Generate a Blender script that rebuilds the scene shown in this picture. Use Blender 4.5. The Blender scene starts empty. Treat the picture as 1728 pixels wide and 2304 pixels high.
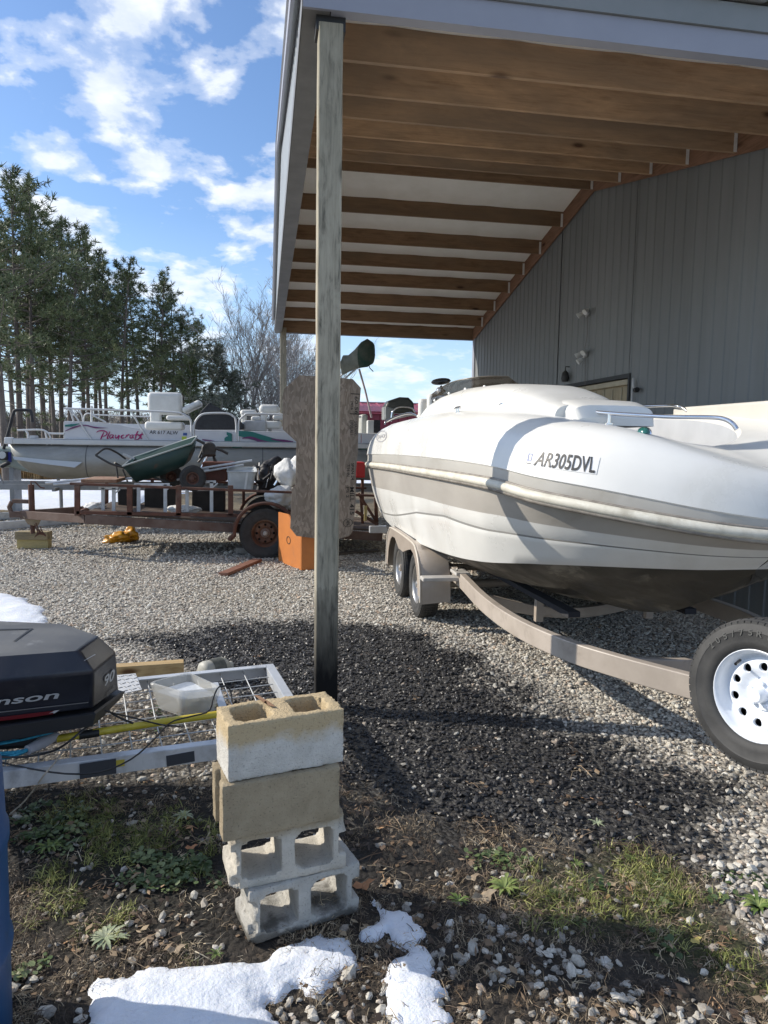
import bpy, bmesh, math, random
import numpy as np
from mathutils import Vector, Matrix, Euler, noise as mnoise
from mathutils.bvhtree import BVHTree
random.seed(7); rng = np.random.default_rng(7)
S = bpy.context.scene; COL = S.collection
rad = math.radians
# ---------------------------------------------------------------- camera
FPX = 1588.4
def cam_rot(p, y, r):
    cy, sy = math.cos(y), math.sin(y)
    right = np.array([cy, sy, 0]); fwd = np.array([-sy, cy, 0]); up = np.array([0, 0, 1.])
    f2 = fwd*math.cos(p)-up*math.sin(p); u2 = up*math.cos(p)+fwd*math.sin(p)
    r2 = right*math.cos(r)+u2*math.sin(r); u3 = u2*math.cos(r)-right*math.sin(r)
    return np.array([r2, -u3, f2])
CM = cam_rot(rad(5.725), rad(-9.567), rad(.856)); CP = np.array([0, 0, 1.76])
cd = bpy.data.cameras.new('camera'); cam = bpy.data.objects.new('camera', cd); COL.objects.link(cam)
cd.sensor_fit = 'VERTICAL'; cd.sensor_height = 36; cd.lens = FPX/2304*36
cd.clip_start = .05; cd.clip_end = 3000
mm = Matrix.Identity(4)
for i in range(3):
    mm[i][0] = CM[0][i]; mm[i][1] = -CM[1][i]; mm[i][2] = -CM[2][i]; mm[i][3] = CP[i]
cam.matrix_world = mm; S.camera = cam
# measuring: a point of the photograph on a plane of the place
def ray(u, v): return CM.T@np.array([(u-864)/FPX, (v-1152)/FPX, 1])
def G(u, v, z=0.): d = ray(u, v); return CP+d*((z-CP[2])/d[2])
def PX(u, v, x): d = ray(u, v); return CP+d*(x/d[0])
def PY(u, v, y): d = ray(u, v); return CP+d*(y/d[1])
# ---------------------------------------------------------------- world and sun
SUNDIR = Vector((-1, .34, .62)).normalized()
w = bpy.data.worlds.new('World'); S.world = w; w.use_nodes = True
nt = w.node_tree; nt.nodes.clear()
def N(t, typ, **kw):
    n = t.nodes.new(typ)
    for k, v in kw.items(): setattr(n, k, v)
    return n
out = N(nt, 'ShaderNodeOutputWorld'); bg = N(nt, 'ShaderNodeBackground'); bg.inputs[1].default_value = .115
sky = N(nt, 'ShaderNodeTexSky', sky_type='NISHITA', sun_disc=False)
sky.sun_elevation = math.asin(SUNDIR.z); sky.sun_rotation = math.atan2(SUNDIR.x, SUNDIR.y)
sky.altitude = 100; sky.air_density = 1.0; sky.dust_density = .6; sky.ozone_density = 2.2
tc = N(nt, 'ShaderNodeTexCoord'); sep = N(nt, 'ShaderNodeSeparateXYZ'); nt.links.new(tc.outputs['Generated'], sep.inputs[0])
def M2(t, op, a, b=None, c=None):
    n = N(t, 'ShaderNodeMath', operation=op)
    for i, q in enumerate((a, b, c)):
        if q is None: continue
        if isinstance(q, (int, float)): n.inputs[i].default_value = q
        else: t.links.new(q, n.inputs[i])
    return n.outputs[0]
zz = M2(nt, 'MAXIMUM', sep.outputs[2], .02); zz = M2(nt, 'ADD', zz, .26)
cx = M2(nt, 'DIVIDE', sep.outputs[0], zz); cy = M2(nt, 'DIVIDE', sep.outputs[1], zz)
cmb = N(nt, 'ShaderNodeCombineXYZ'); nt.links.new(cx, cmb.inputs[0]); nt.links.new(cy, cmb.inputs[1])
def noise_n(t, vec, scale, detail=8, rough=.55, dist=0., off=(0, 0, 0), sc=(1, 1, 1)):
    mp = N(t, 'ShaderNodeMapping'); mp.inputs['Location'].default_value = off; mp.inputs['Scale'].default_value = sc
    t.links.new(vec, mp.inputs[0])
    n = N(t, 'ShaderNodeTexNoise'); n.inputs['Scale'].default_value = scale; n.inputs['Detail'].default_value = detail
    n.inputs['Roughness'].default_value = rough; n.inputs['Distortion'].default_value = dist
    t.links.new(mp.outputs[0], n.inputs['Vector']); return n.outputs['Fac']
def ramp(t, fac, stops, interp='LINEAR'):
    r = N(t, 'ShaderNodeValToRGB'); r.color_ramp.interpolation = interp; e = r.color_ramp.elements
    while len(e) > 1: e.remove(e[-1])
    e[0].position = stops[0][0]; e[0].color = (*stops[0][1], 1)
    for p, c in stops[1:]:
        q = e.new(p); q.color = (*c, 1)
    t.links.new(fac, r.inputs[0]); return r.outputs[0]
def g3(v): return (v, v, v)
n1 = noise_n(nt, cmb.outputs[0], 4.6, 8, .54, .15, (5.1, 3.4, 0), (1, 1.0, 1))
n2 = noise_n(nt, cmb.outputs[0], 9., 6, .55, .1, (1.7, .2, 0))
nn = M2(nt, 'ADD', M2(nt, 'MULTIPLY', n1, .74), M2(nt, 'MULTIPLY', n2, .26))
cl = ramp(nt, nn, [(.48, g3(0)), (.52, g3(.3)), (.575, g3(.8)), (.68, g3(.95))], 'EASE')
shade = ramp(nt, n2, [(.32, (4.9, 5.6, 6.9)), (.66, (7.7, 7.9, 8.2))])
mx = N(nt, 'ShaderNodeMix', data_type='RGBA'); nt.links.new(cl, mx.inputs[0])
skc = N(nt, 'ShaderNodeMix', data_type='RGBA', blend_type='MULTIPLY'); skc.inputs[0].default_value = 1
nt.links.new(sky.outputs[0], skc.inputs[6]); skc.inputs[7].default_value = (1.0, 1.12, 1.28, 1)
nt.links.new(skc.outputs[2], mx.inputs[6]); nt.links.new(shade, mx.inputs[7])
# pale veil near the horizon
hz = ramp(nt, sep.outputs[2], [(0., g3(.75)), (.1, g3(.3)), (.28, g3(0))])
mh = N(nt, 'ShaderNodeMix', data_type='RGBA'); nt.links.new(hz, mh.inputs[0]); nt.links.new(mx.outputs[2], mh.inputs[6])
mh.inputs[7].default_value = (5.6, 7.0, 8.6, 1)
nt.links.new(mh.outputs[2], bg.inputs[0]); nt.links.new(bg.outputs[0], out.inputs[0])
sl = bpy.data.lights.new('sun', 'SUN'); sl.energy = 4.2; sl.angle = rad(.5); sl.color = (1, .925, .81)
so = bpy.data.objects.new('sun', sl); COL.objects.link(so); so.rotation_euler = SUNDIR.to_track_quat('Z', 'Y').to_euler()
S.view_settings.view_transform = 'Standard'; S.view_settings.look = 'None'; S.view_settings.gamma = 1
S.view_settings.exposure = .4; S.view_settings.use_curve_mapping = False
S.cycles.max_bounces = 8; S.cycles.diffuse_bounces = 4
# ---------------------------------------------------------------- materials
MATS = {}
def mat(name, c1, c2=None, sc=5., rough=.6, r2=None, metal=0., bump=0., bsc=None, st=(1, 1, 1), detail=6,
        lo=.35, hi=.65, c3=None, sc3=1.5, lo3=.55, hi3=.7, spec=None, alpha=None, trans=0., coat=0., sheen=0., bst=None):
    if name in MATS: return MATS[name]
    m = bpy.data.materials.new(name); m.use_nodes = True; t = m.node_tree; b = t.nodes['Principled BSDF']
    MATS[name] = m
    b.inputs['Roughness'].default_value = rough; b.inputs['Metallic'].default_value = metal
    b.inputs['Base Color'].default_value = (*c1, 1)
    if spec is not None: b.inputs['Specular IOR Level'].default_value = spec
    if trans: b.inputs['Transmission Weight'].default_value = trans
    if coat: b.inputs['Coat Weight'].default_value = coat; b.inputs['Coat Roughness'].default_value = .12
    if alpha is not None: b.inputs['Alpha'].default_value = alpha
    tc = N(t, 'ShaderNodeTexCoord'); v = tc.outputs['Object']
    if c2 is not None:
        f = noise_n(t, v, sc, detail, .62, .2, (1.3, 2.7, .4), st)
        col = ramp(t, f, [(lo, c1), (hi, c2)])
        if c3 is not None:
            f3 = noise_n(t, v, sc3, 7, .65, .3, (7.3, 1.7, 4.4), (1, 1, 1) if st == (1, 1, 1) else tuple(max(.15, s*.6) for s in st))
            k = ramp(t, f3, [(lo3, g3(0)), (hi3, g3(1))])
            mx = N(t, 'ShaderNodeMix', data_type='RGBA'); t.links.new(k, mx.inputs[0]); t.links.new(col, mx.inputs[6])
            mx.inputs[7].default_value = (*c3, 1); col = mx.outputs[2]
        t.links.new(col, b.inputs['Base Color'])
        if r2 is not None:
            mr = N(t, 'ShaderNodeMapRange'); mr.inputs[1].default_value = lo; mr.inputs[2].default_value = hi
            mr.inputs[3].default_value = rough; mr.inputs[4].default_value = r2
            t.links.new(f, mr.inputs[0]); t.links.new(mr.outputs[0], b.inputs['Roughness'])
    if bump:
        fb = noise_n(t, v, bsc or sc*4, 6, .6, 0, (0, 0, 0), bst or st)
        bp = N(t, 'ShaderNodeBump'); bp.inputs['Strength'].default_value = 1; bp.inputs['Distance'].default_value = bump
        t.links.new(fb, bp.inputs['Height']); t.links.new(bp.outputs[0], b.inputs['Normal'])
    return m
def wood(name, base, dark, knot, axis='X', scale=1., rough=.75, weather=None, wlo=.45, whi=.7, ring=9.):
    """sawn timber: grain stretched along an axis, knots, optional weather stain"""
    m = bpy.data.materials.new(name); m.use_nodes = True; t = m.node_tree; b = t.nodes['Principled BSDF']; MATS[name] = m
    b.inputs['Roughness'].default_value = rough; b.inputs['Specular IOR Level'].default_value = .25
    tc = N(t, 'ShaderNodeTexCoord'); ai = 'XYZ'.index(axis)
    oi = N(t, 'ShaderNodeObjectInfo')
    ad = N(t, 'ShaderNodeVectorMath', operation='MULTIPLY_ADD'); t.links.new(oi.outputs['Random'], ad.inputs[0])
    ad.inputs[1].default_value = (13, 7, 5); t.links.new(tc.outputs['Object'], ad.inputs[2]); vec = ad.outputs[0]
    st = [1, 1, 1]; st[ai] = .06; s2 = [1, 1, 1]; s2[ai] = .25; s3 = [1, 1, 1]; s3[ai] = .35
    g = noise_n(t, vec, 38*scale, 5, .6, 1.2, (0, 0, 0), tuple(st))
    g2 = noise_n(t, vec, ring*scale, 6, .65, .8, (3, 1, 2), tuple(s2))
    f = M2(t, 'ADD', M2(t, 'MULTIPLY', g, .45), M2(t, 'MULTIPLY', g2, .55))
    col = ramp(t, f, [(.36, dark), (.5, base), (.66, tuple(min(1, c*1.25) for c in base))])
    mp = N(t, 'ShaderNodeMapping'); mp.inputs['Scale'].default_value = tuple(s3); t.links.new(vec, mp.inputs[0])
    vo = N(t, 'ShaderNodeTexVoronoi', feature='F1'); vo.inputs['Scale'].default_value = 4.2*scale; t.links.new(mp.outputs[0], vo.inputs['Vector'])
    k = ramp(t, vo.outputs['Distance'], [(.05, g3(1)), (.1, g3(.35)), (.14, g3(0))])
    mx = N(t, 'ShaderNodeMix', data_type='RGBA'); t.links.new(k, mx.inputs[0]); t.links.new(col, mx.inputs[6]); mx.inputs[7].default_value = (*knot, 1)
    col = mx.outputs[2]
    if weather:
        f3 = noise_n(t, vec, 2.2*scale, 7, .65, .4, (5, 2, 1), tuple(s2))
        k = ramp(t, f3, [(wlo, g3(0)), (whi, g3(.9))])
        mx = N(t, 'ShaderNodeMix', data_type='RGBA'); t.links.new(k, mx.inputs[0]); t.links.new(col, mx.inputs[6]); mx.inputs[7].default_value = (*weather, 1)
        col = mx.outputs[2]
    t.links.new(col, b.inputs['Base Color'])
    bp = N(t, 'ShaderNodeBump'); bp.inputs['Strength'].default_value = .8; bp.inputs['Distance'].default_value = .004
    t.links.new(f, bp.inputs['Height']); t.links.new(bp.outputs[0], b.inputs['Normal'])
    return m
# ---------------------------------------------------------------- mesh helpers
class MB:
    def __init__(s): s.v = []; s.f = []; s.m = []
    def add(s, vs, fs, mi=0):
        o = len(s.v); s.v += [tuple(map(float, q)) for q in vs]
        for f in fs: s.f.append(tuple(i+o for i in f)); s.m.append(mi)
        return s
    def box(s, a, b, mi=0, R=None, c=None):
        x0, y0, z0 = a; x1, y1, z1 = b
        vs = [(x0, y0, z0), (x1, y0, z0), (x1, y1, z0), (x0, y1, z0), (x0, y0, z1), (x1, y0, z1), (x1, y1, z1), (x0, y1, z1)]
        if R is not None: vs = [tuple(R@Vector(q)+Vector(c or (0, 0, 0))) for q in vs]
        return s.add(vs, [(0, 3, 2, 1), (4, 5, 6, 7), (0, 1, 5, 4), (1, 2, 6, 5), (2, 3, 7, 6), (3, 0, 4, 7)], mi)
    def bar(s, p, q, w, h, mi=0, up=(0, 0, 1)):
        p, q = Vector(p), Vector(q); d = (q-p).normalized(); u = Vector(up)
        if abs(d.dot(u)) > .98: u = Vector((0, 1, 0))
        r = d.cross(u).normalized(); u = r.cross(d)
        vs = []
        for c in (p, q):
            for a, b in ((-1, -1), (1, -1), (1, 1), (-1, 1)): vs.append(c+r*a*w/2+u*b*h/2)
        return s.add(vs, [(3, 2, 1, 0), (4, 5, 6, 7), (0, 1, 5, 4), (1, 2, 6, 5), (2, 3, 7, 6), (3, 0, 4, 7)], mi)
    def tube(s, pts, r, n=8, mi=0, smooth=0, closed=False):
        pts = [Vector(p) for p in pts]
        if smooth: pts = [Vector(p) for p in crv(pts, smooth)]
        rs = r if hasattr(r, '__len__') else [r]*len(pts)
        if len(rs) != len(pts): rs = list(np.interp(np.linspace(0, 1, len(pts)), np.linspace(0, 1, len(rs)), rs))
        vs = []; prev = None
        for i, p in enumerate(pts):
            d = (pts[min(i+1, len(pts)-1)]-pts[max(i-1, 0)]).normalized()
            if prev is None:
                u = Vector((0, 0, 1)) if abs(d.z) < .9 else Vector((1, 0, 0)); u = (u-d*u.dot(d)).normalized()
            else:
                u = (prev-d*prev.dot(d)); u = u.normalized() if u.length > 1e-6 else Vector((1, 0, 0))
            prev = u; w_ = d.cross(u)
            for k in range(n):
                a = 2*math.pi*k/n; vs.append(p+(u*math.cos(a)+w_*math.sin(a))*rs[i])
        fs = []
        for i in range(len(pts)-1):
            for k in range(n): fs.append((i*n+k, i*n+(k+1) % n, (i+1)*n+(k+1) % n, (i+1)*n+k))
        fs.append(tuple(range(n-1, -1, -1))); fs.append(tuple((len(pts)-1)*n+k for k in range(n)))
        return s.add(vs, fs, mi)
    def lathe(s, prof, c, ax, n=32, mi=0, capm=None):
        """prof: (radius, along-axis) pairs; mi may be a list per segment"""
        ax = Vector(ax).normalized(); c = Vector(c); u = Vector((0, 0, 1)) if abs(ax.z) < .9 else Vector((1, 0, 0))
        u = (u-ax*u.dot(ax)).normalized(); w_ = ax.cross(u); vs = []
        for r, a in prof:
            for k in range(n):
                t = 2*math.pi*k/n; vs.append(c+ax*a+(u*math.cos(t)+w_*math.sin(t))*r)
        o = len(s.v); s.v += [tuple(q) for q in vs]
        for i in range(len(prof)-1):
            for k in range(n):
                s.f.append((o+i*n+k, o+i*n+(k+1) % n, o+(i+1)*n+(k+1) % n, o+(i+1)*n+k)); s.m.append(mi[i] if isinstance(mi, (list, tuple)) else mi)
        return s
    def prism(s, poly, d, mi=0):
        """poly: 3-D planar points, d: thickness vector"""
        n = len(poly); P = [Vector(p) for p in poly]; d = Vector(d)
        vs = P+[p+d for p in P]
        return s.add(vs, [tuple(range(n-1, -1, -1)), tuple(range(n, 2*n))]+[(i, (i+1) % n, n+(i+1) % n, n+i) for i in range(n)], mi)
    def grid(s, rows, mi=0, flip=False, mis=None):
        nr, nc = len(rows), len(rows[0]); o = len(s.v)
        for r in rows: s.v += [tuple(map(float, q)) for q in r]
        for i in range(nr-1):
            for j in range(nc-1):
                f = (o+i*nc+j, o+i*nc+j+1, o+(i+1)*nc+j+1, o+(i+1)*nc+j)
                s.f.append(f[::-1] if flip else f); s.m.append(mis[i] if mis else mi)
        return s
def crv(pts, n):
    P = [np.array(p, float) for p in pts]; P = [2*P[0]-P[1]]+P+[2*P[-1]-P[-2]]; o = []
    m = len(P)-3
    for k in range(n+1):
        t = k/n*m; i = min(int(t), m-1); t -= i; a, b, c, d = P[i:i+4]
        o.append(.5*((2*b)+(-a+c)*t+(2*a-5*b+4*c-d)*t*t+(-a+3*b-3*c+d)*t**3))
    return o
def resamp(pts, n, dense=200):
    c = np.array(crv(pts, dense)); d = np.r_[0, np.cumsum(np.linalg.norm(np.diff(c, axis=0), axis=1))]; d /= d[-1]
    t = np.linspace(0, 1, n); return np.array([np.interp(t, d, c[:, k]) for k in range(3)]).T
def link(name, me, mats, parent=None, smooth=None, bevel=0., bseg=2, weld=False, W=True):
    for m in (mats if isinstance(mats, (list, tuple)) else [mats]): me.materials.append(m)
    o = bpy.data.objects.new(name, me); COL.objects.link(o)
    if parent is not None:
        o.parent = parent
        if W:
            q = parent
            while q.parent: q = q.parent
            off = Vector(q.location)
            if off.length > 0:
                a = np.empty(len(me.vertices)*3); me.vertices.foreach_get('co', a); a = a.reshape(-1, 3)-np.array(off); me.vertices.foreach_set('co', a.ravel())
    if smooth is not None:
        me.polygons.foreach_set('use_smooth', [True]*len(me.polygons))
        try: me.set_sharp_from_angle(angle=rad(smooth))
        except Exception: pass
    if bevel:
        b = o.modifiers.new('bevel', 'BEVEL'); b.width = bevel; b.segments = bseg; b.limit_method = 'ANGLE'; b.angle_limit = rad(40)
    me.update(); return o
def build(name, mb, mats, parent=None, smooth=None, bevel=0., bseg=2, recalc=False, weld=0., W=True):
    me = bpy.data.meshes.new(name); me.from_pydata(mb.v, [], mb.f); me.polygons.foreach_set('material_index', mb.m)
    if recalc or weld:
        b = bmesh.new(); b.from_mesh(me)
        if weld: bmesh.ops.remove_doubles(b, verts=b.verts, dist=weld)
        if recalc: bmesh.ops.recalc_face_normals(b, faces=b.faces)
        b.to_mesh(me); b.free()
    return link(name, me, mats, parent, smooth, bevel, bseg, W=W)
def tag(o, label=None, cat=None, group=None, kind=None):
    if label: o['label'] = label
    if cat: o['category'] = cat
    if group: o['group'] = group
    if kind: o['kind'] = kind
    return o
def thing(name, label, cat, loc=(0, 0, 0), group=None, rz=0.):
    o = bpy.data.objects.new(name, None); COL.objects.link(o); o.location = [float(q) for q in loc]; o.rotation_euler = (0, 0, rz); o.empty_display_size = .2
    return tag(o, label, cat, group)
def dup(root, loc, rz=0., sc=1., label=None, name=None):
    r = root.copy(); COL.objects.link(r); r.location = loc; r.rotation_euler = (0, 0, rz); r.scale = (sc,)*3 if not hasattr(sc, '__len__') else sc
    if label: r['label'] = label
    for ch in list(root.children):
        c = ch.copy(); COL.objects.link(c); c.parent = r
        for g in list(ch.children):
            d = g.copy(); COL.objects.link(d); d.parent = c
    return r
def text_mesh(txt, shear=0., bold=0.):
    c = bpy.data.curves.new('t', 'FONT'); c.body = txt; c.shear = shear; c.offset = bold; c.resolution_u = 4
    o = bpy.data.objects.new('t', c); COL.objects.link(o); bpy.context.view_layer.update()
    me = bpy.data.meshes.new_from_object(o.evaluated_get(bpy.context.evaluated_depsgraph_get()))
    bpy.data.objects.remove(o); bpy.data.curves.remove(c)
    return me
def decal(name, src, quad, hit, m, parent, lift=.003, th=.002):
    """src: text or list of polygons in 0..1 box; quad: pixel corners TL,TR,BR,BL of the mark; hit(u,v)->(point, normal) on the real surface"""
    if isinstance(src, str) or isinstance(src, tuple):
        me = text_mesh(*(src if isinstance(src, tuple) else (src,)))
        b = bmesh.new(); b.from_mesh(me); bpy.data.meshes.remove(me)
        xs = [v.co.x for v in b.verts]; ys = [v.co.y for v in b.verts]; x0, x1, y0, y1 = min(xs), max(xs), min(ys), max(ys)
        for v in b.verts: v.co = ((v.co.x-x0)/(x1-x0), (v.co.y-y0)/(y1-y0), 0)
    else:
        b = bmesh.new()
        for poly in src: b.faces.new([b.verts.new((x, y, 0)) for x, y in poly])
        bmesh.ops.subdivide_edges(b, edges=[e for e in b.edges], cuts=14, use_grid_fill=True)
    if isinstance(src, (str, tuple)):
        bmesh.ops.triangulate(b, faces=b.faces); bmesh.ops.subdivide_edges(b, edges=[e for e in b.edges if e.calc_length() > .02], cuts=2, use_grid_fill=True); bmesh.ops.triangulate(b, faces=b.faces)
    tl, tr, br, bl = [np.array(q, float) for q in quad]
    for v in b.verts:
        s_, t_ = v.co.x, v.co.y; p = (bl*(1-s_)+br*s_)*(1-t_)+(tl*(1-s_)+tr*s_)*t_
        pt, nn_ = hit(*p); v.co = Vector(pt)+Vector(nn_)*lift
    me = bpy.data.meshes.new(name); b.to_mesh(me); b.free()
    return link(name, me, m, parent)
def hit_bvh(bvh):
    o = Vector(CP)
    def f(u, v):
        d = Vector(ray(u, v)).normalized(); p, n, i, ds = bvh.ray_cast(o, d)
        if p is None: p = o+d*4; n = -d
        if n.dot(d) > 0: n = -n
        return p, n
    return f
def hit_plane(p0, n):
    p0 = np.array(p0, float); n = np.array(n, float); n /= np.linalg.norm(n)
    if n@(CP-p0) < 0: n = -n
    def f(u, v):
        d = ray(u, v); t = n@(p0-CP)/(n@d); return CP+d*t, n
    return f
def inpoly(x, y, poly):
    x = np.asarray(x); y = np.asarray(y); r = np.zeros(x.shape, bool); n = len(poly)
    for i in range(n):
        x0, y0 = poly[i]; x1, y1 = poly[(i+1) % n]
        c = ((y0 > y) != (y1 > y)); xx = (x1-x0)*(y-y0)/((y1-y0) if y1 != y0 else 1e-9)+x0
        r ^= c & (x < xx)
    return r
def dpoly(x, y, poly):
    """signed distance, inside positive"""
    x = np.asarray(x, float); y = np.asarray(y, float); d = np.full(x.shape, 1e9)
    for i in range(len(poly)):
        ax, ay = poly[i]; bx, by = poly[(i+1) % len(poly)]; ex, ey = bx-ax, by-ay
        t = np.clip(((x-ax)*ex+(y-ay)*ey)/(ex*ex+ey*ey+1e-12), 0, 1); d = np.minimum(d, np.hypot(x-ax-t*ex, y-ay-t*ey))
    return np.where(inpoly(x, y, poly), d, -d)
def vnoise(x, y, s=1., seed=0, oct=4):
    """cheap value noise on arrays, about -1..1"""
    r = np.zeros(np.broadcast(x, y).shape); amp = 1.; tot = 0
    for o in range(oct):
        X = np.asarray(x)*s*2**o+seed*17.3; Y = np.asarray(y)*s*2**o+seed*9.1; xi = np.floor(X).astype(np.int64); yi = np.floor(Y).astype(np.int64); fx = X-xi; fy = Y-yi
        fx = fx*fx*(3-2*fx); fy = fy*fy*(3-2*fy)
        def h(a, b):
            k = (a*374761393+b*668265263+(seed+o)*1274126177) & 0xffffffff; k = ((k ^ (k >> 13))*1274126177) & 0xffffffff
            return ((k ^ (k >> 16)) & 0xffff)/32767.5-1
        r += amp*((h(xi, yi)*(1-fx)+h(xi+1, yi)*fx)*(1-fy)+(h(xi, yi+1)*(1-fx)+h(xi+1, yi+1)*fx)*fy); tot += amp; amp *= .5
    return r/tot
# ================================================================ SETTING
def gz(x, y):
    """height of the ground"""
    x = np.asarray(x, float); y = np.asarray(y, float)
    near = np.clip((y-1)/3, 0, 1)*0+1
    h = .012*vnoise(x, y, 1.3, 3, 4)+.02*vnoise(x, y, .35, 5, 2)
    far = np.clip((y-30)/60, 0, 1); h = h*(1-.0*far)+far*.5*vnoise(x, y, .03, 9, 3)
    return h
def gw(px): return [tuple(G(*p)[:2]) for p in px]
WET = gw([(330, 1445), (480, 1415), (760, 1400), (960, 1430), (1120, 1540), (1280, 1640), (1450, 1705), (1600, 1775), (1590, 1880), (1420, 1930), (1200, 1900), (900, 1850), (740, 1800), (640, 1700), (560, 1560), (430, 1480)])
DIRT = gw([(-500, 1770), (250, 1745), (480, 1740), (700, 1745), (820, 1770), (930, 1830), (1060, 1860), (1250, 1900), (1330, 1890), (1450, 1930), (1560, 1970), (1640, 2060), (1728, 2130), (2300, 2220), (2300, 2700), (-700, 2700)])
PEB = gw([(840, 2040), (1000, 2070), (1250, 2110), (1480, 2170), (1728, 2230), (2000, 2280), (2000, 2500), (560, 2500), (560, 2240), (640, 2210), (760, 2200)])
GREEN = gw([(1180, 1990), (1330, 1930), (1450, 1940), (1620, 2030), (1760, 2080), (1760, 2240), (1560, 2190), (1380, 2130), (1200, 2070)])
GREEN2 = gw([(20, 1810), (180, 1790), (450, 1830), (500, 1900), (480, 2050), (330, 2170), (120, 2180), (30, 2000)])
DAMP_SHADE = gw([(-400, 1640), (480, 1620), (640, 1720), (820, 1760), (1040, 1790), (1090, 1960), (860, 2000), (560, 2090), (300, 2130), (20, 1990), (-400, 1980)])  # wet soil plus painted shade of motor and trailer, right of the stack too
DIRT2 = gw([(-300, 1600), (460, 1560), (640, 1640), (700, 1745), (480, 1760), (-500, 1790)])
def sstep(d, a, b): t = np.clip((d-a)/(b-a), 0, 1); return t*t*(3-2*t)
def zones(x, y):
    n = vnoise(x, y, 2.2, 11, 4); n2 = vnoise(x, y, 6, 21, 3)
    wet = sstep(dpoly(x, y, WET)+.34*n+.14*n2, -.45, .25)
    dirt = sstep(dpoly(x, y, DIRT)+.12*n+.08*n2, -.1, .08)
    dirt = np.maximum(dirt, .75*sstep(dpoly(x, y, DIRT2)+.3*n, -.1, .3))
    gr = np.maximum(sstep(dpoly(x, y, GREEN)+.2*n, -.1, .15), .6*sstep(dpoly(x, y, GREEN2)+.3*n, -.1, .3))
    return wet, dirt, gr
def axis(segs):
    o = []
    for a, b, s in segs: o += list(np.arange(a, b, s))
    o.append(segs[-1][1]); return np.array(o)
ax_x = axis([(-1200, -300, 150), (-300, -60, 20), (-60, -14, 3), (-14, -3, .35), (-3, 6, .06), (6, 14, .35), (14, 60, 3), (60, 300, 20), (300, 1200, 150)])
ax_y = axis([(-60, -4, 4), (-4, .8, .3), (.8, 8, .06), (8, 20, .18), (20, 60, 1.), (60, 300, 8), (300, 2400, 150)])
XX, YY = np.meshgrid(ax_x, ax_y)
ZZ = gz(XX, YY); wet, dirt, gr = zones(XX, YY)
ZZ = ZZ-dirt*.012
def sheet(name, XX, YY, ZZ, mats, attrs=None, kind=None, smooth=True, keep=None):
    ny, nx = XX.shape; me = bpy.data.meshes.new(name)
    idx = np.arange(nx*ny).reshape(ny, nx)
    q = np.stack([idx[:-1, :-1], idx[:-1, 1:], idx[1:, 1:], idx[1:, :-1]], -1).reshape(-1, 4)
    if keep is not None:
        k = keep[:-1, :-1] | keep[:-1, 1:] | keep[1:, 1:] | keep[1:, :-1]; q = q[k.ravel()]
        used = np.unique(q); rm = -np.ones(nx*ny, int); rm[used] = np.arange(len(used)); q = rm[q]
    else: used = np.arange(nx*ny)
    co = np.stack([XX.ravel(), YY.ravel(), ZZ.ravel()], -1)[used]
    me.vertices.add(len(co)); me.vertices.foreach_set('co', co.ravel())
    me.loops.add(len(q)*4); me.loops.foreach_set('vertex_index', q.ravel()); me.polygons.add(len(q)); me.polygons.foreach_set('loop_start', np.arange(0, len(q)*4, 4))
    for k, v in (attrs or {}).items():
        a = me.attributes.new(k, 'FLOAT', 'POINT'); a.data.foreach_set('value', v.ravel()[used].astype(np.float32))
    me.update(calc_edges=True)
    if smooth: me.polygons.foreach_set('use_smooth', [True]*len(q))
    for m in mats: me.materials.append(m)
    o = bpy.data.objects.new(name, me); COL.objects.link(o)
    if kind: o['kind'] = kind
    return o
# ground material
gm = bpy.data.materials.new('ground'); gm.use_nodes = True; t = gm.node_tree; b = t.nodes['Principled BSDF']
tc = N(t, 'ShaderNodeTexCoord'); v = tc.outputs['Object']
def attr(t, nm, typ='GEOMETRY'):
    a = N(t, 'ShaderNodeAttribute', attribute_type=typ, attribute_name=nm); return a.outputs['Fac']
def mixc(t, f, a, b_):
    m = N(t, 'ShaderNodeMix', data_type='RGBA')
    for i, q in ((0, f), (6, a), (7, b_)):
        if isinstance(q, tuple): m.inputs[i].default_value = (*q, 1)
        elif isinstance(q, (int, float)): m.inputs[i].default_value = q
        else: t.links.new(q, m.inputs[i])
    return m.outputs[2]
vo = N(t, 'ShaderNodeTexVoronoi', feature='F1'); vo.inputs['Scale'].default_value = 38; t.links.new(v, vo.inputs['Vector'])
sx = N(t, 'ShaderNodeSeparateColor'); t.links.new(vo.outputs['Color'], sx.inputs[0])
grc = ramp(t, sx.outputs[0], [(0, (.34, .31, .27)), (.5, (.54, .5, .43)), (1, (.74, .7, .62))])
gap = ramp(t, vo.outputs['Distance'], [(.35, g3(1)), (.75, g3(.25))])
mg = N(t, 'ShaderNodeMix', data_type='RGBA', blend_type='MULTIPLY'); mg.inputs[0].default_value = 1; t.links.new(grc, mg.inputs[6]); t.links.new(gap, mg.inputs[7])
blot = ramp(t, noise_n(t, v, .7, 6, .6), [(.35, (.72, .68, .62)), (.6, (1, 1, 1))])
mg2 = N(t, 'ShaderNodeMix', data_type='RGBA', blend_type='MULTIPLY'); mg2.inputs[0].default_value = 1; t.links.new(mg.outputs[2], mg2.inputs[6]); t.links.new(blot, mg2.inputs[7])
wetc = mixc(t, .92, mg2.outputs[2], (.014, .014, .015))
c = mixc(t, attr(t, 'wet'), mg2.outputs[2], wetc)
dc = ramp(t, noise_n(t, v, 16, 8, .7, .5), [(.32, (.015, .012, .009)), (.52, (.04, .032, .024)), (.72, (.095, .076, .058))])
gcl = ramp(t, noise_n(t, v, 30, 6, .7, .6), [(.35, (.03, .035, .012)), (.65, (.1, .12, .03))])
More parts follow.
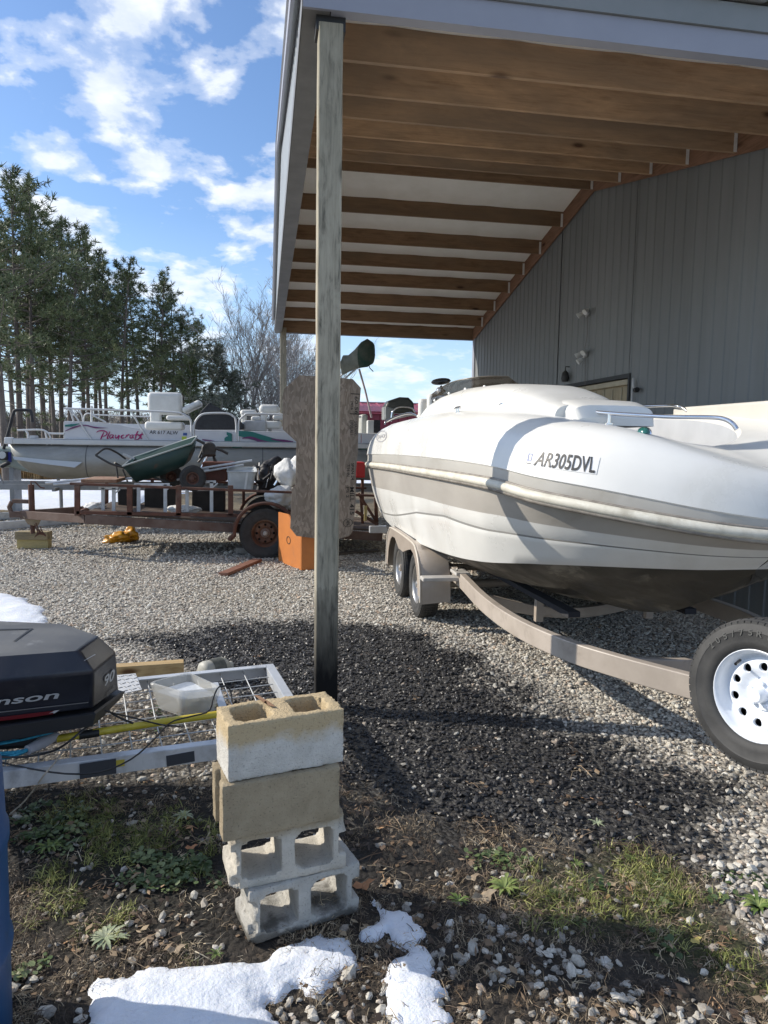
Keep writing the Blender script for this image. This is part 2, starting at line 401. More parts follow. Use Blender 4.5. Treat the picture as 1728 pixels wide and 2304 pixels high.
dc = mixc(t, M2(t, 'MULTIPLY', attr(t, 'green'), .55), dc, gcl)
dc = mixc(t, M2(t, 'MULTIPLY', attr(t, 'damp_shade'), .8), dc, (.012, .0105, .009)); c = mixc(t, attr(t, 'dirt'), c, dc)  # near-black soil colour: wetness and cast shade painted in together
fcol = ramp(t, noise_n(t, v, 1.2, 8, .7), [(.35, (.09, .07, .04)), (.65, (.2, .16, .1))])
c = mixc(t, attr(t, 'far'), c, fcol)
t.links.new(c, b.inputs['Base Color'])
rr = M2(t, 'SUBTRACT', .9, M2(t, 'MULTIPLY', attr(t, 'wet'), .45)); t.links.new(rr, b.inputs['Roughness'])
hh = M2(t, 'ADD', M2(t, 'MULTIPLY', vo.outputs['Distance'], -1.), M2(t, 'MULTIPLY', noise_n(t, v, 60, 6, .7), .7))
bp = N(t, 'ShaderNodeBump'); bp.inputs['Distance'].default_value = .02; t.links.new(hh, bp.inputs['Height']); t.links.new(bp.outputs[0], b.inputs['Normal'])
far = sstep(YY+1.2*vnoise(XX, YY, .4, 31, 3)+np.where(XX < -3, 1.5, 0), 15.5, 17.5)
damp_shade = sstep(dpoly(XX, YY, DAMP_SHADE)+.2*vnoise(XX, YY, 3, 81), -.12, .15)
sheet('ground', XX, YY, ZZ, [gm], dict(damp_shade=damp_shade, wet=wet, dirt=dirt, green=gr, far=far), 'structure')
# snow
sm = mat('snow', (.68, .72, .78), (.78, .8, .84), 6, .55, bump=.006, bsc=60, c3=(.5, .5, .48), sc3=34, lo3=.64, hi3=.74); sm.node_tree.nodes['Principled BSDF'].inputs['Subsurface Weight'].default_value = .15
sm.node_tree.nodes['Principled BSDF'].inputs['Subsurface Radius'].default_value = (.03, .04, .06)
xs = axis([(-260, -60, 8), (-60, -16, .9), (-16, 6, .16), (6, 40, .9), (40, 260, 8)]); ys = axis([(16.5, 24, .12), (24, 50, .5), (50, 400, 6)])
X2, Y2 = np.meshgrid(xs, ys)
n_ = vnoise(X2, Y2, .45, 41, 5); edge = np.where(X2 < -3.3, 17.6, 24.5)
hs = np.clip((Y2-edge)/3.5, -1, 1)*.12+n_*.1
sheet('snow_field', X2, Y2, gz(X2, Y2)+np.clip(hs, -.12, .14), [sm], kind='structure')
def patch(name, px, top=.05, seed=1, extra=None, label=None, res=.012, soft=.09):
    poly = gw(px); P = np.array(poly); lo = P.min(0)-.1; hi = P.max(0)+.1
    X, Y = np.meshgrid(np.arange(lo[0], hi[0], res), np.arange(lo[1], hi[1], res))
    d = dpoly(X, Y, poly)+.035*vnoise(X, Y, 9, seed, 4)+.02*vnoise(X, Y, 25, seed+3, 2)
    h = np.where(d > 0, top*(1-np.exp(-np.maximum(d, 0)/soft))+.008, d*1.2)+.012*vnoise(X, Y, 7, seed+5, 4)*np.clip(d*15, 0, 1)
    o = sheet(name, X, Y, gz(X, Y)-.004+h, [sm], keep=(d > -.03)); o['kind'] = 'stuff'; tag(o, label)
    return o
c6 = lambda L: [(x/2.074, y/2.074+1750) for x, y in L]
SN1 = c6([(300, 1400), (380, 1149), (440, 1010), (452, 945), (520, 950), (600, 920), (650, 890), (700, 870), (820, 880), (950, 865), (1060, 862), (1150, 855), (1270, 830), (1340, 790), (1400, 780), (1450, 755), (1500, 742), (1560, 762), (1640, 760), (1640, 800), (1690, 850), (1680, 900), (1600, 905), (1560, 920), (1530, 960), (1500, 1000), (1450, 985), (1400, 955), (1330, 985), (1280, 995), (1235, 1000), (1205, 1045), (1240, 1075), (1340, 1149), (1400, 1300), (1100, 1500), (600, 1500)])
c5 = lambda L: [(780+x/1.75, 1700+y/1.75) for x, y in L]
SN2 = c5([(75, 560), (95, 545), (125, 560), (150, 595), (175, 610), (215, 625), (255, 640), (290, 700), (280, 735), (318, 770), (325, 860), (375, 895), (408, 940), (365, 965), (400, 1000), (440, 1030), (430, 1100), (210, 1100), (190, 1040), (165, 1000), (180, 930), (135, 890), (165, 860), (210, 815), (255, 795), (262, 762), (205, 745), (165, 700), (120, 712), (65, 712), (80, 680), (130, 672), (118, 625)])
SN3 = [(-260, 1340), (0, 1337), (60, 1348), (75, 1362), (100, 1368), (98, 1385), (112, 1398), (105, 1412), (110, 1440), (-300, 1500)]
patch('snow_patch', SN1, .03, 1, label='large melting snow patch in front of the cinder blocks')
patch('snow_patch', SN2, .018, 2, label='narrow winding snow strip right of the cinder blocks', soft=.05)
patch('snow_patch', SN3, .05, 3, label='snow patch behind the black outboard motor', res=.025)
# ---- gravel stones (one mass) by geometry nodes
def icos(seed, flat=.6):
    bm_ = bmesh.new(); bmesh.ops.create_icosphere(bm_, subdivisions=1, radius=1); r = random.Random(seed)
    d = [Vector((r.gauss(0, 1), r.gauss(0, 1), r.gauss(0, 1))).normalized() for _ in range(7)]; hgt = [r.uniform(.62, .95) for _ in d]
    for vv in bm_.verts:
        p = vv.co.copy()
        for n_, h_ in zip(d, hgt):
            k = p.dot(n_)
            if k > h_: p -= n_*(k-h_)
        p *= r.uniform(.93, 1.05); vv.co = Vector((p.x, p.y*r.uniform(.78, .8), p.z*flat))
    me = bpy.data.meshes.new('stone'); bm_.to_mesh(me); bm_.free(); return me
stm = bpy.data.materials.new('stone'); stm.use_nodes = True; t = stm.node_tree; b = t.nodes['Principled BSDF']
oi = N(t, 'ShaderNodeObjectInfo')
cc = ramp(t, oi.outputs['Random'], [(0, (.24, .22, .195)), (.25, (.42, .385, .33)), (.55, (.6, .56, .48)), (.82, (.72, .69, .61)), (.94, (.5, .38, .28)), (1, (.8, .78, .72))])
tcn = N(t, 'ShaderNodeTexCoord'); nz = ramp(t, noise_n(t, tcn.outputs['Object'], 3, 5, .65), [(.3, g3(.72)), (.65, g3(1.05))])
mu = N(t, 'ShaderNodeMix', data_type='RGBA', blend_type='MULTIPLY'); mu.inputs[0].default_value = 1; t.links.new(cc, mu.inputs[6]); t.links.new(nz, mu.inputs[7])
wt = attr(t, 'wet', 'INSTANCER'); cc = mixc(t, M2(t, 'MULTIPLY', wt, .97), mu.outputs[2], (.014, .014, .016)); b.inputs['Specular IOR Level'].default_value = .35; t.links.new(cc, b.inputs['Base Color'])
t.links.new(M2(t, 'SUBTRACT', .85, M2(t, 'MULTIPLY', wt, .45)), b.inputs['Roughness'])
def proto_coll(name, meshes, m):
    c_ = bpy.data.collections.new(name)
    for me in meshes:
        if m: me.materials.append(m)
        c_.objects.link(bpy.data.objects.new(name, me))
    return c_
STONES = proto_coll('stone', [icos(i, .5+.05*(i % 4)) for i in range(8)], stm)
def scatter(name, P, R, Sc, Ix, coll, attrs=None, label=None):
    me = bpy.data.meshes.new(name); n = len(P); me.vertices.add(n); me.vertices.foreach_set('co', np.asarray(P, np.float32).ravel())
    a = me.attributes.new('rot', 'FLOAT_VECTOR', 'POINT'); a.data.foreach_set('vector', np.asarray(R, np.float32).ravel())
    a = me.attributes.new('scl', 'FLOAT_VECTOR', 'POINT'); a.data.foreach_set('vector', np.asarray(Sc, np.float32).ravel())
    a = me.attributes.new('idx', 'INT', 'POINT'); a.data.foreach_set('value', np.asarray(Ix, np.int32))
    for k, v_ in (attrs or {}).items():
        a = me.attributes.new(k, 'FLOAT', 'POINT'); a.data.foreach_set('value', np.asarray(v_, np.float32))
    o = bpy.data.objects.new(name, me); COL.objects.link(o)
    ng = bpy.data.node_groups.new(name, 'GeometryNodeTree'); ng.interface.new_socket('Geometry', in_out='INPUT', socket_type='NodeSocketGeometry'); ng.interface.new_socket('Geometry', in_out='OUTPUT', socket_type='NodeSocketGeometry')
    gi = N(ng, 'NodeGroupInput'); go = N(ng, 'NodeGroupOutput'); ci = N(ng, 'GeometryNodeCollectionInfo'); ci.inputs[0].default_value = coll; ci.inputs['Separate Children'].default_value = True; ci.inputs['Reset Children'].default_value = True
    ip = N(ng, 'GeometryNodeInstanceOnPoints'); ip.inputs['Pick Instance'].default_value = True
    def na(nm, typ):
        q = N(ng, 'GeometryNodeInputNamedAttribute', data_type=typ); q.inputs['Name'].default_value = nm; return q.outputs['Attribute']
    L_ = ng.links; L_.new(gi.outputs[0], ip.inputs['Points']); L_.new(ci.outputs[0], ip.inputs['Instance']); L_.new(na('idx', 'INT'), ip.inputs['Instance Index'])
    L_.new(na('rot', 'FLOAT_VECTOR'), ip.inputs['Rotation']); L_.new(na('scl', 'FLOAT_VECTOR'), ip.inputs['Scale']); L_.new(ip.outputs[0], go.inputs[0])
    md = o.modifiers.new('scatter', 'NODES'); md.node_group = ng; o['kind'] = 'stuff'; tag(o, label); return o
def rpts(n, x0, x1, y0, y1): return rng.uniform(x0, x1, n), rng.uniform(y0, y1, n)
def infrus(x, y, m=.9):
    c_ = CM@np.stack([x, y, np.zeros_like(x)-1.76]); return (np.abs(c_[0]) < (c_[2]*864/FPX)+m) & (c_[2] > 1.2)
def snowy(x, y):
    r = np.zeros(x.shape, bool)
    for pl in (SN1, SN2, SN3): r |= dpoly(x, y, gw(pl)) > .03
    return r
PP = []; WW = []; SS = []
for y0, y1, dens, s0 in ((1.3, 7.5, 1750, 1.), (7.5, 11, 900, 1.1), (11, 16.5, 420, 1.35)):
    n = int(dens*(y1-y0)*24); x, y = rpts(n, -12, 12, y0, y1); k = infrus(x, y); x, y = x[k], y[k]
    w_, d_, g_ = zones(x, y); peb = sstep(dpoly(x, y, PEB)+.15*vnoise(x, y, 3, 51), -.1, .15)
    prob = (1-d_)+d_*(.05+.1*sstep(vnoise(x, y, 1.7, 63, 3), -.1, .5)+.42*peb*sstep(vnoise(x, y, 2.5, 61, 3), -.6, .2)); k = (rng.random(len(x)) < prob) & ~snowy(x, y); x, y, w_, d_ = x[k], y[k], w_[k], d_[k]
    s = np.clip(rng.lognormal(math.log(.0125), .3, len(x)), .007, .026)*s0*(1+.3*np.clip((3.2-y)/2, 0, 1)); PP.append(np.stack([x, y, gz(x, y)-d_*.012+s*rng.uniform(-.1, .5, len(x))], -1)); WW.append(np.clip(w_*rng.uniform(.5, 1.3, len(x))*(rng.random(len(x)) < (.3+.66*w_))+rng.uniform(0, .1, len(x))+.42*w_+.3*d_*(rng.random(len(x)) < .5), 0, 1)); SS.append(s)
P_ = np.concatenate(PP); n = len(P_); s = np.concatenate(SS)
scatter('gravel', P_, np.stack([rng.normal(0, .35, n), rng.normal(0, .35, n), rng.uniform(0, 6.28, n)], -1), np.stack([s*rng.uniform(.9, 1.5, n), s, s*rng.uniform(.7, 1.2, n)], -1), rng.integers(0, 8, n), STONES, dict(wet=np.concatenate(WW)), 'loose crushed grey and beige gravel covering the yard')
# ---- dead grass and small green blades
def clump(seed, nb, h, spread, wd, curl):
    r = random.Random(seed); mb = MB()
    for i in range(nb):
        a = r.uniform(0, 6.28); q = Vector((math.cos(a), math.sin(a), 0)); s_ = q.cross(Vector((0, 0, 1))); p = Vector((r.gauss(0, spread), r.gauss(0, spread), 0))
        L = h*r.uniform(.4, 1.1); k = curl*r.uniform(.3, 1.2); w0 = wd*r.uniform(.6, 1.2); vs = []
        for j in range(4):
            u_ = j/3; ang = k*u_; c_ = p+q*(L*math.sin(ang)*u_+.0)+Vector((0, 0, L*u_*math.cos(ang*.9))); vs += [c_-s_*w0*(1-u_*.9), c_+s_*w0*(1-u_*.9)]
        mb.add(vs, [(2*j, 2*j+1, 2*j+3, 2*j+2) for j in range(3)])
    me = bpy.data.meshes.new('blades'); me.from_pydata(mb.v, [], mb.f); return me
def leafmat(name, stops, rough=.6, tr=.25):
    m = bpy.data.materials.new(name); m.use_nodes = True; t = m.node_tree; b = t.nodes['Principled BSDF']; oi = N(t, 'ShaderNodeObjectInfo'); tcn = N(t, 'ShaderNodeTexCoord')
    f = M2(t, 'FRACT', M2(t, 'ADD', oi.outputs['Random'], M2(t, 'MULTIPLY', noise_n(t, tcn.outputs['Object'], 9, 2), .35)))
    t.links.new(ramp(t, f, stops), b.inputs['Base Color']); b.inputs['Roughness'].default_value = rough
    MATS[name] = m; return m
dm = leafmat('dead_blades', [(0, (.05, .034, .024)), (.4, (.12, .085, .056)), (.72, (.25, .19, .12)), (.9, (.42, .33, .21)), (1, (.55, .47, .34))])
gmn = leafmat('green_blades', [(0, (.08, .1, .02)), (.5, (.19, .21, .05)), (1, (.4, .4, .13))])
DEAD = proto_coll('dead_blades', [clump(i, 26, .055, .03, .0016, 1.9) for i in range(5)], dm)
GRN = proto_coll('green_blades', [clump(20+i, 18, .06, .02, .0022, 1.5) for i in range(4)], gmn)
x, y = rpts(60000, -3, 5, 1.2, 5.2); k = infrus(x, y, .5); x, y = x[k], y[k]; w_, d_, g_ = zones(x, y)
peb = sstep(dpoly(x, y, PEB), -.1, .15); nn_ = sstep(vnoise(x, y, 3.5, 71, 3), -.35, .3)
damp_shd = sstep(dpoly(x, y, DAMP_SHADE)+.2*vnoise(x, y, 3, 81), -.12, .15); k = (rng.random(len(x)) < d_*(1-.55*peb)*(.25+.75*nn_)*.62*(1-.72*damp_shd)) & ~snowy(x, y); xa, ya = x[k], y[k]; n = len(xa); sc = rng.uniform(.5, 1.2, n)
scatter('dead_grass', np.stack([xa, ya, gz(xa, ya)-.016], -1), np.stack([rng.normal(0, .5, n), rng.normal(0, .5, n), rng.uniform(0, 6.28, n)], -1), np.stack([sc, sc, sc*.75], -1), rng.integers(0, 5, n), DEAD, label='matted brown dead grass on the bare earth')
k = (rng.random(len(x)) < g_*.85*nn_) & ~snowy(x, y); xa, ya = x[k], y[k]; n = len(xa); sc = rng.uniform(.5, 1.2, n)
scatter('grass', np.stack([xa, ya, gz(xa, ya)-.014], -1), np.stack([rng.normal(0, .4, n), rng.normal(0, .4, n), rng.uniform(0, 6.28, n)], -1), np.stack([sc]*3, -1), rng.integers(0, 4, n), GRN, label='sparse yellow green grass tufts between stones')
# small leaf and twig litter
def litterp(seed):
    r = random.Random(seed); mb = MB()
    for i in range(7):
        p = Vector((r.gauss(0, .03), r.gauss(0, .03), r.uniform(.002, .012))); a = r.uniform(0, 6.28); L_ = r.uniform(.006, .018); w_ = L_*r.uniform(.25, .8); d = Vector((math.cos(a), math.sin(a), r.gauss(0, .25))); s_ = Vector((-math.sin(a), math.cos(a), r.gauss(0, .25)))
        mb.add([p-d*L_, p-s_*w_, p+d*L_+Vector((0, 0, .003)), p+s_*w_+Vector((0, 0, .002))], [(0, 1, 2, 3)])
    for i in range(3):
        p = Vector((r.gauss(0, .03), r.gauss(0, .03), .006)); a = r.uniform(0, 6.28); d = Vector((math.cos(a), math.sin(a), r.gauss(0, .1)))*r.uniform(.02, .05); mb.tube([p-d, p+Vector((0, 0, .004)), p+d], [.0012, .0009], 4)
    me = bpy.data.meshes.new('litter'); me.from_pydata(mb.v, [], mb.f); return me
LT = proto_coll('litter', [litterp(i) for i in range(6)], leafmat('litter', [(0, (.035, .024, .017)), (.45, (.1, .062, .036)), (.75, (.2, .135, .08)), (.93, (.36, .28, .18)), (1, (.42, .22, .1))]))
x, y = rpts(42000, -3, 5, 1.2, 7); k = infrus(x, y, .5); x, y = x[k], y[k]; w_, d_, g_ = zones(x, y)
k = (rng.random(len(x)) < (.006+.08*d_)*(.3+.7*sstep(vnoise(x, y, 2, 91, 3), -.4, .4))) & ~snowy(x, y); xa, ya = x[k], y[k]; n = len(xa); sc = rng.uniform(.6, 1.4, n)
scatter('leaf_litter', np.stack([xa, ya, gz(xa, ya)-.008+.012*(1-d_[k])], -1), np.stack([rng.normal(0, .15, n), rng.normal(0, .15, n), rng.uniform(0, 6.28, n)], -1), np.stack([sc]*3, -1), rng.integers(0, 6, n), LT, label='bits of brown leaf and twig litter')
# tall brown grass at the field edge
TALL = proto_coll('tall_blades', [clump(40+i, 60, .95, .12, .012, .35) for i in range(3)], leafmat('straw', [(0, (.3, .16, .06)), (.5, (.42, .25, .1)), (1, (.52, .36, .17))]))
x, y = rpts(2600, -17, -7.2, 29, 33); n = len(x); sc = rng.uniform(.7, 1.15, n)
scatter('tall_grass', np.stack([x, y, gz(x, y)], -1), np.stack([x*0, x*0, rng.uniform(0, 6.28, n)], -1), np.stack([sc]*3, -1), rng.integers(0, 3, n), TALL, label='strip of tall tan winter grass beyond the snow')

# ================================================================ METAL BUILDING WITH OPEN BAY
XW, XL, Y0, Y1, YR, ZE, SL_ = 5.1, .25, 4.42, 17.2, 10.8, 4.28, .2235
def zb(y): return 4.30+SL_*((y-Y0) if y < YR else (2*YR-Y0-y))   # underside of the purlins
def zr(y): return zb(y)+.27
steel = mat('grey_steel', (.185, .195, .195), (.21, .22, .22), 1.2, .5, st=(1, 1, .2), metal=.0, bump=.0015, bsc=2.5)
t = steel.node_tree; b = t.nodes['Principled BSDF']; src = b.inputs['Base Color'].links[0].from_socket
tc = N(t, 'ShaderNodeTexCoord'); sp = N(t, 'ShaderNodeSeparateXYZ'); t.links.new(tc.outputs['Object'], sp.inputs[0])
wn = N(t, 'ShaderNodeTexWhiteNoise', noise_dimensions='1D'); t.links.new(M2(t, 'FLOOR', M2(t, 'DIVIDE', M2(t, 'ADD', sp.outputs[1], 6.38), .916)), wn.inputs['W'])
stk = ramp(t, noise_n(t, tc.outputs['Object'], 9, 5, .6, 0, (0, 0, 0), (1, 1, .06)), [(.35, g3(.94)), (.6, g3(1.02))])
for k_, amt in ((ramp(t, wn.outputs['Value'], [(0, g3(.95)), (1, g3(1.03))]), 1), (stk, 1)):
    mu = N(t, 'ShaderNodeMix', data_type='RGBA', blend_type='MULTIPLY'); mu.inputs[0].default_value = amt; t.links.new(src, mu.inputs[6]); t.links.new(k_, mu.inputs[7]); src = mu.outputs[2]
t.links.new(src, b.inputs['Base Color'])
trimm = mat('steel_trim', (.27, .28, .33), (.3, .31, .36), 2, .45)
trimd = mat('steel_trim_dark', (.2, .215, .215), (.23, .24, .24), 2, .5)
sidem = mat('pale_siding', (.45, .48, .5), (.5, .53, .55), 2, .4)
ins = mat('white_insulation', (.84, .83, .8), (.9, .89, .87), 3, .7, bump=.01, bsc=5)
board = wood('pine_board', (.46, .3, .18), (.3, .18, .1), (.07, .028, .014), 'X', .8, weather=(.27, .195, .135), wlo=.4, whi=.62)
boardd = wood('dark_board', (.25, .155, .09), (.16, .092, .052), (.045, .02, .012), 'X', .8, weather=(.19, .135, .09))
postw = wood('weathered_post', (.36, .325, .25), (.13, .118, .09), (.04, .032, .022), 'Z', 1.1, .85, weather=(.22, .2, .145), ring=16)
bld = thing('metal_building', 'large grey metal building with ribbed siding and open timber roof bay', 'building', (XW, YR, 0))
def ribwall(x, ya, yb, zlo, ztop, outn, pitch=.229, rib=.013, rw=.05):
    """ribbed sheet on plane x, rib profile along y; ztop(y)"""
    ys = []; y = ya
    while y < yb-1e-6:
        ys += [(y, 0), (y+pitch-rw, 0), (y+pitch-rw+.012, rib), (y+pitch-.012, rib)]; y += pitch
    ys = [(min(a, yb), b_) for a, b_ in ys]+[(yb, 0)]
    r0 = [(x+outn*b_, a, zlo) for a, b_ in ys]; r1 = [(x+outn*b_, a, ztop(a)) for a, b_ in ys]
    return r0, r1
mb = MB(); ys_all = np.linspace(Y0, Y1, 2)
dy0, dy1, dz = 9.46, 12.0, 2.72     # door opening
for a, b_, lo in ((Y0, dy0, 0), (dy0, dy1, dz), (dy1, YR+20, 0)):
    b_ = min(b_, Y1)
    if a < YR < b_:
        for aa, bb in ((a, YR), (YR, b_)):
            r0, r1 = ribwall(XW, aa, bb, lo, zr, -1); mb.grid([r0, r1])
    else:
        r0, r1 = ribwall(XW, a, b_, lo, zr, -1); mb.grid([r0, r1])
# end walls and far side so that it is a closed building
mb.box((XW+.03, Y0+.02, 0), (17, Y0+.08, 4.4)); mb.box((XW+.03, Y1-.08, 0), (17, Y1-.02, 4.4)); mb.box((16.94, Y0+.1, 0), (17, Y1-.1, 4.4))
build('wall_siding', mb, steel, bld)
build('corner_trim', MB().box((XW-.035, Y1-.14, 0), (XW+.05, Y1+.02, 4.5)), trimm, bld); build('corner_trim', MB().box((XW-.03, Y0-.02, 0), (XW+.05, Y0+.12, 4.5)), trimm, bld)
# door
mb = MB().box((XW+.07, dy0, 0), (XW+.1, dy1, dz)); o = build('door', mb, wood('plywood_door', (.36, .3, .2), (.27, .22, .14), (.2, .15, .09), 'Z', .5, weather=(.28, .26, .2)), bld)
mb = MB()
mb.box((XW-.01, dy0+.03, dz-.1), (XW+.06, dy1-.35, dz-.03)); mb.box((XW-.01, dy1-.43, 0), (XW+.06, dy1-.35, dz-.12))
for q in range(1, 8): mb.box((XW+.055, dy0+.03+q*.28, 0), (XW+.069, dy0+.05+q*.28, dz-.12))
build('frame', mb, mat('door_frame', (.42, .38, .28), (.34, .3, .22), 4, .7), o)
mb = MB().box((XW-.025, dy0-.05, 0), (XW+.05, dy0, dz+.05)); mb.box((XW-.025, dy0, dz-.01), (XW+.05, dy1, dz+.05)); mb.box((XW+.02, dy1-.34, 0), (XW+.068, dy1, dz-.02)); build('door_trim', mb, mat('black_trim', (.02, .02, .02), rough=.5), bld)
# roof panel with ribs (top) and insulation below
for nm, za, zb_, m_ in (('roof_panel', .03, .05, mat('roof_steel', (.5, .52, .52), (.56, .57, .57), 2, .35, metal=.3)), ('roof_insulation', 0, .012, ins)):
    mb = MB(); ex = .0 if nm == 'roof_panel' else .06
    for side in (0, 1):
        ya, yb = (Y0-(.1 if nm == 'roof_panel' else -.05), YR) if side == 0 else (YR, Y1+(.1 if nm == 'roof_panel' else -.05))
        xs_ = []; x = XL-.1+ex*3
        while x < 17: xs_ += [(x, 0), (x+.2, 0), (x+.215, .025), (x+.25, .025)]; x += .28
        if nm == 'roof_insulation': xs_ = [(a_, -.018*abs(math.sin(a_*3.4))**.4) for a_ in np.linspace(XL+.04, XW+.02, 80)]
        for zo, fl in ((za, 0), (zb_, 1)):
            mb.grid([[(a_, yy, zr(yy)+zo+b_) for a_, b_ in xs_] for yy in np.linspace(ya, yb, 2)], flip=bool(fl))
    build(nm, mb, m_, bld, smooth=25)
# purlins
ypos = [Y0+.02]+[5.43, 6.39, 7.29, 8.2, 9.04, 9.9, 10.8, 11.92, 12.88, 13.72, 14.55, 15.48, 16.38, 17.2]
for i, yy in enumerate(ypos):
    zt = zr(yy)-.01; hb = .26 if 0 < i < 8 else (.25 if i else .2)
    if i == len(ypos)-1: zt = ZE+.3; hb = .29
    mb = MB().box((.36, yy-.0, zt-hb), (XW-.045, yy+.04, zt)); build('purlin', mb, board if i < 7 else boardd, bld, bevel=.002, bseg=1)
galv = mat('hanger_zinc', (.72, .73, .73), (.8, .8, .8), 20, .45)
for i, yy in enumerate(ypos[1:-1]): build('joist_hanger', MB().box((XW-.085, yy-.006, zr(yy)-.27), (XW-.046, yy-.001, zr(yy)-.05)), galv, bld)
mb = MB()
for ya, yb in ((Y0, YR), (YR, Y1)): mb.add([(x, y, zr(y)-q) for x in (XW-.043, XW-.022) for y in (ya, yb) for q in (.3, .015)], [(0, 1, 3, 2), (4, 6, 7, 5), (0, 4, 5, 1), (2, 3, 7, 6), (0, 2, 6, 4), (1, 5, 7, 3)])
build('ledger_board', mb, wood('ledger_wood', (.24, .135, .085), (.15, .08, .045), (.06, .02, .01), 'Y', .8), bld)
# outer truss and gable cladding
mb = MB()
for ya, yb in ((Y0, YR), (YR, Y1)): mb.add([(x, y, zr(y)-q) for x in (XL+.045, XL+.085) for y in (ya, yb) for q in (.25, .012)], [(0, 1, 3, 2), (4, 6, 7, 5), (0, 4, 5, 1), (2, 3, 7, 6), (0, 2, 6, 4), (1, 5, 7, 3)])
mb.box((XL+.045, Y0+.03, ZE+.012), (XL+.085, Y1-.03, ZE+.25))
for q in range(1, 8):
    yy = Y0+q*1.6; mb.box((XL+.05, yy, ZE+.25), (XL+.08, yy+.09, zr(yy)-.2))
build('end_truss', mb, board, bld)
r0, r1 = ribwall(XL, Y0, YR, ZE, lambda y: zr(y)-.004, -1, .229, .018); mb = MB().grid([r0, r1]); r0, r1 = ribwall(XL, YR, Y1, ZE, lambda y: zr(y)-.004, -1, .229, .018); mb.grid([r0, r1])
build('gable_siding', mb, sidem, bld)
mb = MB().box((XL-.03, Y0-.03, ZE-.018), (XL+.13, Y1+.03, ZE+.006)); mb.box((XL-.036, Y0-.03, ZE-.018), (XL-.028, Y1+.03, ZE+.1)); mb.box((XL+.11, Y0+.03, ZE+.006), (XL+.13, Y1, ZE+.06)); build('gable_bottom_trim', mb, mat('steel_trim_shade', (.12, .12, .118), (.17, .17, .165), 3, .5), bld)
mb = MB()
for ya, yb in ((Y0-.08, YR), (YR, Y1+.08)): mb.add([(x, y, zr(y)+q) for x in (XL-.085, XL-.06) for y in (ya, yb) for q in (-.09, .09)], [(0, 1, 3, 2), (4, 6, 7, 5), (0, 4, 5, 1), (2, 3, 7, 6), (0, 2, 6, 4), (1, 5, 7, 3)])
build('rake_trim', mb, trimm, bld)
mb = MB().box((XL-.03, Y0-.035, ZE-.02), (17.05, Y0-.012, ZE+.135)); mb.box((XL+.135, Y0-.012, ZE-.02), (17.05, Y0+.05, ZE-.008)); build('eave_trim', mb, trimm, bld)
mb = MB().box((XL-.03, Y0-.055, ZE+.137), (17.05, Y0-.02, ZE+.29)); build('gutter_fascia', mb, trimd, bld)
mb = MB().box((XL-.03, Y1+.012, ZE-.012), (17.05, Y1+.05, ZE+.29)); build('eave_trim', mb, trimm, bld)
mb = MB().box((XW+.02, Y0+.03, ZE+.02), (17, Y1-.03, ZE+.1)); build('ceiling', mb, ins, bld)
# posts
dark_foot = bpy.data.materials.get('x')
pm = postw; t = pm.node_tree; b = t.nodes['Principled BSDF']; src = b.inputs['Base Color'].links[0].from_socket
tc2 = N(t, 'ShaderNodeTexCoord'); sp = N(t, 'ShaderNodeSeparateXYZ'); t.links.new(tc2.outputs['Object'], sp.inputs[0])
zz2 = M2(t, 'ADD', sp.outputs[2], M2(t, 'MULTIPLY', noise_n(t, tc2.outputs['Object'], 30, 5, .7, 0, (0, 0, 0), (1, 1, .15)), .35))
t.links.new(mixc(t, ramp(t, zz2, [(.42, g3(1)), (.62, g3(.75)), (1.15, g3(.25)), (1.9, g3(0))]), src, (.012, .011, .01)), b.inputs['Base Color'])  # post colour darkens towards its foot
mb = MB()
nseg = 60; L = []
for i in range(nseg+1):
    z = -.05+i/nseg*4.27; jx = .002*mnoise.noise(Vector((0, 0, z*2)))*2; L.append((z, jx))
for (x0, y0, x1, y1) in ((.315, 4.44, .46, 4.585),):
    prof = []
    c_ = .006; ring = [(x0+c_, y0), (x1-c_, y0), (x1, y0+c_), (x1, y1-c_), (x1-c_, y1), (x0+c_, y1), (x0, y1-c_), (x0, y0+c_)]
    rows = [[(a+j+.0012*mnoise.noise(Vector((a*90, b_*90, z*3))), b_+.001*mnoise.noise(Vector((b_*70, a*70, z*3))), z) for a, b_ in ring+ring[:1]] for z, j in L]
    mb.grid(rows, flip=True)
    mb.add([(a, b_, L[-1][0]) for a, b_ in ring], [tuple(range(8))])
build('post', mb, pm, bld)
mb = MB().box((.345, 17.06, -.05), (.49, 17.19, ZE+.1)); build('post', mb, pm, bld, bevel=.004)
mb = MB().box((.3, 4.45, ZE-.1), (.475, 4.6, ZE+.12)); build('post_bracket', mb, mat('black_trim', (.02, .02, .02)), bld)
# wall lights
def flood(loc, nh, lbl, cable_to):
    f = thing('flood_light', lbl, 'lamp', loc, 'flood lights on the metal wall'); x, y, z = loc
    build('base', MB().lathe([(0, 0), (.055, 0), (.055, -.03), (.02, -.04)], (x, y, z), (1, 0, 0), 16), mat('lamp_grey', (.35, .35, .35), rough=.5), f, smooth=40)
    for k in range(nh):
        dy, dz_ = ((-.11, .02), (.11, 0.), (.04, -.1))[k]; p = Vector((x-.09, y+dy, z+dz_)); ax = Vector((-.6, (dy)*2.2, -.45)).normalized()
        mb = MB().lathe([(.015, -.055), (.025, -.04), (.035, 0), (.044, .035), (.046, .042), (0, .038)], p, ax, 16, 0); mb.tube([(x-.02, y, z), tuple(p-ax*.06)], .012, 6)
        build('lamp_head', mb, mat('lamp_white', (.62, .62, .6), rough=.35), f, smooth=40)
    c_ = build('cable', MB().tube([(x-.03, y-.02, z), (x-.045, y-.1, (z+cable_to)/2), (x-.03, y-.03+.1*(z > 3.5), cable_to)], .004, 5, smooth=8), mat('cable_grey', (.12, .1, .09), rough=.6), f)
    return f
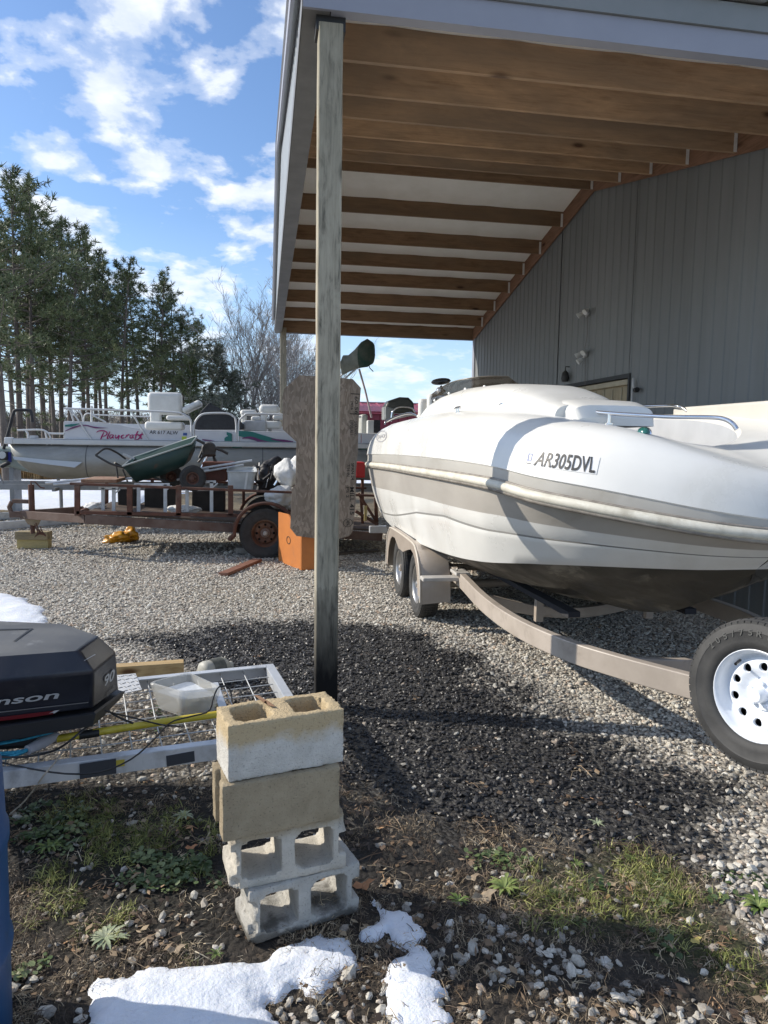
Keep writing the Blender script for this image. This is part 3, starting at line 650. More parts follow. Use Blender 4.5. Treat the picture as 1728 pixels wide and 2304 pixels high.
q = PX(1326, 706, XW); flood((XW-.02, q[1], q[2]), 2, 'upper twin flood light with a cable on the grey wall', 3.15)
q = PX(1322, 797, XW); flood((XW-.02, q[1], q[2]), 3, 'lower flood light with three heads above the plywood door', 2.0)
q = PX(1283, 847, XW); f = thing('wall_lamp', 'small dark lamp on the wall left of the plywood door', 'lamp', (XW-.03, q[1], q[2]))
build('shade', MB().lathe([(.01, .1), (.05, .06), (.07, -.04), (.05, -.09), (0, -.09)], (XW-.09, q[1], q[2]), (0, 0, 1), 14), mat('black_trim', (.02, .02, .02)), f, smooth=40)
build('arm', MB().tube([(XW-.02, q[1], q[2]+.16), (XW-.09, q[1], q[2]+.16), (XW-.09, q[1], q[2]+.08)], .01, 6), mat('black_trim', (.02, .02, .02)), f)
q = PX(1434, 890, XW); f = thing('wall_pipe', 'thin bent grey pipe on the wall right of the door', 'pipe', (XW-.04, q[1], 0))
build('pipe', MB().tube([(XW-.05, q[1]+.05, 0), (XW-.05, q[1]+.05, q[2]+.05), (XW-.06, q[1], q[2]+.1), (XW-.07, q[1]-.07, q[2]+.09)], .015, 8, smooth=14), mat('galvanised', (.5, .5, .5)), f, smooth=60)
build('cap', MB().lathe([(0, -.03), (.035, -.03), (.035, .03), (0, .03)], (XW-.07, q[1]-.09, q[2]+.07), (0, 1, 0), 12), mat('black_trim', (.02, .02, .02)), f, smooth=40)
# ================================================================ WHEELS
rubber = mat('tyre_rubber', (.022, .022, .022), (.045, .044, .042), 9, .8, bump=.002, bsc=60)
rubber2 = mat('tyre_rubber_grey', (.026, .026, .026), (.05, .049, .047), 7, .7)
def wheel(parent, c, ax, R, W, Rr, rimm, name='wheel', treads=60, holes=8, style='slot', tyrem=None, hubm=None):
    """a tyre with tread blocks, a rim with holes and a hub; ax points outwards"""
    c = Vector(c); ax = Vector(ax).normalized(); tm = tyrem or rubber
    s = R-Rr; h = W/2
    prof = [(Rr, -h*.75), (Rr+.2*s, -h*.95), (Rr+.55*s, -h), (Rr+.85*s, -h*.92), (R-.006, -h*.78), (R, -h*.7), (R, h*.7), (R-.006, h*.78), (Rr+.85*s, h*.92), (Rr+.62*s, h*1.0), (Rr+.58*s, h*1.0-.003), (Rr+.3*s, h*.99), (Rr+.12*s, h*.93), (Rr+.04*s, h*.82), (Rr, h*.7)]
    ty = build('tyre', MB().lathe(prof, c, ax, 48), tm, None, smooth=35); ty.name = name
    u = Vector((0, 0, 1)); u = (u-ax*u.dot(ax)).normalized(); w_ = ax.cross(u); mb = MB()
    for k in range(treads):
        a = 2*math.pi*k/treads; rd = u*math.cos(a)+w_*math.sin(a); tg = -u*math.sin(a)+w_*math.cos(a)
        for z0, z1 in ((-.9, -.45), (-.38, -.04), (.04, .38), (.45, .9)):
            wd = R*math.pi/treads*.82; o_ = tg*((.3 if abs(z0) < .4 else 0)*wd)
            dr = .75 if abs(z0+z1) > 1 else 1
            vs = []
            for rr_ in (R-.014, R+.004):
                for zz_, tt in ((z0, -1), (z1, -1), (z1, 1), (z0, 1)):
                    e_ = (.012 if abs(zz_) > .8 else 0); vs.append(c+ax*(zz_*h)+rd*(rr_-e_)+tg*(tt*wd)+o_)
            mb.add(vs, [(0, 1, 2, 3), (7, 6, 5, 4), (0, 4, 5, 1), (1, 5, 6, 2), (2, 6, 7, 3), (3, 7, 4, 0)])
    # disc with round holes: rings of quads between hole rows
    rp = [(Rr+.004, h*.72), (Rr+.008, h*.78), (Rr+.001, h*.82), (Rr-.008, h*.74), (Rr-.012, h*.55), (Rr-.02, h*.25), (Rr-.035, h*.12)]
    rim = MB().lathe(rp, c, ax, 48)
    r0, r1 = Rr-.035, Rr*.36; n = holes*8; zf = lambda r: h*(.12+.28*math.sin(math.pi*min(1, max(0, (r0-r)/(r0-r1)))**.8)*1)
    rows = 9
    if style == 'slot':
        hr = (r0+r1)/2+.008; hs = (r0-r1)*.2; half = math.pi/holes; m_ = 10
        for kk in range(holes):
            ac = 2*math.pi*kk/holes
            P3 = lambda x_, y_, dz_=0: c+ax*(zf(math.hypot(x_, y_))+dz_)+(u*math.cos(math.atan2(y_, x_)+ac)+w_*math.sin(math.atan2(y_, x_)+ac))*math.hypot(x_, y_)
            bd = [(r0, -half+2*half*i/m_) for i in range(m_)]+[(r0+(r1-r0)*i/m_, half) for i in range(m_)]+[(r1, half-2*half*i/m_) for i in range(m_)]+[(r1+(r0-r1)*i/m_, -half) for i in range(m_)]
            bxy = [(r_*math.cos(a), r_*math.sin(a)) for r_, a in bd]; n4 = len(bxy); rws = []
            for t_ in (0, .35, .7, .9, 1):
                row = []
                for x_, y_ in bxy:
                    an = math.atan2(y_, x_-hr); cx_, cy_ = hr+hs*math.cos(an), hs*math.sin(an); row.append(P3(x_*(1-t_)+cx_*t_, y_*(1-t_)+cy_*t_, -.003*(t_ > .95)))
                rws.append(row+[row[0]])
            row = []
            for x_, y_ in bxy:
                an = math.atan2(y_, x_-hr); row.append(P3(hr+hs*.97*math.cos(an), hs*.97*math.sin(an), -.014))
            rws.append(row+[row[0]]); rim.grid(rws, flip=True)
    else:
        for k in range(5):
            a = 2*math.pi*k/5+.3; rd = u*math.cos(a)+w_*math.sin(a); rim.bar(c+ax*h*.2+rd*r0, c+ax*h*.35+rd*r1*.8, .05, .02, up=tuple(ax))
    rim.lathe([(Rr+.002, -h*.6), (Rr-.03, -h*.3), (Rr-.06, -h*.1), (0, -h*.1)], c, ax, 32, 1)
    ob = build('rim', rim, [rimm, mat('wheel_dark', (.012, .012, .012), rough=.9)], ty, smooth=40)
    hub = MB().lathe([(r1, zf(r1)), (r1*.95, zf(r1)+.012), (r1*.6, zf(r1)+.016), (.032, zf(r1)+.016), (.032, zf(r1)+.06), (.026, zf(r1)+.07), (0, zf(r1)+.072)], c, ax, 24)
    for k in range(5):
        a = 2*math.pi*k/5; rd = u*math.cos(a)+w_*math.sin(a); hub.lathe([(.011, .0), (.011, .022), (0, .026)], c+rd*r1*.72+ax*(zf(r1)+.01), ax, 6)
    hb = build('hub', hub, hubm or rimm, ty, smooth=40); tr = build('tread', mb, tm, ty)
    for o in (ty, ob, hb, tr):
        pass
    if parent is not None:
        off = Vector(parent.location)
        for o in (ty, ob, hb, tr): o.data.transform(Matrix.Translation(-off))
        ty.parent = parent
    return ty
# ================================================================ DECK BOAT
gel = mat('gelcoat_white', (.7, .695, .66), (.76, .755, .72), 1.6, .25, r2=.4, coat=.25, c3=(.6, .585, .53), sc3=1.1, lo3=.55, hi3=.8)
gelg = mat('gelcoat_grey', (.4, .385, .35), (.47, .455, .42), 3, .35, st=(1, .3, 1), c3=(.33, .31, .27), sc3=2)
gelg2 = mat('gelcoat_taupe', (.36, .335, .3), (.43, .405, .365), 3, .4, st=(1, .3, 1), c3=(.3, .275, .235), sc3=2)
bott = mat('scummed_bottom', (.018, .016, .011), (.042, .037, .027), 3.5, .3, r2=.6, c3=(.15, .135, .105), sc3=5, lo3=.55, hi3=.63, st=(1, 1, .22))
rubm = mat('rub_rail_vinyl', (.62, .59, .5), (.36, .33, .26), 9, .55, st=(1, .5, 1), lo=.45, hi=.8, c3=(.7, .68, .6), sc3=20)
chrome = mat('stainless', (.75, .75, .76), rough=.12, metal=1.)
BC = 2.6
rubL = [(1.40, 9.72, 1.44), (1.36, 9.2, 1.455), (1.36, 7.6, 1.485), (1.36, 6.2, 1.5), (1.37, 5.1, 1.51), (1.41, 4.25, 1.506), (1.52, 3.84, 1.465), (1.7, 3.58, 1.43), (1.92, 3.38, 1.392), (2.2, 3.2, 1.35), (2.45, 3.1, 1.325), (2.6, 3.07, 1.32)]
chL = [(1.56, 9.66, .80), (1.5, 8.6, .755), (1.49, 7.5, .735), (1.5, 5.9, .81), (1.53, 4.9, .90), (1.66, 4.3, .985), (1.85, 3.9, 1.04), (2.1, 3.66, 1.065), (2.35, 3.47, 1.085), (2.6, 3.36, 1.105)]
gtL = [(1.66, 9.1, 1.96), (1.63, 8.4, 2.0), (1.62, 7.4, 2.02), (1.61, 6.2, 2.03), (1.62, 5.2, 2.0), (1.65, 4.45, 1.955), (1.78, 3.95, 1.895), (1.93, 3.67, 1.85), (2.07, 3.53, 1.805), (2.22, 3.38, 1.735), (2.38, 3.27, 1.68), (2.6, 3.17, 1.62)]
keL = [(2.6, 9.66, .42), (2.6, 8, .43), (2.6, 6.6, .45), (2.6, 5.4, .5), (2.6, 4.6, .58), (2.6, 4.1, .7), (2.6, 3.75, .86), (2.6, 3.5, .98), (2.6, 3.4, 1.08)]
coL = [(1.95, 9.1, 1.96), (1.9, 8.0, 2.01), (1.88, 6.5, 2.03), (1.88, 5.3, 2.0), (1.94, 4.7, 1.95), (2.08, 4.3, 1.89), (2.28, 4.0, 1.83), (2.45, 3.86, 1.78), (2.6, 3.8, 1.76)]
NS = 70
rub, ch, gt, ke, co = [resamp(q, NS) for q in (rubL, chL, gtL, keL, coL)]
# the lower lines follow the rub line station by station
def match(line, ref):
    """re-sample a line so that its stations follow the reference's y"""
    n = len(line); t = np.linspace(0, 1, n); return line
tpar = np.linspace(0, 1, NS)
def fr(k, stops): return float(np.interp(k, *zip(*stops)))
rows = []; mi = []
# bottom from keel to chine
for j, (a, dz_) in enumerate(((0, 0), (.3, -.02), (.34, -.045), (.62, -.03), (.66, -.055), (1, 0))):
    rows.append([ke[i]*(1-a)+ch[i]*a+np.array([0, 0, dz_*(1 if i < NS*.8 else .3)]) for i in range(NS)])
    mi.append(0)
mi[-1] = 1
side = []
def sidept(i, f):
    """f from chine 0 to rub 1"""
    p = ch[i]*(1-f)+rub[i]*f; t = tpar[i]
    k = math.sin(math.pi*f)*.02; return p+np.array([-k if t < .75 else -k*.4, 0, 0])
gro = [(0, .06), (.12, .12), (.28, .27), (.45, .44), (.6, .5), (.75, .42), (1, .38)]; stp = [(0, .54), (.25, .63), (.5, .66), (.75, .63), (1, .6)]
def add(fn, m): rows.append([fn(i) for i in range(NS)]); mi.append(m)
for q in (.35, .8): add(lambda i, q=q: sidept(i, fr(tpar[i], gro)*q), 1)
add(lambda i: sidept(i, fr(tpar[i], gro)-.012)+np.array([0, 0, 0]), 4)
add(lambda i: sidept(i, fr(tpar[i], gro)+.012)+np.array([.006, 0, 0]), 1)
for q in (.3, .7): add(lambda i, q=q: sidept(i, fr(tpar[i], gro)*(1-q)+fr(tpar[i], stp)*q), 1)
add(lambda i: sidept(i, fr(tpar[i], stp)), 3)
add(lambda i: sidept(i, (fr(tpar[i], stp)+1)/2), 3)
add(lambda i: sidept(i, 1.), 2)
def up(i, f, inset):
    a, b_ = rub[i], gt[i]; p = np.array([a[0]+(b_[0]-a[0])*inset, a[1]+(b_[1]-a[1])*inset, a[2]+(b_[2]-a[2])*f]); return p
gs = .23
add(lambda i: up(i, .03, -.02), 2)
add(lambda i: up(i, gs, -.01), 1)
add(lambda i: up(i, gs+.02, -.05), 1)
for f, s_ in ((.42, .0), (.6, .09), (.75, .24), (.87, .45), (.95, .68), (1., 1.)): add(lambda i, f=f, s_=s_: up(i, f, s_), 1)
# deck from gunwale to coaming
for q, dz_ in ((.3, .012), (.7, .012), (1, 0)): add(lambda i, q=q, d=dz_: gt[i]*(1-q)+co[i]*q+np.array([0, 0, d]), 1)
def inn(i, q, z_): p = co[i].copy(); c_ = np.array([2.6, p[1]+(.0 if tpar[i] < .7 else .25*(tpar[i]-.7)/.3), 0]); p = p+(c_-p)*q*np.array([1, 1, 0]); p[2] += z_; return p
add(lambda i: inn(i, .05, -.03), 5); add(lambda i: inn(i, .09, -.3), 5)
def flo(i): p = inn(i, .1, 0); p[2] = 1.45 if tpar[i] < .6 else 1.5; return p
add(flo, 5); add(lambda i: np.array([2.6, co[i][1]+.3*max(0, tpar[i]-.7)/.3, flo(i)[2]]), 1)
# split the shell into hull below the rub rail and deck above
kr = 5+1+2+2+2+2+1
cut = next(k for k in range(len(rows)) if abs(rows[k][30][2]-rub[30][2]) < 1e-6)
mir = lambda r: [np.array([2*BC-p[0], p[1], p[2]]) for p in r]
boat = thing('deck_boat', 'white and grey deck boat on a tandem trailer under the timber roof', 'boat', (2.6, 6.4, 0))
def shell(name, rs, ms, mats, cap=True):
    mb = MB(); mb.grid(rs, mis=ms, flip=False); mb.grid([mir(r) for r in rs], mis=ms, flip=True)
    if cap:
        lp = [r[0] for r in rs]; c_ = [tuple(p) for p in lp]+[tuple(q) for q in [mir(r)[0] for r in rs][::-1]]
        n = len(rs); L_ = mb.add(c_, [(i, i+1, 2*n-2-i, 2*n-1-i) for i in range(n-1)], 1)
    return build(name, mb, mats, boat, smooth=28, recalc=False, weld=.0005)
HM = [bott, gel, gelg, gelg2, mat('hull_crease', (.2, .195, .18), rough=.5), mat('liner_shade_grey', (.42, .44, .47), (.48, .5, .53), 3, .5)]  # last one: white liner greyed, shade inside the boat put into its colour
shell('hull', rows[:cut+1], mi[:cut]+[0], HM)
hdeck = shell('deck', rows[cut:], mi[cut:], HM)
allv = []; allf = []
for r in rows: allv += [Vector(p) for p in r]
for i in range(len(rows)-1):
    for j in range(NS-1): allf.append((i*NS+j, i*NS+j+1, (i+1)*NS+j+1, (i+1)*NS+j))
BV = BVHTree.FromPolygons(allv, allf); hb = hit_bvh(BV)
mb = MB()
for sgn in (1, -1):
    pts = [Vector((p[0] if sgn > 0 else 2*BC-p[0], p[1], p[2])) for p in rub]
    mb.tube([p+Vector((-.012*sgn, -.004, 0)) for p in pts], .03, 10)
mb2 = MB()
for sgn in (1, -1):
    pts = [Vector((p[0] if sgn > 0 else 2*BC-p[0], p[1], p[2])) for p in rub]
    mb2.tube([p+Vector((-.012*sgn, -.004, -.03)) for p in pts], .017, 8); mb2.tube([p+Vector((-.01*sgn, -.004, .031)) for p in pts], .009, 8)
rr_ = build('rub_rail', mb, rubm, boat, smooth=60); build('insert', mb2, mat('rub_rail_groove', (.16, .14, .12), (.3, .27, .23), 12, .6), rr_, smooth=60)
# decals on the port side
blk = mat('letter_black', (.025, .025, .025), rough=.5); wht = mat('sticker_white', (.72, .72, .71), rough=.4); blu = mat('sticker_blue', (.03, .08, .28), rough=.4)
q6 = lambda x, y: (1140+x/6.381, 980+y/6.381)
decal('registration_label', [[(0, 0), (1, 0), (1, 1), (0, 1)]], [q6(425, 205), q6(1345, 320), q6(1290, 560), q6(375, 440)], hb, wht, boat, .0025)
decal('registration_number', ('AR305DVL', .2, .014), [q6(455, 228), q6(1270, 312), q6(1270, 545), q6(385, 430)], hb, blk, boat, .0055)
decal('sticker', [[(0, 0), (1, 0), (1, 1), (0, 1)]], [q6(300, 215), q6(400, 225), q6(375, 420), q6(278, 400)], hb, wht, boat, .002)
decal('sticker_mark', [[(.1, 1), (1, 1), (.8, 0), (.05, 0), (.05, .18), (.3, .2), (.65, .22), (.75, .8), (.3, .8), (.25, .2), (.05, .18)]], [q6(312, 250), q6(384, 256), q6(370, 380), q6(295, 365)], hb, blu, boat, .0045)
decal('sticker_mark', [[(.1, 1), (.3, 1), (.3, 0), (0, 0)]], [q6(312, 250), q6(384, 256), q6(370, 380), q6(295, 365)], hb, blu, boat, .0045)
decal('sticker_line', [[(0, 0), (1, 0), (1, 1), (0, 1)]], [q6(284, 388), q6(358, 400), q6(356, 408), q6(282, 396)], hb, blk, boat, .0045)
# oval maker's mark by the stern
ov = [[(.5+.5*math.cos(a)*k, .5+.5*math.sin(a)*k) for a, k in ((t0, 1), (t1, 1), (t1, .88), (t0, .88))] for t0, t1 in [(2*math.pi*i/24, 2*math.pi*(i+1)/24) for i in range(24)]]
qq = [(847, 972), (871, 967), (871, 992), (847, 997)]
gy = mat('logo_grey', (.3, .3, .32), rough=.4)
decal('maker_mark', ov, qq, hb, gy, boat, .004); decal('maker_name', ('TAHOE', .2), [(850, 980), (868, 976), (868, 984), (850, 988)], hb, gy, boat, .004)
# console hump
def hump():
    mb = MB(); ys = np.linspace(8.1, 4.35, 34); rws = []
    top = [(8.1, 2.1), (7.6, 2.2), (7.1, 2.27), (6.4, 2.275), (5.6, 2.245), (5.1, 2.2), (4.85, 2.14), (4.6, 2.07), (4.35, 2.02)]
    yy_ = [a for a, _ in top][::-1]; zz_ = [b_ for _, b_ in top][::-1]
    for y in ys:
        zt = np.interp(y, yy_, zz_); wd = np.interp(y, [4.35, 4.8, 5.5, 7.6, 8.1], [.28, .37, .42, .42, .36]); xc = np.interp(y, [4.35, 5.5, 8.1], [2.12, 2.12, 2.1]); r_ = []
        for a in np.linspace(0, math.pi, 15):
            cx_, cz_ = math.cos(a), math.sin(a); e = .55; X = xc-wd*math.copysign(abs(cx_)**e, cx_); Z = 1.9+(zt-1.9)*abs(cz_)**.5; r_.append((X, y, Z))
        rws.append(r_)
    mb.grid(rws, flip=False); mb.add(rws[0], [tuple(range(15))]); mb.add(rws[-1], [tuple(range(14, -1, -1))]); return mb
build('console', hump(), gel, boat, smooth=35, recalc=True)
# lower moulded step that ends with a rounded nose towards the bow
mb = MB(); rws = []
for y, zt, wd in ((8.2, 2.1, .2), (7.2, 2.15, .33), (6.0, 2.14, .34), (5.2, 2.11, .34), (4.7, 2.075, .33), (4.4, 2.05, .31), (4.26, 2.01, .28), (4.22, 1.93, .26)):
    rws.append([(2.2-wd*math.copysign(abs(math.cos(a))**.4, math.cos(a)), y, 1.88+(zt-1.88)*math.sin(a)**.4) for a in np.linspace(0, math.pi, 13)])
mb.grid(rws); mb.add(rws[-1], [tuple(range(12, -1, -1))]); build('console_base', mb, gel, boat, smooth=40, recalc=True)
# smoked windscreen
tint = bpy.data.materials.new('smoked_acrylic'); tint.use_nodes = True; tb = tint.node_tree.nodes['Principled BSDF']; tb.inputs['Base Color'].default_value = (.035, .03, .022, 1); tb.inputs['Roughness'].default_value = .06; tb.inputs['Alpha'].default_value = .68
mb = MB(); r0 = []; r1 = []
base = [(1.74, 7.35, 2.16), (1.76, 7.0, 2.2), (1.82, 6.6, 2.235), (1.95, 6.3, 2.25), (2.1, 6.15, 2.255), (2.28, 6.1, 2.25)]
topl = [(1.78, 7.55, 2.27), (1.82, 7.25, 2.33), (1.9, 7.05, 2.375), (2.02, 6.85, 2.395), (2.15, 6.7, 2.40), (2.3, 6.57, 2.39)]
bs, tp = crv(base, 30), crv(topl, 30)
mb.grid([bs, [a*.5+b_*.5+np.array([-.012, 0, .006]) for a, b_ in zip(bs, tp)], tp]); mb.grid([[p+np.array([.006, .003, 0]) for p in q] for q in (bs, tp)], flip=True)
ws = build('windscreen', mb, tint, boat, smooth=60); build('screen_edge', MB().tube([p+np.array([0, 0, .003]) for p in tp], .006, 6), mat('screen_edge_brown', (.09, .075, .055), rough=.3), ws, smooth=60)
for k in (2, 9, 14, 19, 24): p = Vector(bs[k]); build('screw_cap', MB().lathe([(.014, -.004), (.012, .01), (0, .013)], p+Vector((-.008, -.002, .015)), (-.8, -.4, .3), 10), mat('cap_white', (.7, .7, .68), rough=.4), ws, smooth=40)
# mirror on its bracket
q = PX(990, 862, 1.8); mb = MB()
cq = PX(992, 861, 1.82)
rws = []
for a in np.linspace(-1, 1, 11):
    rr2 = max(.0, 1-a*a)**.5; rws.append([(cq[0]+.11*a, cq[1]+.045*rr2*math.cos(b_), cq[2]+.012+.036*rr2*math.sin(b_)+.012*a) for b_ in np.linspace(0, 2*math.pi, 13)])
mb.grid(rws); mir_ = build('mirror', mb, mat('mirror_black', (.015, .015, .016), rough=.25), boat, smooth=60, recalc=True)
build('bracket', MB().tube([cq+np.array([.0, 0, -.03]), cq+np.array([.02, 0, -.07]), cq+np.array([.05, 0, -.09])], .012, 8, smooth=6), mat('mirror_black', (.02, .02, .02)), mir_, smooth=60)
build('lamp', MB().lathe([(0, -.05), (.03, -.045), (.04, 0), (.03, .03), (0, .04)], cq+np.array([-.015, -.02, -.085]), (-.5, -.6, .2), 16), mat('chrome_lamp', (.7, .7, .7), rough=.15, metal=.8), mir_, smooth=60)
# hand rails
def rail(name, pts, r=.0125, posts=()):
    mb = MB(); c_ = crv(pts, 60); mb.tube(c_, r, 10); o = build(name, mb, chrome, boat, smooth=60)
    for (k, d) in posts:
        p = Vector(c_[int(k*60)]); build('stanchion', MB().tube([p, p+Vector(d)], r*.9, 8).lathe([(.028, 0), (.028, .008), (0, .012)], p+Vector(d), (0, 0, 1), 12), chrome, o, smooth=50)
Y_ = lambda u, v, y: PY(u, v, y)
rail('hand_rail', [Y_(1124, 924, 5.25), Y_(1121, 915, 5.2), Y_(1140, 908, 5.05), Y_(1200, 913.5, 4.75), Y_(1280, 921, 4.45), Y_(1359, 929, 4.2), Y_(1450, 935, 4.0), Y_(1518, 938, 3.85), Y_(1600, 939, 3.72), Y_(1630, 943, 3.66), Y_(1648, 953, 3.62), Y_(1658, 966, 3.6)], posts=((.47, (0, 0, -.07)),))
rail('hand_rail', [Y_(1376, 928, 6.3), Y_(1379, 917, 6.3), Y_(1440, 914.5, 5.9), Y_(1500, 912.5, 5.55), Y_(1522, 913.5, 5.4), Y_(1535, 917, 5.35), Y_(1546, 925, 5.3)])
rail('hand_rail', [Y_(870, 948, 8.9), Y_(885, 940, 8.75), Y_(905, 933, 8.5), Y_(925, 930, 8.2), Y_(940, 936, 8.0)], r=.014)
# cleats, navigation light
def cleat(p, d):
    p = Vector(p); d = Vector(d).normalized(); mb = MB().tube([p-d*.08+Vector((0, 0, .032)), p-d*.05+Vector((0, 0, .04)), p+d*.05+Vector((0, 0, .04)), p+d*.08+Vector((0, 0, .032))], .01, 8, smooth=10)
    for s_ in (-.03, .03): mb.tube([p+d*s_, p+d*s_+Vector((0, 0, .035))], .01, 8)
    build('cleat', mb, chrome, boat, smooth=50)
p, n = hb(1030, 928); cleat(p, (0, 1, 0)); cleat((3.47, 4.75, 1.985), (.2, .95, 0))
p, n = hb(1449, 975); p = Vector(p); mb = MB()
rws = [[(p.x+.036*math.cos(b_)*math.cos(a), p.y+.06*math.sin(b_)*math.cos(a), p.z-.005+.042*math.sin(a)) for b_ in np.linspace(0, 2*math.pi, 17)] for a in np.linspace(0, math.pi/2, 7)]
mb.grid(rws); nl = build('navigation_light', mb, chrome, boat, smooth=60, recalc=True)
mb = MB(); mb.grid([[(p.x-.008+.033*math.cos(b_)*math.cos(a), p.y-.012+.05*math.sin(b_)*math.cos(a), p.z-.004+.039*math.sin(a)) for b_ in np.linspace(math.pi*.8, math.pi*1.9, 12)] for a in np.linspace(.05, 1.2, 6)]); build('lens', mb, mat('green_lens', (.01, .1, .08), rough=.1, coat=1), nl, smooth=60)
# seats: two aft seat backs and padded bow seat
seatm = mat('seat_vinyl', (.6, .6, .57), (.67, .66, .63), 3, .5)
def cushion(name, a, b_, m, rot=0., bev=.05): 
    o = build(name, MB().box(a, b_), m, boat, smooth=60, bevel=bev, bseg=4); return o
for (u, v, y, w_, h_) in ((955, 912, 9.0, .16, .42), (985, 905, 8.8, .28, .5)):
    c_ = PY(u, v, y); cushion('seat_back', (c_[0]-w_/2, c_[1]-.06, c_[2]-h_*.7), (c_[0]+w_/2, c_[1]+.06, c_[2]+h_*.2), seatm)
cov = mat('bow_cushion', (.42, .43, .45), (.5, .51, .52), 2, .5)
cushion('bow_seat', (2.2, 4.05, 1.5), (2.95, 5.4, 1.62), cov, bev=.06); cushion('bow_seat', (2.98, 4.25, 1.5), (3.2, 5.8, 1.66), cov, bev=.06)
cushion('bow_seat', (1.98, 4.35, 1.5), (2.18, 5.3, 1.7), cov, bev=.06)
cushion('coaming_pad', (3.37, 3.75, 1.75), (3.45, 5.5, 2.075), mat('beige_pad', (.5, .48, .43), (.56, .54, .49), 3, .5), bev=.02)
# starboard console, seen only over the deck
# outdrive at the stern
mb = MB().box((2.4, 9.7, .4), (2.8, 9.95, 1.0)); mb.box((2.5, 9.95, .1), (2.7, 10.3, .9)); build('outdrive', mb, mat('drive_black', (.03, .03, .03), rough=.4), boat, smooth=40, bevel=.03)
mb = MB().box((1.6, 9.7, 1.02), (3.6, 10.15, 1.1)); build('swim_platform', mb, gel, boat, bevel=.02)
# ---------------------------------------------------------------- trailer
tr = thing('boat_trailer', 'tan tandem axle boat trailer with a white rimmed spare wheel under the deck boat', 'trailer', (2.6, 6.4, 0))
tan = mat('tan_paint', (.36, .31, .26), (.43, .375, .32), 5, .42, c3=(.28, .24, .2), sc3=4)
def beam(name, pts, w_, h_, par, m=tan, seg=40):
    c_ = crv(pts, seg); mb = MB(); vs = []
    for i, p in enumerate(c_):
        p = Vector(p); d = (Vector(c_[min(i+1, seg)])-Vector(c_[max(i-1, 0)])).normalized(); r_ = d.cross(Vector((0, 0, 1))).normalized(); u_ = r_.cross(d)
        for a, b2 in ((-.5, -.5), (.5, -.5), (.5, .5), (-.5, .5)): vs.append(p+r_*a*w_+u_*b2*h_)
    fs = [(i*4+k, i*4+(k+1) % 4, (i+1)*4+(k+1) % 4, (i+1)*4+k) for i in range(seg) for k in range(4)]+[(3, 2, 1, 0), tuple(seg*4+k for k in range(4))]
    mb.add(vs, fs); return build(name, mb, m, par, smooth=40, recalc=True, bevel=.006)
ra = [(1.78, 9.6, .5), (1.78, 7.5, .5), (1.77, 6.3, .515), (1.72, 5.35, .49), (1.72, 4.6, .495), (1.84, 4.05, .49), (2.02, 3.66, .49), (2.26, 3.3, .485), (2.47, 2.95, .48)]
beam('frame_rail', ra, .06, .13, tr); beam('frame_rail', [(2*BC-a, b_, c_) for a, b_, c_ in ra], .06, .13, tr)
beam('tongue', [(2.6, 3.4, .42), (2.6, 2.6, .42), (2.6, 1.3, .44)], .09, .1, tr)
crm = mat('tan_paint', (.3, .3, .3))
beam('cross_member', [(1.8, 5.6, .46), (2.2, 5.6, .36), (2.6, 5.6, .32), (3.0, 5.6, .36), (3.4, 5.6, .46)], .05, .09, tr, seg=20); beam('cross_member', [(1.8, 8.8, .44), (2.6, 8.8, .32), (3.4, 8.8, .44)], .05, .09, tr, seg=12); beam('cross_member', [(2.0, 3.9, .44), (2.6, 3.9, .4), (3.2, 3.9, .44)], .05, .09, tr, seg=12)
for q in (6.85, 7.78): build('axle', MB().tube([(1.5, q, .33), (3.7, q, .33)], .04, 10), tan, tr, smooth=40)
for s_ in (-1, 1):
    build('bunk', MB().bar((2.6+s_*.45, 4.6, .56), (2.6+s_*.5, 9.4, .52), .09, .04), mat('bunk_carpet', (.03, .03, .035), rough=.95), tr)
    for yb in (5.2, 8.9): build('bunk_bracket', MB().bar((2.6+s_*.47, yb, .36), (2.6+s_*.47, yb, .54), .06, .05, up=(0, 1, 0)), tan, tr)
alr = mat('alloy_rim', (.55, .55, .55), (.38, .37, .35), 6, .35, metal=.7)
for sx_, s_ in ((1.575, -1), (3.625, 1)):
    for yy in (6.86, 7.8): wheel(tr, (sx_, yy, .33), (s_, 0, 0), .33, .19, .19, alr, style='spoke', tyrem=rubber2)
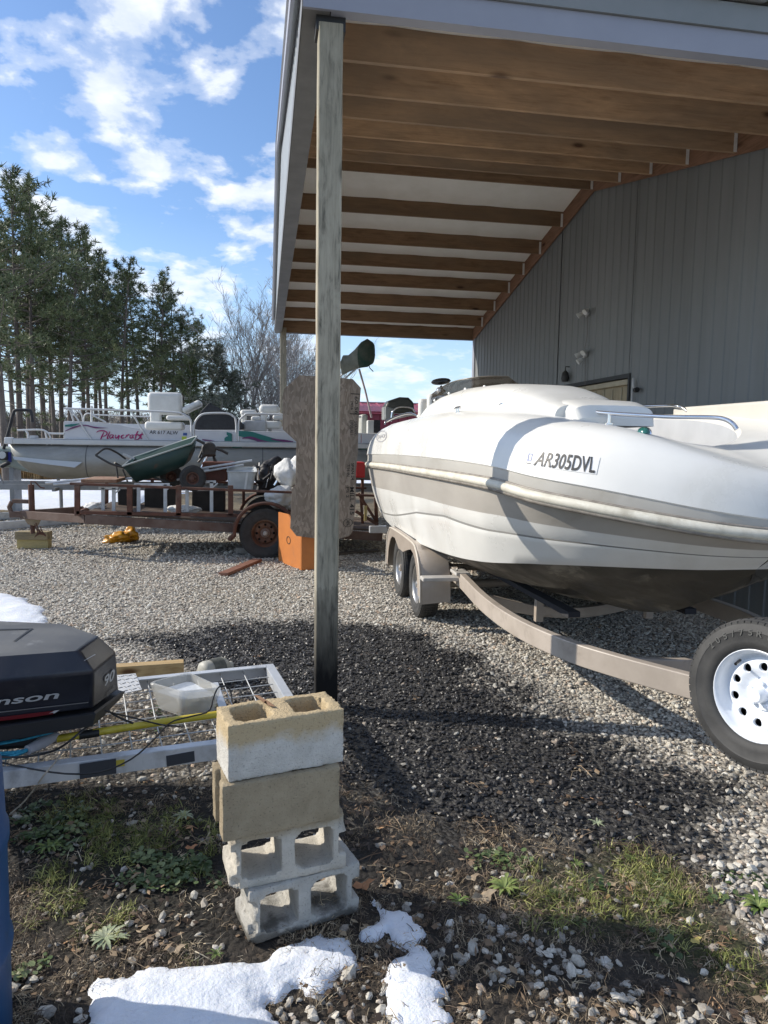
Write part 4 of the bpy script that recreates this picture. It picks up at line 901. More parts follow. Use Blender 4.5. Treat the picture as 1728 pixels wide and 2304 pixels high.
# tandem fender
def fender(s_):
    out_, inn_ = (1.43, 1.72) if s_ < 0 else (3.77, 3.48)
    prof = [(6.36, .27), (6.38, .46), (6.46, .62), (6.6, .73), (6.84, .78), (7.9, .78), (8.1, .735), (8.22, .6), (8.27, .3)]
    pr = crv([(0, a, b_) for a, b_ in prof], 40); P = [(p[1], p[2]) for p in pr]
    mb = MB(); rw = [[(x_, a, b_+dz_) for a, b_ in P] for x_, dz_ in ((out_, -.02), (out_+.02*-s_, 0), (inn_, 0))]; mb.grid(rw)
    mb.grid([[(x_, a+(.0), b_-.012+dz_) for a, b_ in P] for x_, dz_ in ((out_, -.02), (inn_, 0))], flip=True)
    # outer skirt with a scallop between the wheels
    lo = []
    for a, b_ in P:
        d1, d2 = abs(a-6.86), abs(a-7.8); R_ = .36; z_ = max([0]+[math.sqrt(max(0, R_*R_-d*d)) for d in (d1, d2)])+.33
        zl = z_ if (d1 < R_ or d2 < R_) else .3
        if 7.1 < a < 7.56: zl = max(.60-.0*abs(a-7.33), min(zl, .74)) if (d1 > .3 and d2 > .3) else zl
        lo.append((out_, a, min(b_-.035, max(zl, .25))))
    mb.grid([lo, [(out_, a, b_-.02) for a, b_ in P]]); mb.grid([[(p[0]-s_*.008, p[1], p[2]) for p in lo], [(out_-s_*.008, a, b_-.02) for a, b_ in P]], flip=True)
    o = build('fender', mb, mat('fender_paint', (.34, .29, .24), (.4, .345, .29), 5, .35, coat=.3), tr, smooth=40)
    build('edge_bead', MB().tube([(out_, a, b_-.012) for a, b_ in P], .011, 8), mat('bead', (.5, .45, .38), rough=.4), o, smooth=60)
    build('tread_pad', MB().box((min(out_-s_*.04, inn_), 6.85, .782), (max(out_-s_*.04, inn_), 8.0, .788)), mat('grip_pad', (.035, .035, .035), rough=.85, c2=(.05, .05, .05), sc=40, bump=.002), o)
fender(-1); fender(1)
build('step', MB().box((1.4, 6.13, .5), (1.79, 6.27, .535)), mat('step_alloy', (.42, .4, .37), (.5, .48, .45), 8, .45), tr, bevel=.008)
build('step', MB().box((3.41, 6.13, .5), (3.8, 6.27, .535)), mat('step_alloy'  , (.42, .4, .37)), tr, bevel=.008)
build('step_bracket', MB().box((1.7, 6.1, .555), (1.83, 6.32, .585)), mat('step_alloy', (.4, .4, .4)), tr, bevel=.006)
wr = mat('white_rim', (.7, .74, .8), (.78, .81, .85), 6, .3, r2=.4, c3=(.6, .64, .7), sc3=5)
sp = Dpt = CP+ray(1722, 1562)*3.15
ax = Vector((-.93, -.34, .06)).normalized()
spw = wheel(tr, tuple(sp), ax, .335, .19, .2, wr, name='spare_wheel', holes=10, treads=64, tyrem=rubber2)
build('spare_carrier', MB().bar(tuple(Vector(sp)-ax*.05), (2.47, 2.98, .5), .06, .06), tan, tr)
build('winch_post', MB().bar((2.6, 2.75, .45), (2.6, 2.95, 1.15), .07, .07, up=(0, 1, 0)), tan, tr)
uu_ = Vector((0, 0, 1)); uu_ = (uu_-ax*uu_.dot(ax)).normalized(); vv_ = ax.cross(uu_); vd = uu_*.8+vv_*(.6 if vv_.x < 0 else -.6)
q_ = build('valve_stem', MB().tube([tuple(Vector(sp)+ax*.055+vd*.165), tuple(Vector(sp)+ax*.1+vd*.15)], .007, 8), mat('mirror_black', (.02, .02, .02)), None); q_.data.transform(Matrix.Translation(-Vector(tr.location))); q_.parent = spw
build('strap_loop', MB().tube([(1.735, 6.2, .58), (1.735, 6.2, .6), (1.76, 6.2, .61), (1.82, 6.2, .6), (1.83, 6.2, .5)], .007, 6, smooth=14), mat('mirror_black', (.02, .02, .02)), tr)
h_ = hit_plane(Vector(sp)+ax*.094, ax)
for ch_, a in zip('205/75R14', np.linspace(52, -18, 9)):
    a = rad(a); u_ = Vector((0, 0, 1)); u_ = (u_-ax*u_.dot(ax)).normalized(); w_ = ax.cross(u_)*1.0
    rd = u_*math.cos(a)+w_*math.sin(a)*-1 if False else u_*math.cos(a)-w_*math.sin(a)*(-1 if w_.y > 0 else 1)
    me = text_mesh(ch_, 0, .01); bmx = bmesh.new(); bmx.from_mesh(me)
    xs_ = [v.co.x for v in bmx.verts]; xm = (max(xs_)+min(xs_))/2; 
    right = rd.cross(ax) if rd.cross(ax).dot(Vector((1, -.2, 0))) > 0 or True else rd
    right = rd.cross(ax); right = -right if right.dot(Vector((CM[0][0], CM[0][1], CM[0][2]))) < 0 and math.cos(a) > 0 else right
    for v in bmx.verts: v.co = Vector(sp)+ax*.0965+rd*(.266+v.co.y*.04)+right*((v.co.x-xm)*.045)
    bmx.to_mesh(me); bmx.free(); me.transform(Matrix.Translation(-Vector(tr.location)))
    o = link('tyre_lettering', me, mat('tyre_letter', (.085, .085, .08), rough=.7), None); o.parent = spw
# ================================================================ CINDER BLOCKS
def concrete(name, a, b_, top, zt=None, wet=None, dark=None):
    """rough concrete; top: stain colour above a wavy height zt (in block coordinates)"""
    m = mat(name, a, b_, 14, .9, bump=.005, bsc=130, lo=.3, hi=.7, c3=dark or tuple(q*.75 for q in a), sc3=5, lo3=.52, hi3=.75)
    t = m.node_tree; b = t.nodes['Principled BSDF']; b.inputs['Specular IOR Level'].default_value = .2
    src = b.inputs['Base Color'].links[0].from_socket; tc = N(t, 'ShaderNodeTexCoord'); sp = N(t, 'ShaderNodeSeparateXYZ'); t.links.new(tc.outputs['Object'], sp.inputs[0])
    nz = noise_n(t, tc.outputs['Object'], 7, 5, .6)
    if zt is not None:
        f = M2(t, 'ADD', sp.outputs[2], M2(t, 'MULTIPLY', M2(t, 'SUBTRACT', nz, .5), .16)); src = mixc(t, ramp(t, f, [(zt-.02, g3(0)), (zt+.02, g3(1))]), src, top)
    if wet is not None:
        f = M2(t, 'ADD', sp.outputs[2], M2(t, 'MULTIPLY', M2(t, 'SUBTRACT', nz, .5), .16)); src = mixc(t, ramp(t, f, [(wet-.012, g3(.8)), (wet+.01, g3(0))]), src, (.07, .065, .055))
    pit = ramp(t, noise_n(t, tc.outputs['Object'], 120, 3, .6), [(.3, g3(.55)), (.42, g3(1))]); mu = N(t, 'ShaderNodeMix', data_type='RGBA', blend_type='MULTIPLY'); mu.inputs[0].default_value = 1
    t.links.new(src, mu.inputs[6]); t.links.new(pit, mu.inputs[7]); t.links.new(mu.outputs[2], b.inputs['Base Color']); return m
def block(label, px, z, m, axis_, ears=(0, 0), web=.06, seed=0, L=.415, rough=.0018, chip=()):
    """voxel-built block, smoothed; axis_ 2: cores run up, 1: cores face the viewer"""
    A = G(*px[0], z); B_ = G(*px[1], z); ang = math.atan2(B_[1]-A[1], B_[0]-A[0])
    o = thing('cinder_block', label, 'cinder block', (A[0], A[1], A[2]), 'stacked cinder blocks', ang)
    r = .01; nx, ny, nz = int(round(L/r)), 20, 20; V = np.ones((nx, ny, nz), bool)
    ix = (np.arange(nx)+.5)*r; iy = (np.arange(20)+.5)*r; X, Y, Z = np.meshgrid(ix, iy, iy, indexing='ij')
    c_, h_ = (Y, Z) if axis_ == 2 else (Z, Y)      # c_: thickness direction, h_: core direction
    tp = .0*h_
    for x0, x1 in ((.04, L/2-web/2), (L/2+web/2, L-.04)):
        cx_, cc_ = (x0+x1)/2, .1; hx, hc = (x1-x0)/2, .066; rr = .025
        dx = np.maximum(np.abs(X-cx_)-(hx-rr), 0); dc = np.maximum(np.abs(c_-cc_)-(hc-rr), 0); V &= ~((dx*dx+dc*dc) < rr*rr)
    if ears[0]: V &= ~((X < .022) & (c_ > .055) & (c_ < .145))
    if ears[1]: V &= ~((X > L-.022) & (c_ > .055) & (c_ < .145))
    for (a, b2, c2, rad_) in chip: V &= ~(((X-a)**2+(Y-b2)**2+(Z-c2)**2) < rad_**2)
    P = np.pad(V, 1); vid = {}; vs = []; fs = []
    def vi(i, j, k):
        q = (i, j, k)
        if q not in vid: vid[q] = len(vs); vs.append((i*r, j*r, k*r))
        return vid[q]
    dirs = [((1, 0, 0), [(1, 0, 0), (1, 1, 0), (1, 1, 1), (1, 0, 1)]), ((-1, 0, 0), [(0, 0, 0), (0, 0, 1), (0, 1, 1), (0, 1, 0)]), ((0, 1, 0), [(0, 1, 0), (0, 1, 1), (1, 1, 1), (1, 1, 0)]), ((0, -1, 0), [(0, 0, 0), (1, 0, 0), (1, 0, 1), (0, 0, 1)]), ((0, 0, 1), [(0, 0, 1), (1, 0, 1), (1, 1, 1), (0, 1, 1)]), ((0, 0, -1), [(0, 0, 0), (0, 1, 0), (1, 1, 0), (1, 0, 0)])]
    for i, j, k in np.argwhere(V):
        for d, cs in dirs:
            if not P[i+1+d[0], j+1+d[1], k+1+d[2]]: fs.append([vi(i+a, j+b2, k+c2) for a, b2, c2 in cs])
    me = bpy.data.meshes.new('concrete'); me.from_pydata(vs, [], fs); bmx = bmesh.new(); bmx.from_mesh(me)
    for _ in range(2): bmesh.ops.smooth_vert(bmx, verts=bmx.verts, factor=.45, use_axis_x=True, use_axis_y=True, use_axis_z=True)
    for v in bmx.verts:
        p = v.co*1.0; n1_ = mnoise.noise(Vector((p.x*90+seed*7, p.y*90, p.z*90))); n2_ = mnoise.noise(Vector((p.x*14+seed*3, p.y*14, p.z*14)))
        tz = max(0, (p.z-.17)/.03) if axis_ == 2 else 0
        v.co += v.normal*(n1_*(rough+.0028*tz)+n2_*.003)
    bmx.to_mesh(me); bmx.free(); link('body', me, m, o, smooth=60, W=False); return o
block('lowest cinder block of the stack, grey with a wet base, holes facing front', ((561.7, 2130), (808.6, 2052.5)), 0., concrete('concrete_damp', (.37, .355, .32), (.49, .475, .435), None, None, .03), 1, (1, 1), .05, 1, chip=((0, 0, .06, .035), (.0, .0, .13, .03), (0, .0, .0, .02)))
block('second cinder block from the bottom, on its side with light showing through', ((519, 2008), (777.7, 1952.6)), .2, concrete('concrete_buff', (.44, .41, .35), (.56, .525, .455), (.38, .315, .22), .165), 1, (1, 1), .05, 2, chip=((0, 0, .02, .03), (0, 0, .19, .025), (.415, 0, .18, .03), (0, .0, .1, .028)))
block('brown stained cinder block with a solid face, third from the bottom', ((501, 1898), (766, 1842)), .4, concrete('concrete_brown', (.29, .235, .155), (.38, .315, .215), None, dark=(.2, .16, .105)), 2, (1, 0), .05, 3)
block('topmost cinder block, tan rim over a pale grey face, its two holes facing up', ((513, 1763), (764.5, 1716)), .6, concrete('concrete_pale', (.48, .46, .415), (.62, .6, .55), (.47, .37, .225), .125), 2, (0, 0), .08, 4, rough=.0022)
tp_blk = bpy.data.objects['cinder_block.003']; A_f = G(513, 1763, .6); B_f = G(764.5, 1716, .6); dd_ = (B_f-A_f)/np.linalg.norm(B_f-A_f); hf_ = hit_plane(A_f, (dd_[1], -dd_[0], 0))
stn = mat('block_stain', (.09, .06, .035), (.15, .1, .06), 60, .9)
decal('stain', [[(.0, .0), (.35, .1), (1, .8), (.8, 1), (.45, .65), (.1, .35)]], [(619, 1706), (634, 1706), (634, 1728), (619, 1728)], hf_, stn, tp_blk, .004)
hz_ = hit_plane((0, 0, .803), (0, 0, 1)); decal('rust_streak', [[(0, 1), (.3, .95), (.8, .4), (1, 0), (.6, .1), (.2, .6)], [(.3, .4), (.6, .5), (.5, .2)]], [(612, 1570), (641, 1570), (641, 1602), (612, 1602)], hz_, mat('rust_crumbs', (.2, .1, .05), (.3, .18, .1), 70, .9), tp_blk, .003)
# ================================================================ BLUE DRUM
dr = thing('plastic_drum', 'tall blue plastic drum at the left edge', 'drum', (-1.02, 2.03, 0))
prof = [(0, 0), (.26, 0), (.28, .02), (.283, .25), (.29, .27), (.292, .29), (.283, .31), (.285, .58), (.292, .6), (.292, .63), (.284, .65), (.28, .82), (.268, .86), (.25, .875), (.24, .89), (.225, .89), (.22, .872), (0, .87)]
build('body', MB().lathe(prof, (-1.02, 2.03, 0), (0, 0, 1), 64), mat('blue_plastic', (.008, .055, .16), (.012, .08, .21), 3, .42, c3=(.03, .06, .11), sc3=6, lo3=.6, hi3=.75), dr, smooth=50)
build('bung', MB().lathe([(.035, 0), (.035, .02), (.028, .025), (0, .02)], (-.9, 2.1, .87), (0, 0, 1), 14), mat('bung_grey', (.2, .2, .22), rough=.5), dr, smooth=40)
# ================================================================ MESH TRAILER
alu = mat('aluminium', (.5, .52, .54), (.6, .62, .64), 6, .42, metal=.35, c3=(.36, .37, .38), sc3=5)
aluk = mat('blackened_aluminium', (.05, .055, .065), (.5, .52, .54), 7, .5, lo=.55, hi=.6)
mt = thing('mesh_trailer', 'low aluminium utility trailer frame with a wire mesh deck', 'trailer', (-.7, 3.9, 0))
FR = np.array([-.004, 4.42, .3]); FLx = np.array([-1.95, 4.02, .3]); NR = np.array([.19, 3.34, .3]); NL = np.array([-1.62, 3.0, .3])
def Lb(name, p, q, w_=.05, h_=.075, m=alu, lip=1, par=mt):
    p, q = Vector(p), Vector(q); mb = MB(); mb.bar(p, q, .006, h_); r_ = (q-p).normalized().cross(Vector((0, 0, 1))); o_ = r_*lip*(w_/2); mb.bar(p+o_+Vector((0, 0, h_/2)), q+o_+Vector((0, 0, h_/2)), w_, .006); return build(name, mb, m, par)
dr_ = (NR-NL)/np.linalg.norm(NR-NL)
Lb('side_rail', NL, NR, lip=-1)
k0 = G(180, 1735, .3); k1 = G(440, 1700, .3)
build('dark_stain', MB().bar(tuple(k0+np.array([0, -.006, .0])), tuple(G(262, 1722, .3)+np.array([0, -.006, .0])), .004, .068), mat('black_paint', (.03, .035, .045), rough=.5), mt)
build('dark_stain', MB().bar(tuple(G(375, 1707, .3)+np.array([0, -.006, -.01])), tuple(G(438, 1698, .3)+np.array([0, -.006, -.004])), .004, .05), mat('black_paint', (.03, .035, .045)), mt)
build('yellow_mark', MB().bar(tuple(G(262, 1722, .3)+np.array([0, -.006, .01])), tuple(G(281, 1719, .3)+np.array([0, -.006, .01])), .004, .03), mat('yellow_paint', (.4, .33, .04), rough=.5), mt)
Lb('side_rail', FLx, FR, lip=1); Lb('end_rail', NR, FR, lip=1); Lb('end_rail', NL, FLx, lip=-1)
cr0 = G(490, 1545, .3); Lb('cross_rail', cr0, cr0+(NR-FR)*.95, .04, .05)
mb = MB(); e1 = (FR-FLx); e2 = NR-FR
for k in range(1, 14):
    s_ = k/14; a = NL+(NR-NL)*s_; b_ = FLx+(FR-FLx)*s_; mb.tube([a+np.array([0, 0, .01]), (a+b_)/2+np.array([.0, 0, -.012]), b_+np.array([0, 0, .01])], .0036, 5)
for k in range(1, 8):
    s_ = k/8; a = NL+(FLx-NL)*s_; b_ = NR+(FR-NR)*s_; mb.tube([a+np.array([0, 0, .004]), (a+b_)/2+np.array([0, 0, -.014]), b_+np.array([0, 0, .004])], .0036, 5)
o = build('mesh_deck', mb, mat('mesh_wire', (.45, .46, .45), (.55, .55, .53), 20, .5, metal=.2), mt)
for p in (NR, NL, FLx): build('leg', MB().box((p[0]-.025, p[1]-.02, 0), (p[0]+.025, p[1]+.02, .265)), alu, mt)
# ================================================================ OUTBOARD MOTOR
om = thing('outboard_motor', 'black outboard motor cowl lying on the mesh trailer at the left edge', 'outboard motor', (-1.2, 3.45, .3))
blackp = mat('motor_black', (.010, .012, .02), (.016, .018, .028), 5, .32, r2=.5, coat=.15, c3=(.035, .036, .042), sc3=6, lo3=.56, hi3=.75); greyt = mat('motor_faded_top', (.085, .085, .083), (.13, .13, .125), 5, .5, r2=.6, c3=(.19, .19, .185), sc3=9, lo3=.6, hi3=.7)
Pz = lambda L, z: [G(u, v, z) for u, v in L]
top = Pz([(-330, 1500), (-150, 1490), (0, 1483), (178, 1470), (222, 1436), (150, 1410), (0, 1403), (-150, 1404), (-330, 1410)], .8)
def ring(front, z, bo):
    f = [G(u, v, zz_) for u, v, zz_ in front]
    n = 9-len(f); back = [top[5+j]+np.array([bo*.5*(1 if j == 0 else 0), bo, z-.8]) for j in range(4)]
    return f+back
zs_ = .72
r_top2 = [p+np.array([0, 0, .012]) for p in top]; cen = sum(top)/9
crown = [cen+(p-cen)*.8+np.array([0, 0, .03]) for p in top]; crown2 = [cen+(p-cen)*.45+np.array([0, 0, .045]) for p in top]
rA = ring([(-330, 1545, .73), (-150, 1538, .73), (0, 1530, .73), (210, 1512, .72), (262, 1466, .72)], .72, .03)
rB = ring([(-330, 1660, .52), (-150, 1640, .52), (0, 1622, .52), (209, 1594, .52), (268, 1550, .51)], .52, .035)
rC = ring([(-330, 1668, .5), (-150, 1650, .5), (0, 1632, .5), (211, 1602, .5), (271, 1558, .49)], .5, .05)
rD = ring([(-330, 1672, .5), (-150, 1654, .5), (0, 1636, .5), (216, 1606, .49), (282, 1556, .48)], .49, .07)
rE = ring([(-330, 1705, .43), (-150, 1688, .43), (0, 1668, .43), (208, 1634, .43), (268, 1576, .43)], .43, .05)
def ringmesh(name, rings, mats, mis, par, cap=True, bev=.012):
    mb = MB(); n = len(rings[0])
    mb.grid([r+[r[0]] for r in rings], mis=mis)
    if cap: mb.add(rings[0], [tuple(range(n))], mis[0]); mb.add(rings[-1], [tuple(range(n-1, -1, -1))], mis[-1])
    return build(name, mb, mats, par, smooth=22, recalc=True, weld=.0008, bevel=bev, bseg=3)
cw = ringmesh('cowl', [crown2, crown, r_top2, rA, rB], [greyt, blackp], [0, 0, 1, 1], om, bev=.014)
ringmesh('lower_pan', [rC, rD, rE], [mat('pan_black', (.02, .021, .024), rough=.5)], [0, 0], om, bev=.006)
mb = MB().box((-2.2, 3.35, .32), (-1.05, 3.75, .44)); mb.box((-1.9, 3.4, .3), (-1.5, 3.7, .35)); build('midsection', mb, mat('pan_black', (.02, .02, .02)), om, bevel=.03)
vs = [Vector(p) for r in (crown2, crown, r_top2, rA, rB) for p in r]; fs = [(i*9+k, i*9+(k+1) % 9, (i+1)*9+(k+1) % 9, (i+1)*9+k) for i in range(4) for k in range(9)]+[tuple(range(9))]
bmc = bmesh.new(); bmc.from_mesh(cw.data); bmesh.ops.triangulate(bmc, faces=bmc.faces); bmc.to_mesh(cw.data); bmesh.ops.translate(bmc, verts=bmc.verts, vec=Vector(om.location)); hm = hit_bvh(BVHTree.FromBMesh(bmc)); silv = mat('letter_silver', (.42, .43, .44), rough=.4)
decal('lettering', ('Johnson', .12, .018), [(-118, 1581), (135, 1551), (131, 1575), (-124, 1606)], hm, silv, om, .006)
decal('lettering', ('90', .15, .014), [(233, 1521), (256, 1503), (254, 1528), (233, 1545)], hm, silv, om, .006)
decal('small_lettering', ('POWER', .2), [(238, 1558), (257, 1540), (255, 1550), (236, 1572)], hm, mat('letter_grey', (.16, .16, .165), rough=.5), om, .006)
sq = [[(0, 0), (1, 0), (1, 1), (0, 1)]]
decal('pinstripe', sq, [(-200, 1622), (225, 1575), (225, 1577), (-200, 1625)], hm, mat('letter_grey', (.2, .2, .2)), om, .004)
decal('red_band', sq, [(-200, 1636), (120, 1598), (120, 1612), (-200, 1652)], hm, mat('dark_red', (.14, .01, .015), rough=.35), om, .004)
decal('scratch', [[(0, 0), (1, .7), (.9, 1), (.1, .3)]], [(188, 1482), (214, 1472), (214, 1478), (188, 1488)], hm, mat('scratch_white', (.5, .5, .5), rough=.6), om, .004)
decal('scratch', [[(0, .3), (.5, 0), (1, .6), (.5, .7)]], [(110, 1598), (134, 1592), (134, 1602), (110, 1606)], hm, mat('scratch_white', (.5, .5, .5)), om, .004)
decal('moulded_groove', [[(0, .0), (.08, 0), (1, 1), (.85, 1)]], [(30, 1416), (74, 1416), (74, 1444), (30, 1444)], hm, mat('black_trim', (.015, .015, .015)), om, .003)
decal('moulded_groove', [[(0, 0), (1, 0), (1, 1), (0, 1)]], [(-60, 1417), (74, 1415), (74, 1417), (-60, 1420)], hm, mat('black_trim', (.015, .015, .015)), om, .003)
# ================================================================ SMALL THINGS ON THE MESH TRAILER
tb = thing('plastic_tub', 'clear plastic tub of ice and leaves on the mesh trailer', 'tub', tuple(G(410, 1590, .31)))
R0 = [G(u, v, .45) for u, v in ((335, 1535), (425, 1512), (500, 1546), (410, 1556))]; R1 = [G(u, v, .315) for u, v in ((352, 1592), (430, 1560), (488, 1600), (410, 1612))]
def rq(Q, n=5, rr=.16):
    o = []
    for i in range(4):
        p, a, b_ = Q[i], Q[i-1], Q[(i+1) % 4]; s0, s1 = p+(a-p)*rr, p+(b_-p)*rr
        for k in range(n+1): t_ = k/n; o.append(s0*(1-t_)**2+2*p*t_*(1-t_)+s1*t_*t_)
    return o
A0, A1 = rq(R0), rq(R1); c0, c1 = sum(A0)/len(A0), sum(A1)/len(A1)
Ain = [c0+(p-c0)*.93 for p in A0]; lip = [c0+(p-c0)*1.05+np.array([0, 0, -.008]) for p in A0]; Bin = [c1+(p-c1)*.95+np.array([0, 0, .006]) for p in A1]
tubm = bpy.data.materials.new('translucent_plastic'); tubm.use_nodes = True; q_ = tubm.node_tree.nodes['Principled BSDF']; q_.inputs['Base Color'].default_value = (.55, .55, .52, 1); q_.inputs['Roughness'].default_value = .35; q_.inputs['Alpha'].default_value = .42; MATS['tubm'] = tubm
mb = MB(); rr_ = [A1, lip, A0, Ain, Bin]; mb.grid([r+[r[0]] for r in rr_]); n_ = len(A1); mb.add(A1, [tuple(range(n_))]); mb.add(Bin, [tuple(range(n_))])
build('shell', mb, tubm, tb, smooth=40)
cc_ = [Ain[i]*.62+Bin[i]*.38 for i in range(n_)]; cc_ = [p+(sum(cc_)/n_-p)*.02 for p in cc_]
mb = MB(); mb.add(cc_, [tuple(range(n_))]); build('ice', mb, mat('ice', (.5, .53, .56), (.66, .7, .74), 12, .25, bump=.004, bsc=40), tb)
mb = MB()
for k in range(14): p = Vector(G(*[(440, 1600), (415, 1604), (455, 1585), (430, 1590)][k % 4], .325))+Vector((random.gauss(0, .02), random.gauss(0, .02)+.02, .01)); a = random.uniform(0, 6); mb.add([p+Vector((.025*math.cos(a+q), .02*math.sin(a+q), .008*math.sin(3*q))) for q in (0, 1.5, 3, 4.6)], [(0, 1, 2, 3)])
build('leaves', mb, mat('tub_leaves', (.28, .14, .04), (.1, .06, .03), 30, .7), tb)
pl = thing('yellow_pole', 'yellow pole across the mesh trailer with black tape', 'pole', tuple(G(300, 1630, .33)))
a, b_ = G(128, 1662, .335), G(500, 1606, .345); build('tube', MB().tube([a, (a+b_)/2+np.array([0, 0, .004]), b_], .0185, 14, smooth=10), mat('yellow_fibreglass', (.52, .4, .03), (.6, .48, .06), 12, .4, c3=(.3, .25, .08), sc3=9), pl, smooth=60)
a1, b1 = a+(b_-a)*.125, a+(b_-a)*.24; build('tape', MB().tube([a1, b1], .0205, 14), mat('black_trim', (.015, .015, .02)), pl, smooth=60)
ro = thing('sleeved_rope', 'blue rope coming out of a pale grey sleeve beside the drum', 'rope', tuple(G(60, 1690, .33)))
a, b_ = G(128, 1655, .345), G(62, 1688, .34); build('sleeve', MB().tube([a, (a+b_)/2, b_], [.02, .028, .022], 14, smooth=8), mat('grey_sleeve', (.45, .44, .47), (.52, .51, .54), 20, .7), ro, smooth=60)
mb = MB()
for k in range(10):
    o_ = np.array([0, random.uniform(-.03, .03), random.uniform(-.02, .02)]); mb.tube([b_+o_*.2, G(25, 1700, .33)+o_, G(-40, 1705, .3)+o_*1.4], .006, 6, smooth=8)
for k in range(6):
    o_ = np.array([0, random.uniform(-.02, .02), random.uniform(-.01, .02)]); mb.tube([G(120, 1650, .37)+o_, G(50, 1668, .36)+o_*1.3, G(-20, 1680, .35)+o_], .005, 6, smooth=8)
build('strand', mb, mat('blue_rope', (.02, .22, .36), (.05, .4, .55), 60, .6), ro, smooth=60)
dp = thing('diamond_plate', 'small diamond tread plate beside the motor', 'metal plate', tuple(G(290, 1540, .34)))
q4 = [G(u, v, .345) for u, v in ((262, 1519), (305, 1515), (319, 1551), (268, 1562))]; o = build('plate', MB().prism(q4, (0, 0, -.004)), mat('checker_plate', (.55, .55, .54), (.65, .65, .64), 8, .4, metal=.2), dp)
mb = MB()
for i in range(5):
    for j in range(5):
        s_, t_ = (i+.5)/5, (j+.5)/5; p = (q4[0]*(1-s_)+q4[1]*s_)*(1-t_)+(q4[3]*(1-s_)+q4[2]*s_)*t_; a_ = .8 if (i+j) % 2 else 2.3; d = np.array([math.cos(a_), math.sin(a_), 0])*.012; mb.bar(p-d+np.array([0, 0, .001]), p+d+np.array([0, 0, .001]), .005, .003)
tag(build('tread_pattern', mb, mat('checker_lug', (.22, .22, .22), rough=.4, metal=.4), o), kind='stuff')
pk = thing('wood_plank', 'light brown plank on the ground behind the mesh trailer', 'plank', tuple(G(330, 1530, 0)))
pmat = wood('new_pine', (.42, .3, .15), (.3, .19, .08), (.1, .05, .02), 'X', 1., weather=(.3, .25, .17))
build('board', MB().bar(G(225, 1541, 0)+np.array([0, 0, .07]), G(414, 1527, 0)+np.array([0, 0, .07]), .09, .13), pmat, pk, bevel=.004)
jg = thing('plastic_jug', 'dirty white jug with a dark label lying behind the trailer', 'jug', tuple(G(480, 1535, .0)))
a, b_ = Vector(G(452, 1545, 0))+Vector((0, 0, .1)), Vector(G(512, 1528, 0))+Vector((0, 0, .1)); ax = (b_-a).normalized(); L_ = (b_-a).length
build('body', MB().lathe([(0, 0), (.05, .003), (.073, .02), (.078, .04), (.075, L_*.3), (.077, L_*.8), (.06, L_*.95), (.03, L_*1.03), (.03, L_*1.15), (0, L_*1.15)], a, ax, 28), mat('dirty_white', (.42, .41, .36), (.3, .29, .24), 10, .55), jg, smooth=45)
build('label', MB().lathe([(.0785, L_*.34), (.0785, L_*.76)], a, ax, 28), mat('dark_label', (.06, .065, .055), (.12, .12, .1), 20, .6), jg, smooth=60)
def cord(name, lbl, cat, pts, r, m, sm=40):
    P = [G(u, v, z) for u, v, z in pts]; o = build(name, MB().tube(P, r, 6, smooth=sm), m, None, smooth=60); return tag(o, lbl, cat)
kb = mat('cable_black', (.012, .012, .013), rough=.45)
cord('cable', 'long black cable sagging in front of the mesh trailer rail', 'cable', [(0, 1715, .36), (60, 1728, .34), (150, 1741, .335), (230, 1736, .335), (300, 1705, .345), (350, 1660, .36), (385, 1625, .37), (430, 1612, .37), (470, 1600, .38), (480, 1570, .42), (492, 1546, .47), (512, 1545, .47), (520, 1560, .44), (522, 1580, .4)], .0042, kb)
cord('cable', 'black cable running from the motor down over the yellow pole', 'cable', [(190, 1575, .52), (240, 1600, .45), (300, 1615, .38), (360, 1630, .365), (400, 1634, .365)], .0042, kb)
cord('cable', 'thick black cable below the motor cowl', 'cable', [(0, 1704, .38), (60, 1702, .38), (130, 1685, .38), (190, 1640, .42), (232, 1610, .42), (240, 1590, .43)], .0055, kb)
cord('cable', 'short black cable behind the motor towards the tub', 'cable', [(225, 1585, .46), (260, 1610, .4), (300, 1628, .36)], .0055, kb)
cord('string', 'frayed pale string hanging from the trailer to the ground', 'string', [(142, 1690, .35), (118, 1722, .345), (98, 1745, .33), (75, 1778, .2), (50, 1808, .08), (22, 1832, .01)], .0038, mat('pale_string', (.42, .37, .3), (.25, .22, .18), 90, .85), 20)
# ================================================================ WEEDS AND LEAVES
def rosette(seed, n, L, wd, up_):
    r = random.Random(seed); mb = MB()
    for i in range(n):
        a = 6.283*i/n+r.uniform(-.2, .2); q = Vector((math.cos(a), math.sin(a), 0)); s_ = q.cross(Vector((0, 0, 1))); l = L*r.uniform(.6, 1.1); u_ = up_*r.uniform(.4, 1.2); vs = []
        for j in range(6):
            t_ = j/5; c_ = q*(l*t_)+Vector((0, 0, l*u_*math.sin(t_*2.4)*.7+.004)); w_ = wd*(.25+math.sin(min(1, t_*1.05)*math.pi)**.8)*(1+.35*(j % 2))*r.uniform(.8, 1.1)
            vs += [c_-s_*w_+Vector((0, 0, .3*w_)), c_, c_+s_*w_+Vector((0, 0, .3*w_))]
        mb.add(vs, [(3*j+k, 3*j+k+1, 3*j+k+4, 3*j+k+3) for j in range(5) for k in (0, 1)])
    return mb
wm1 = leafmat('weed_leaf', [(0, (.09, .14, .03)), (1, (.22, .27, .08))], .55); wm2 = leafmat('pale_weed', [(0, (.28, .33, .2)), (1, (.4, .43, .28))], .6)
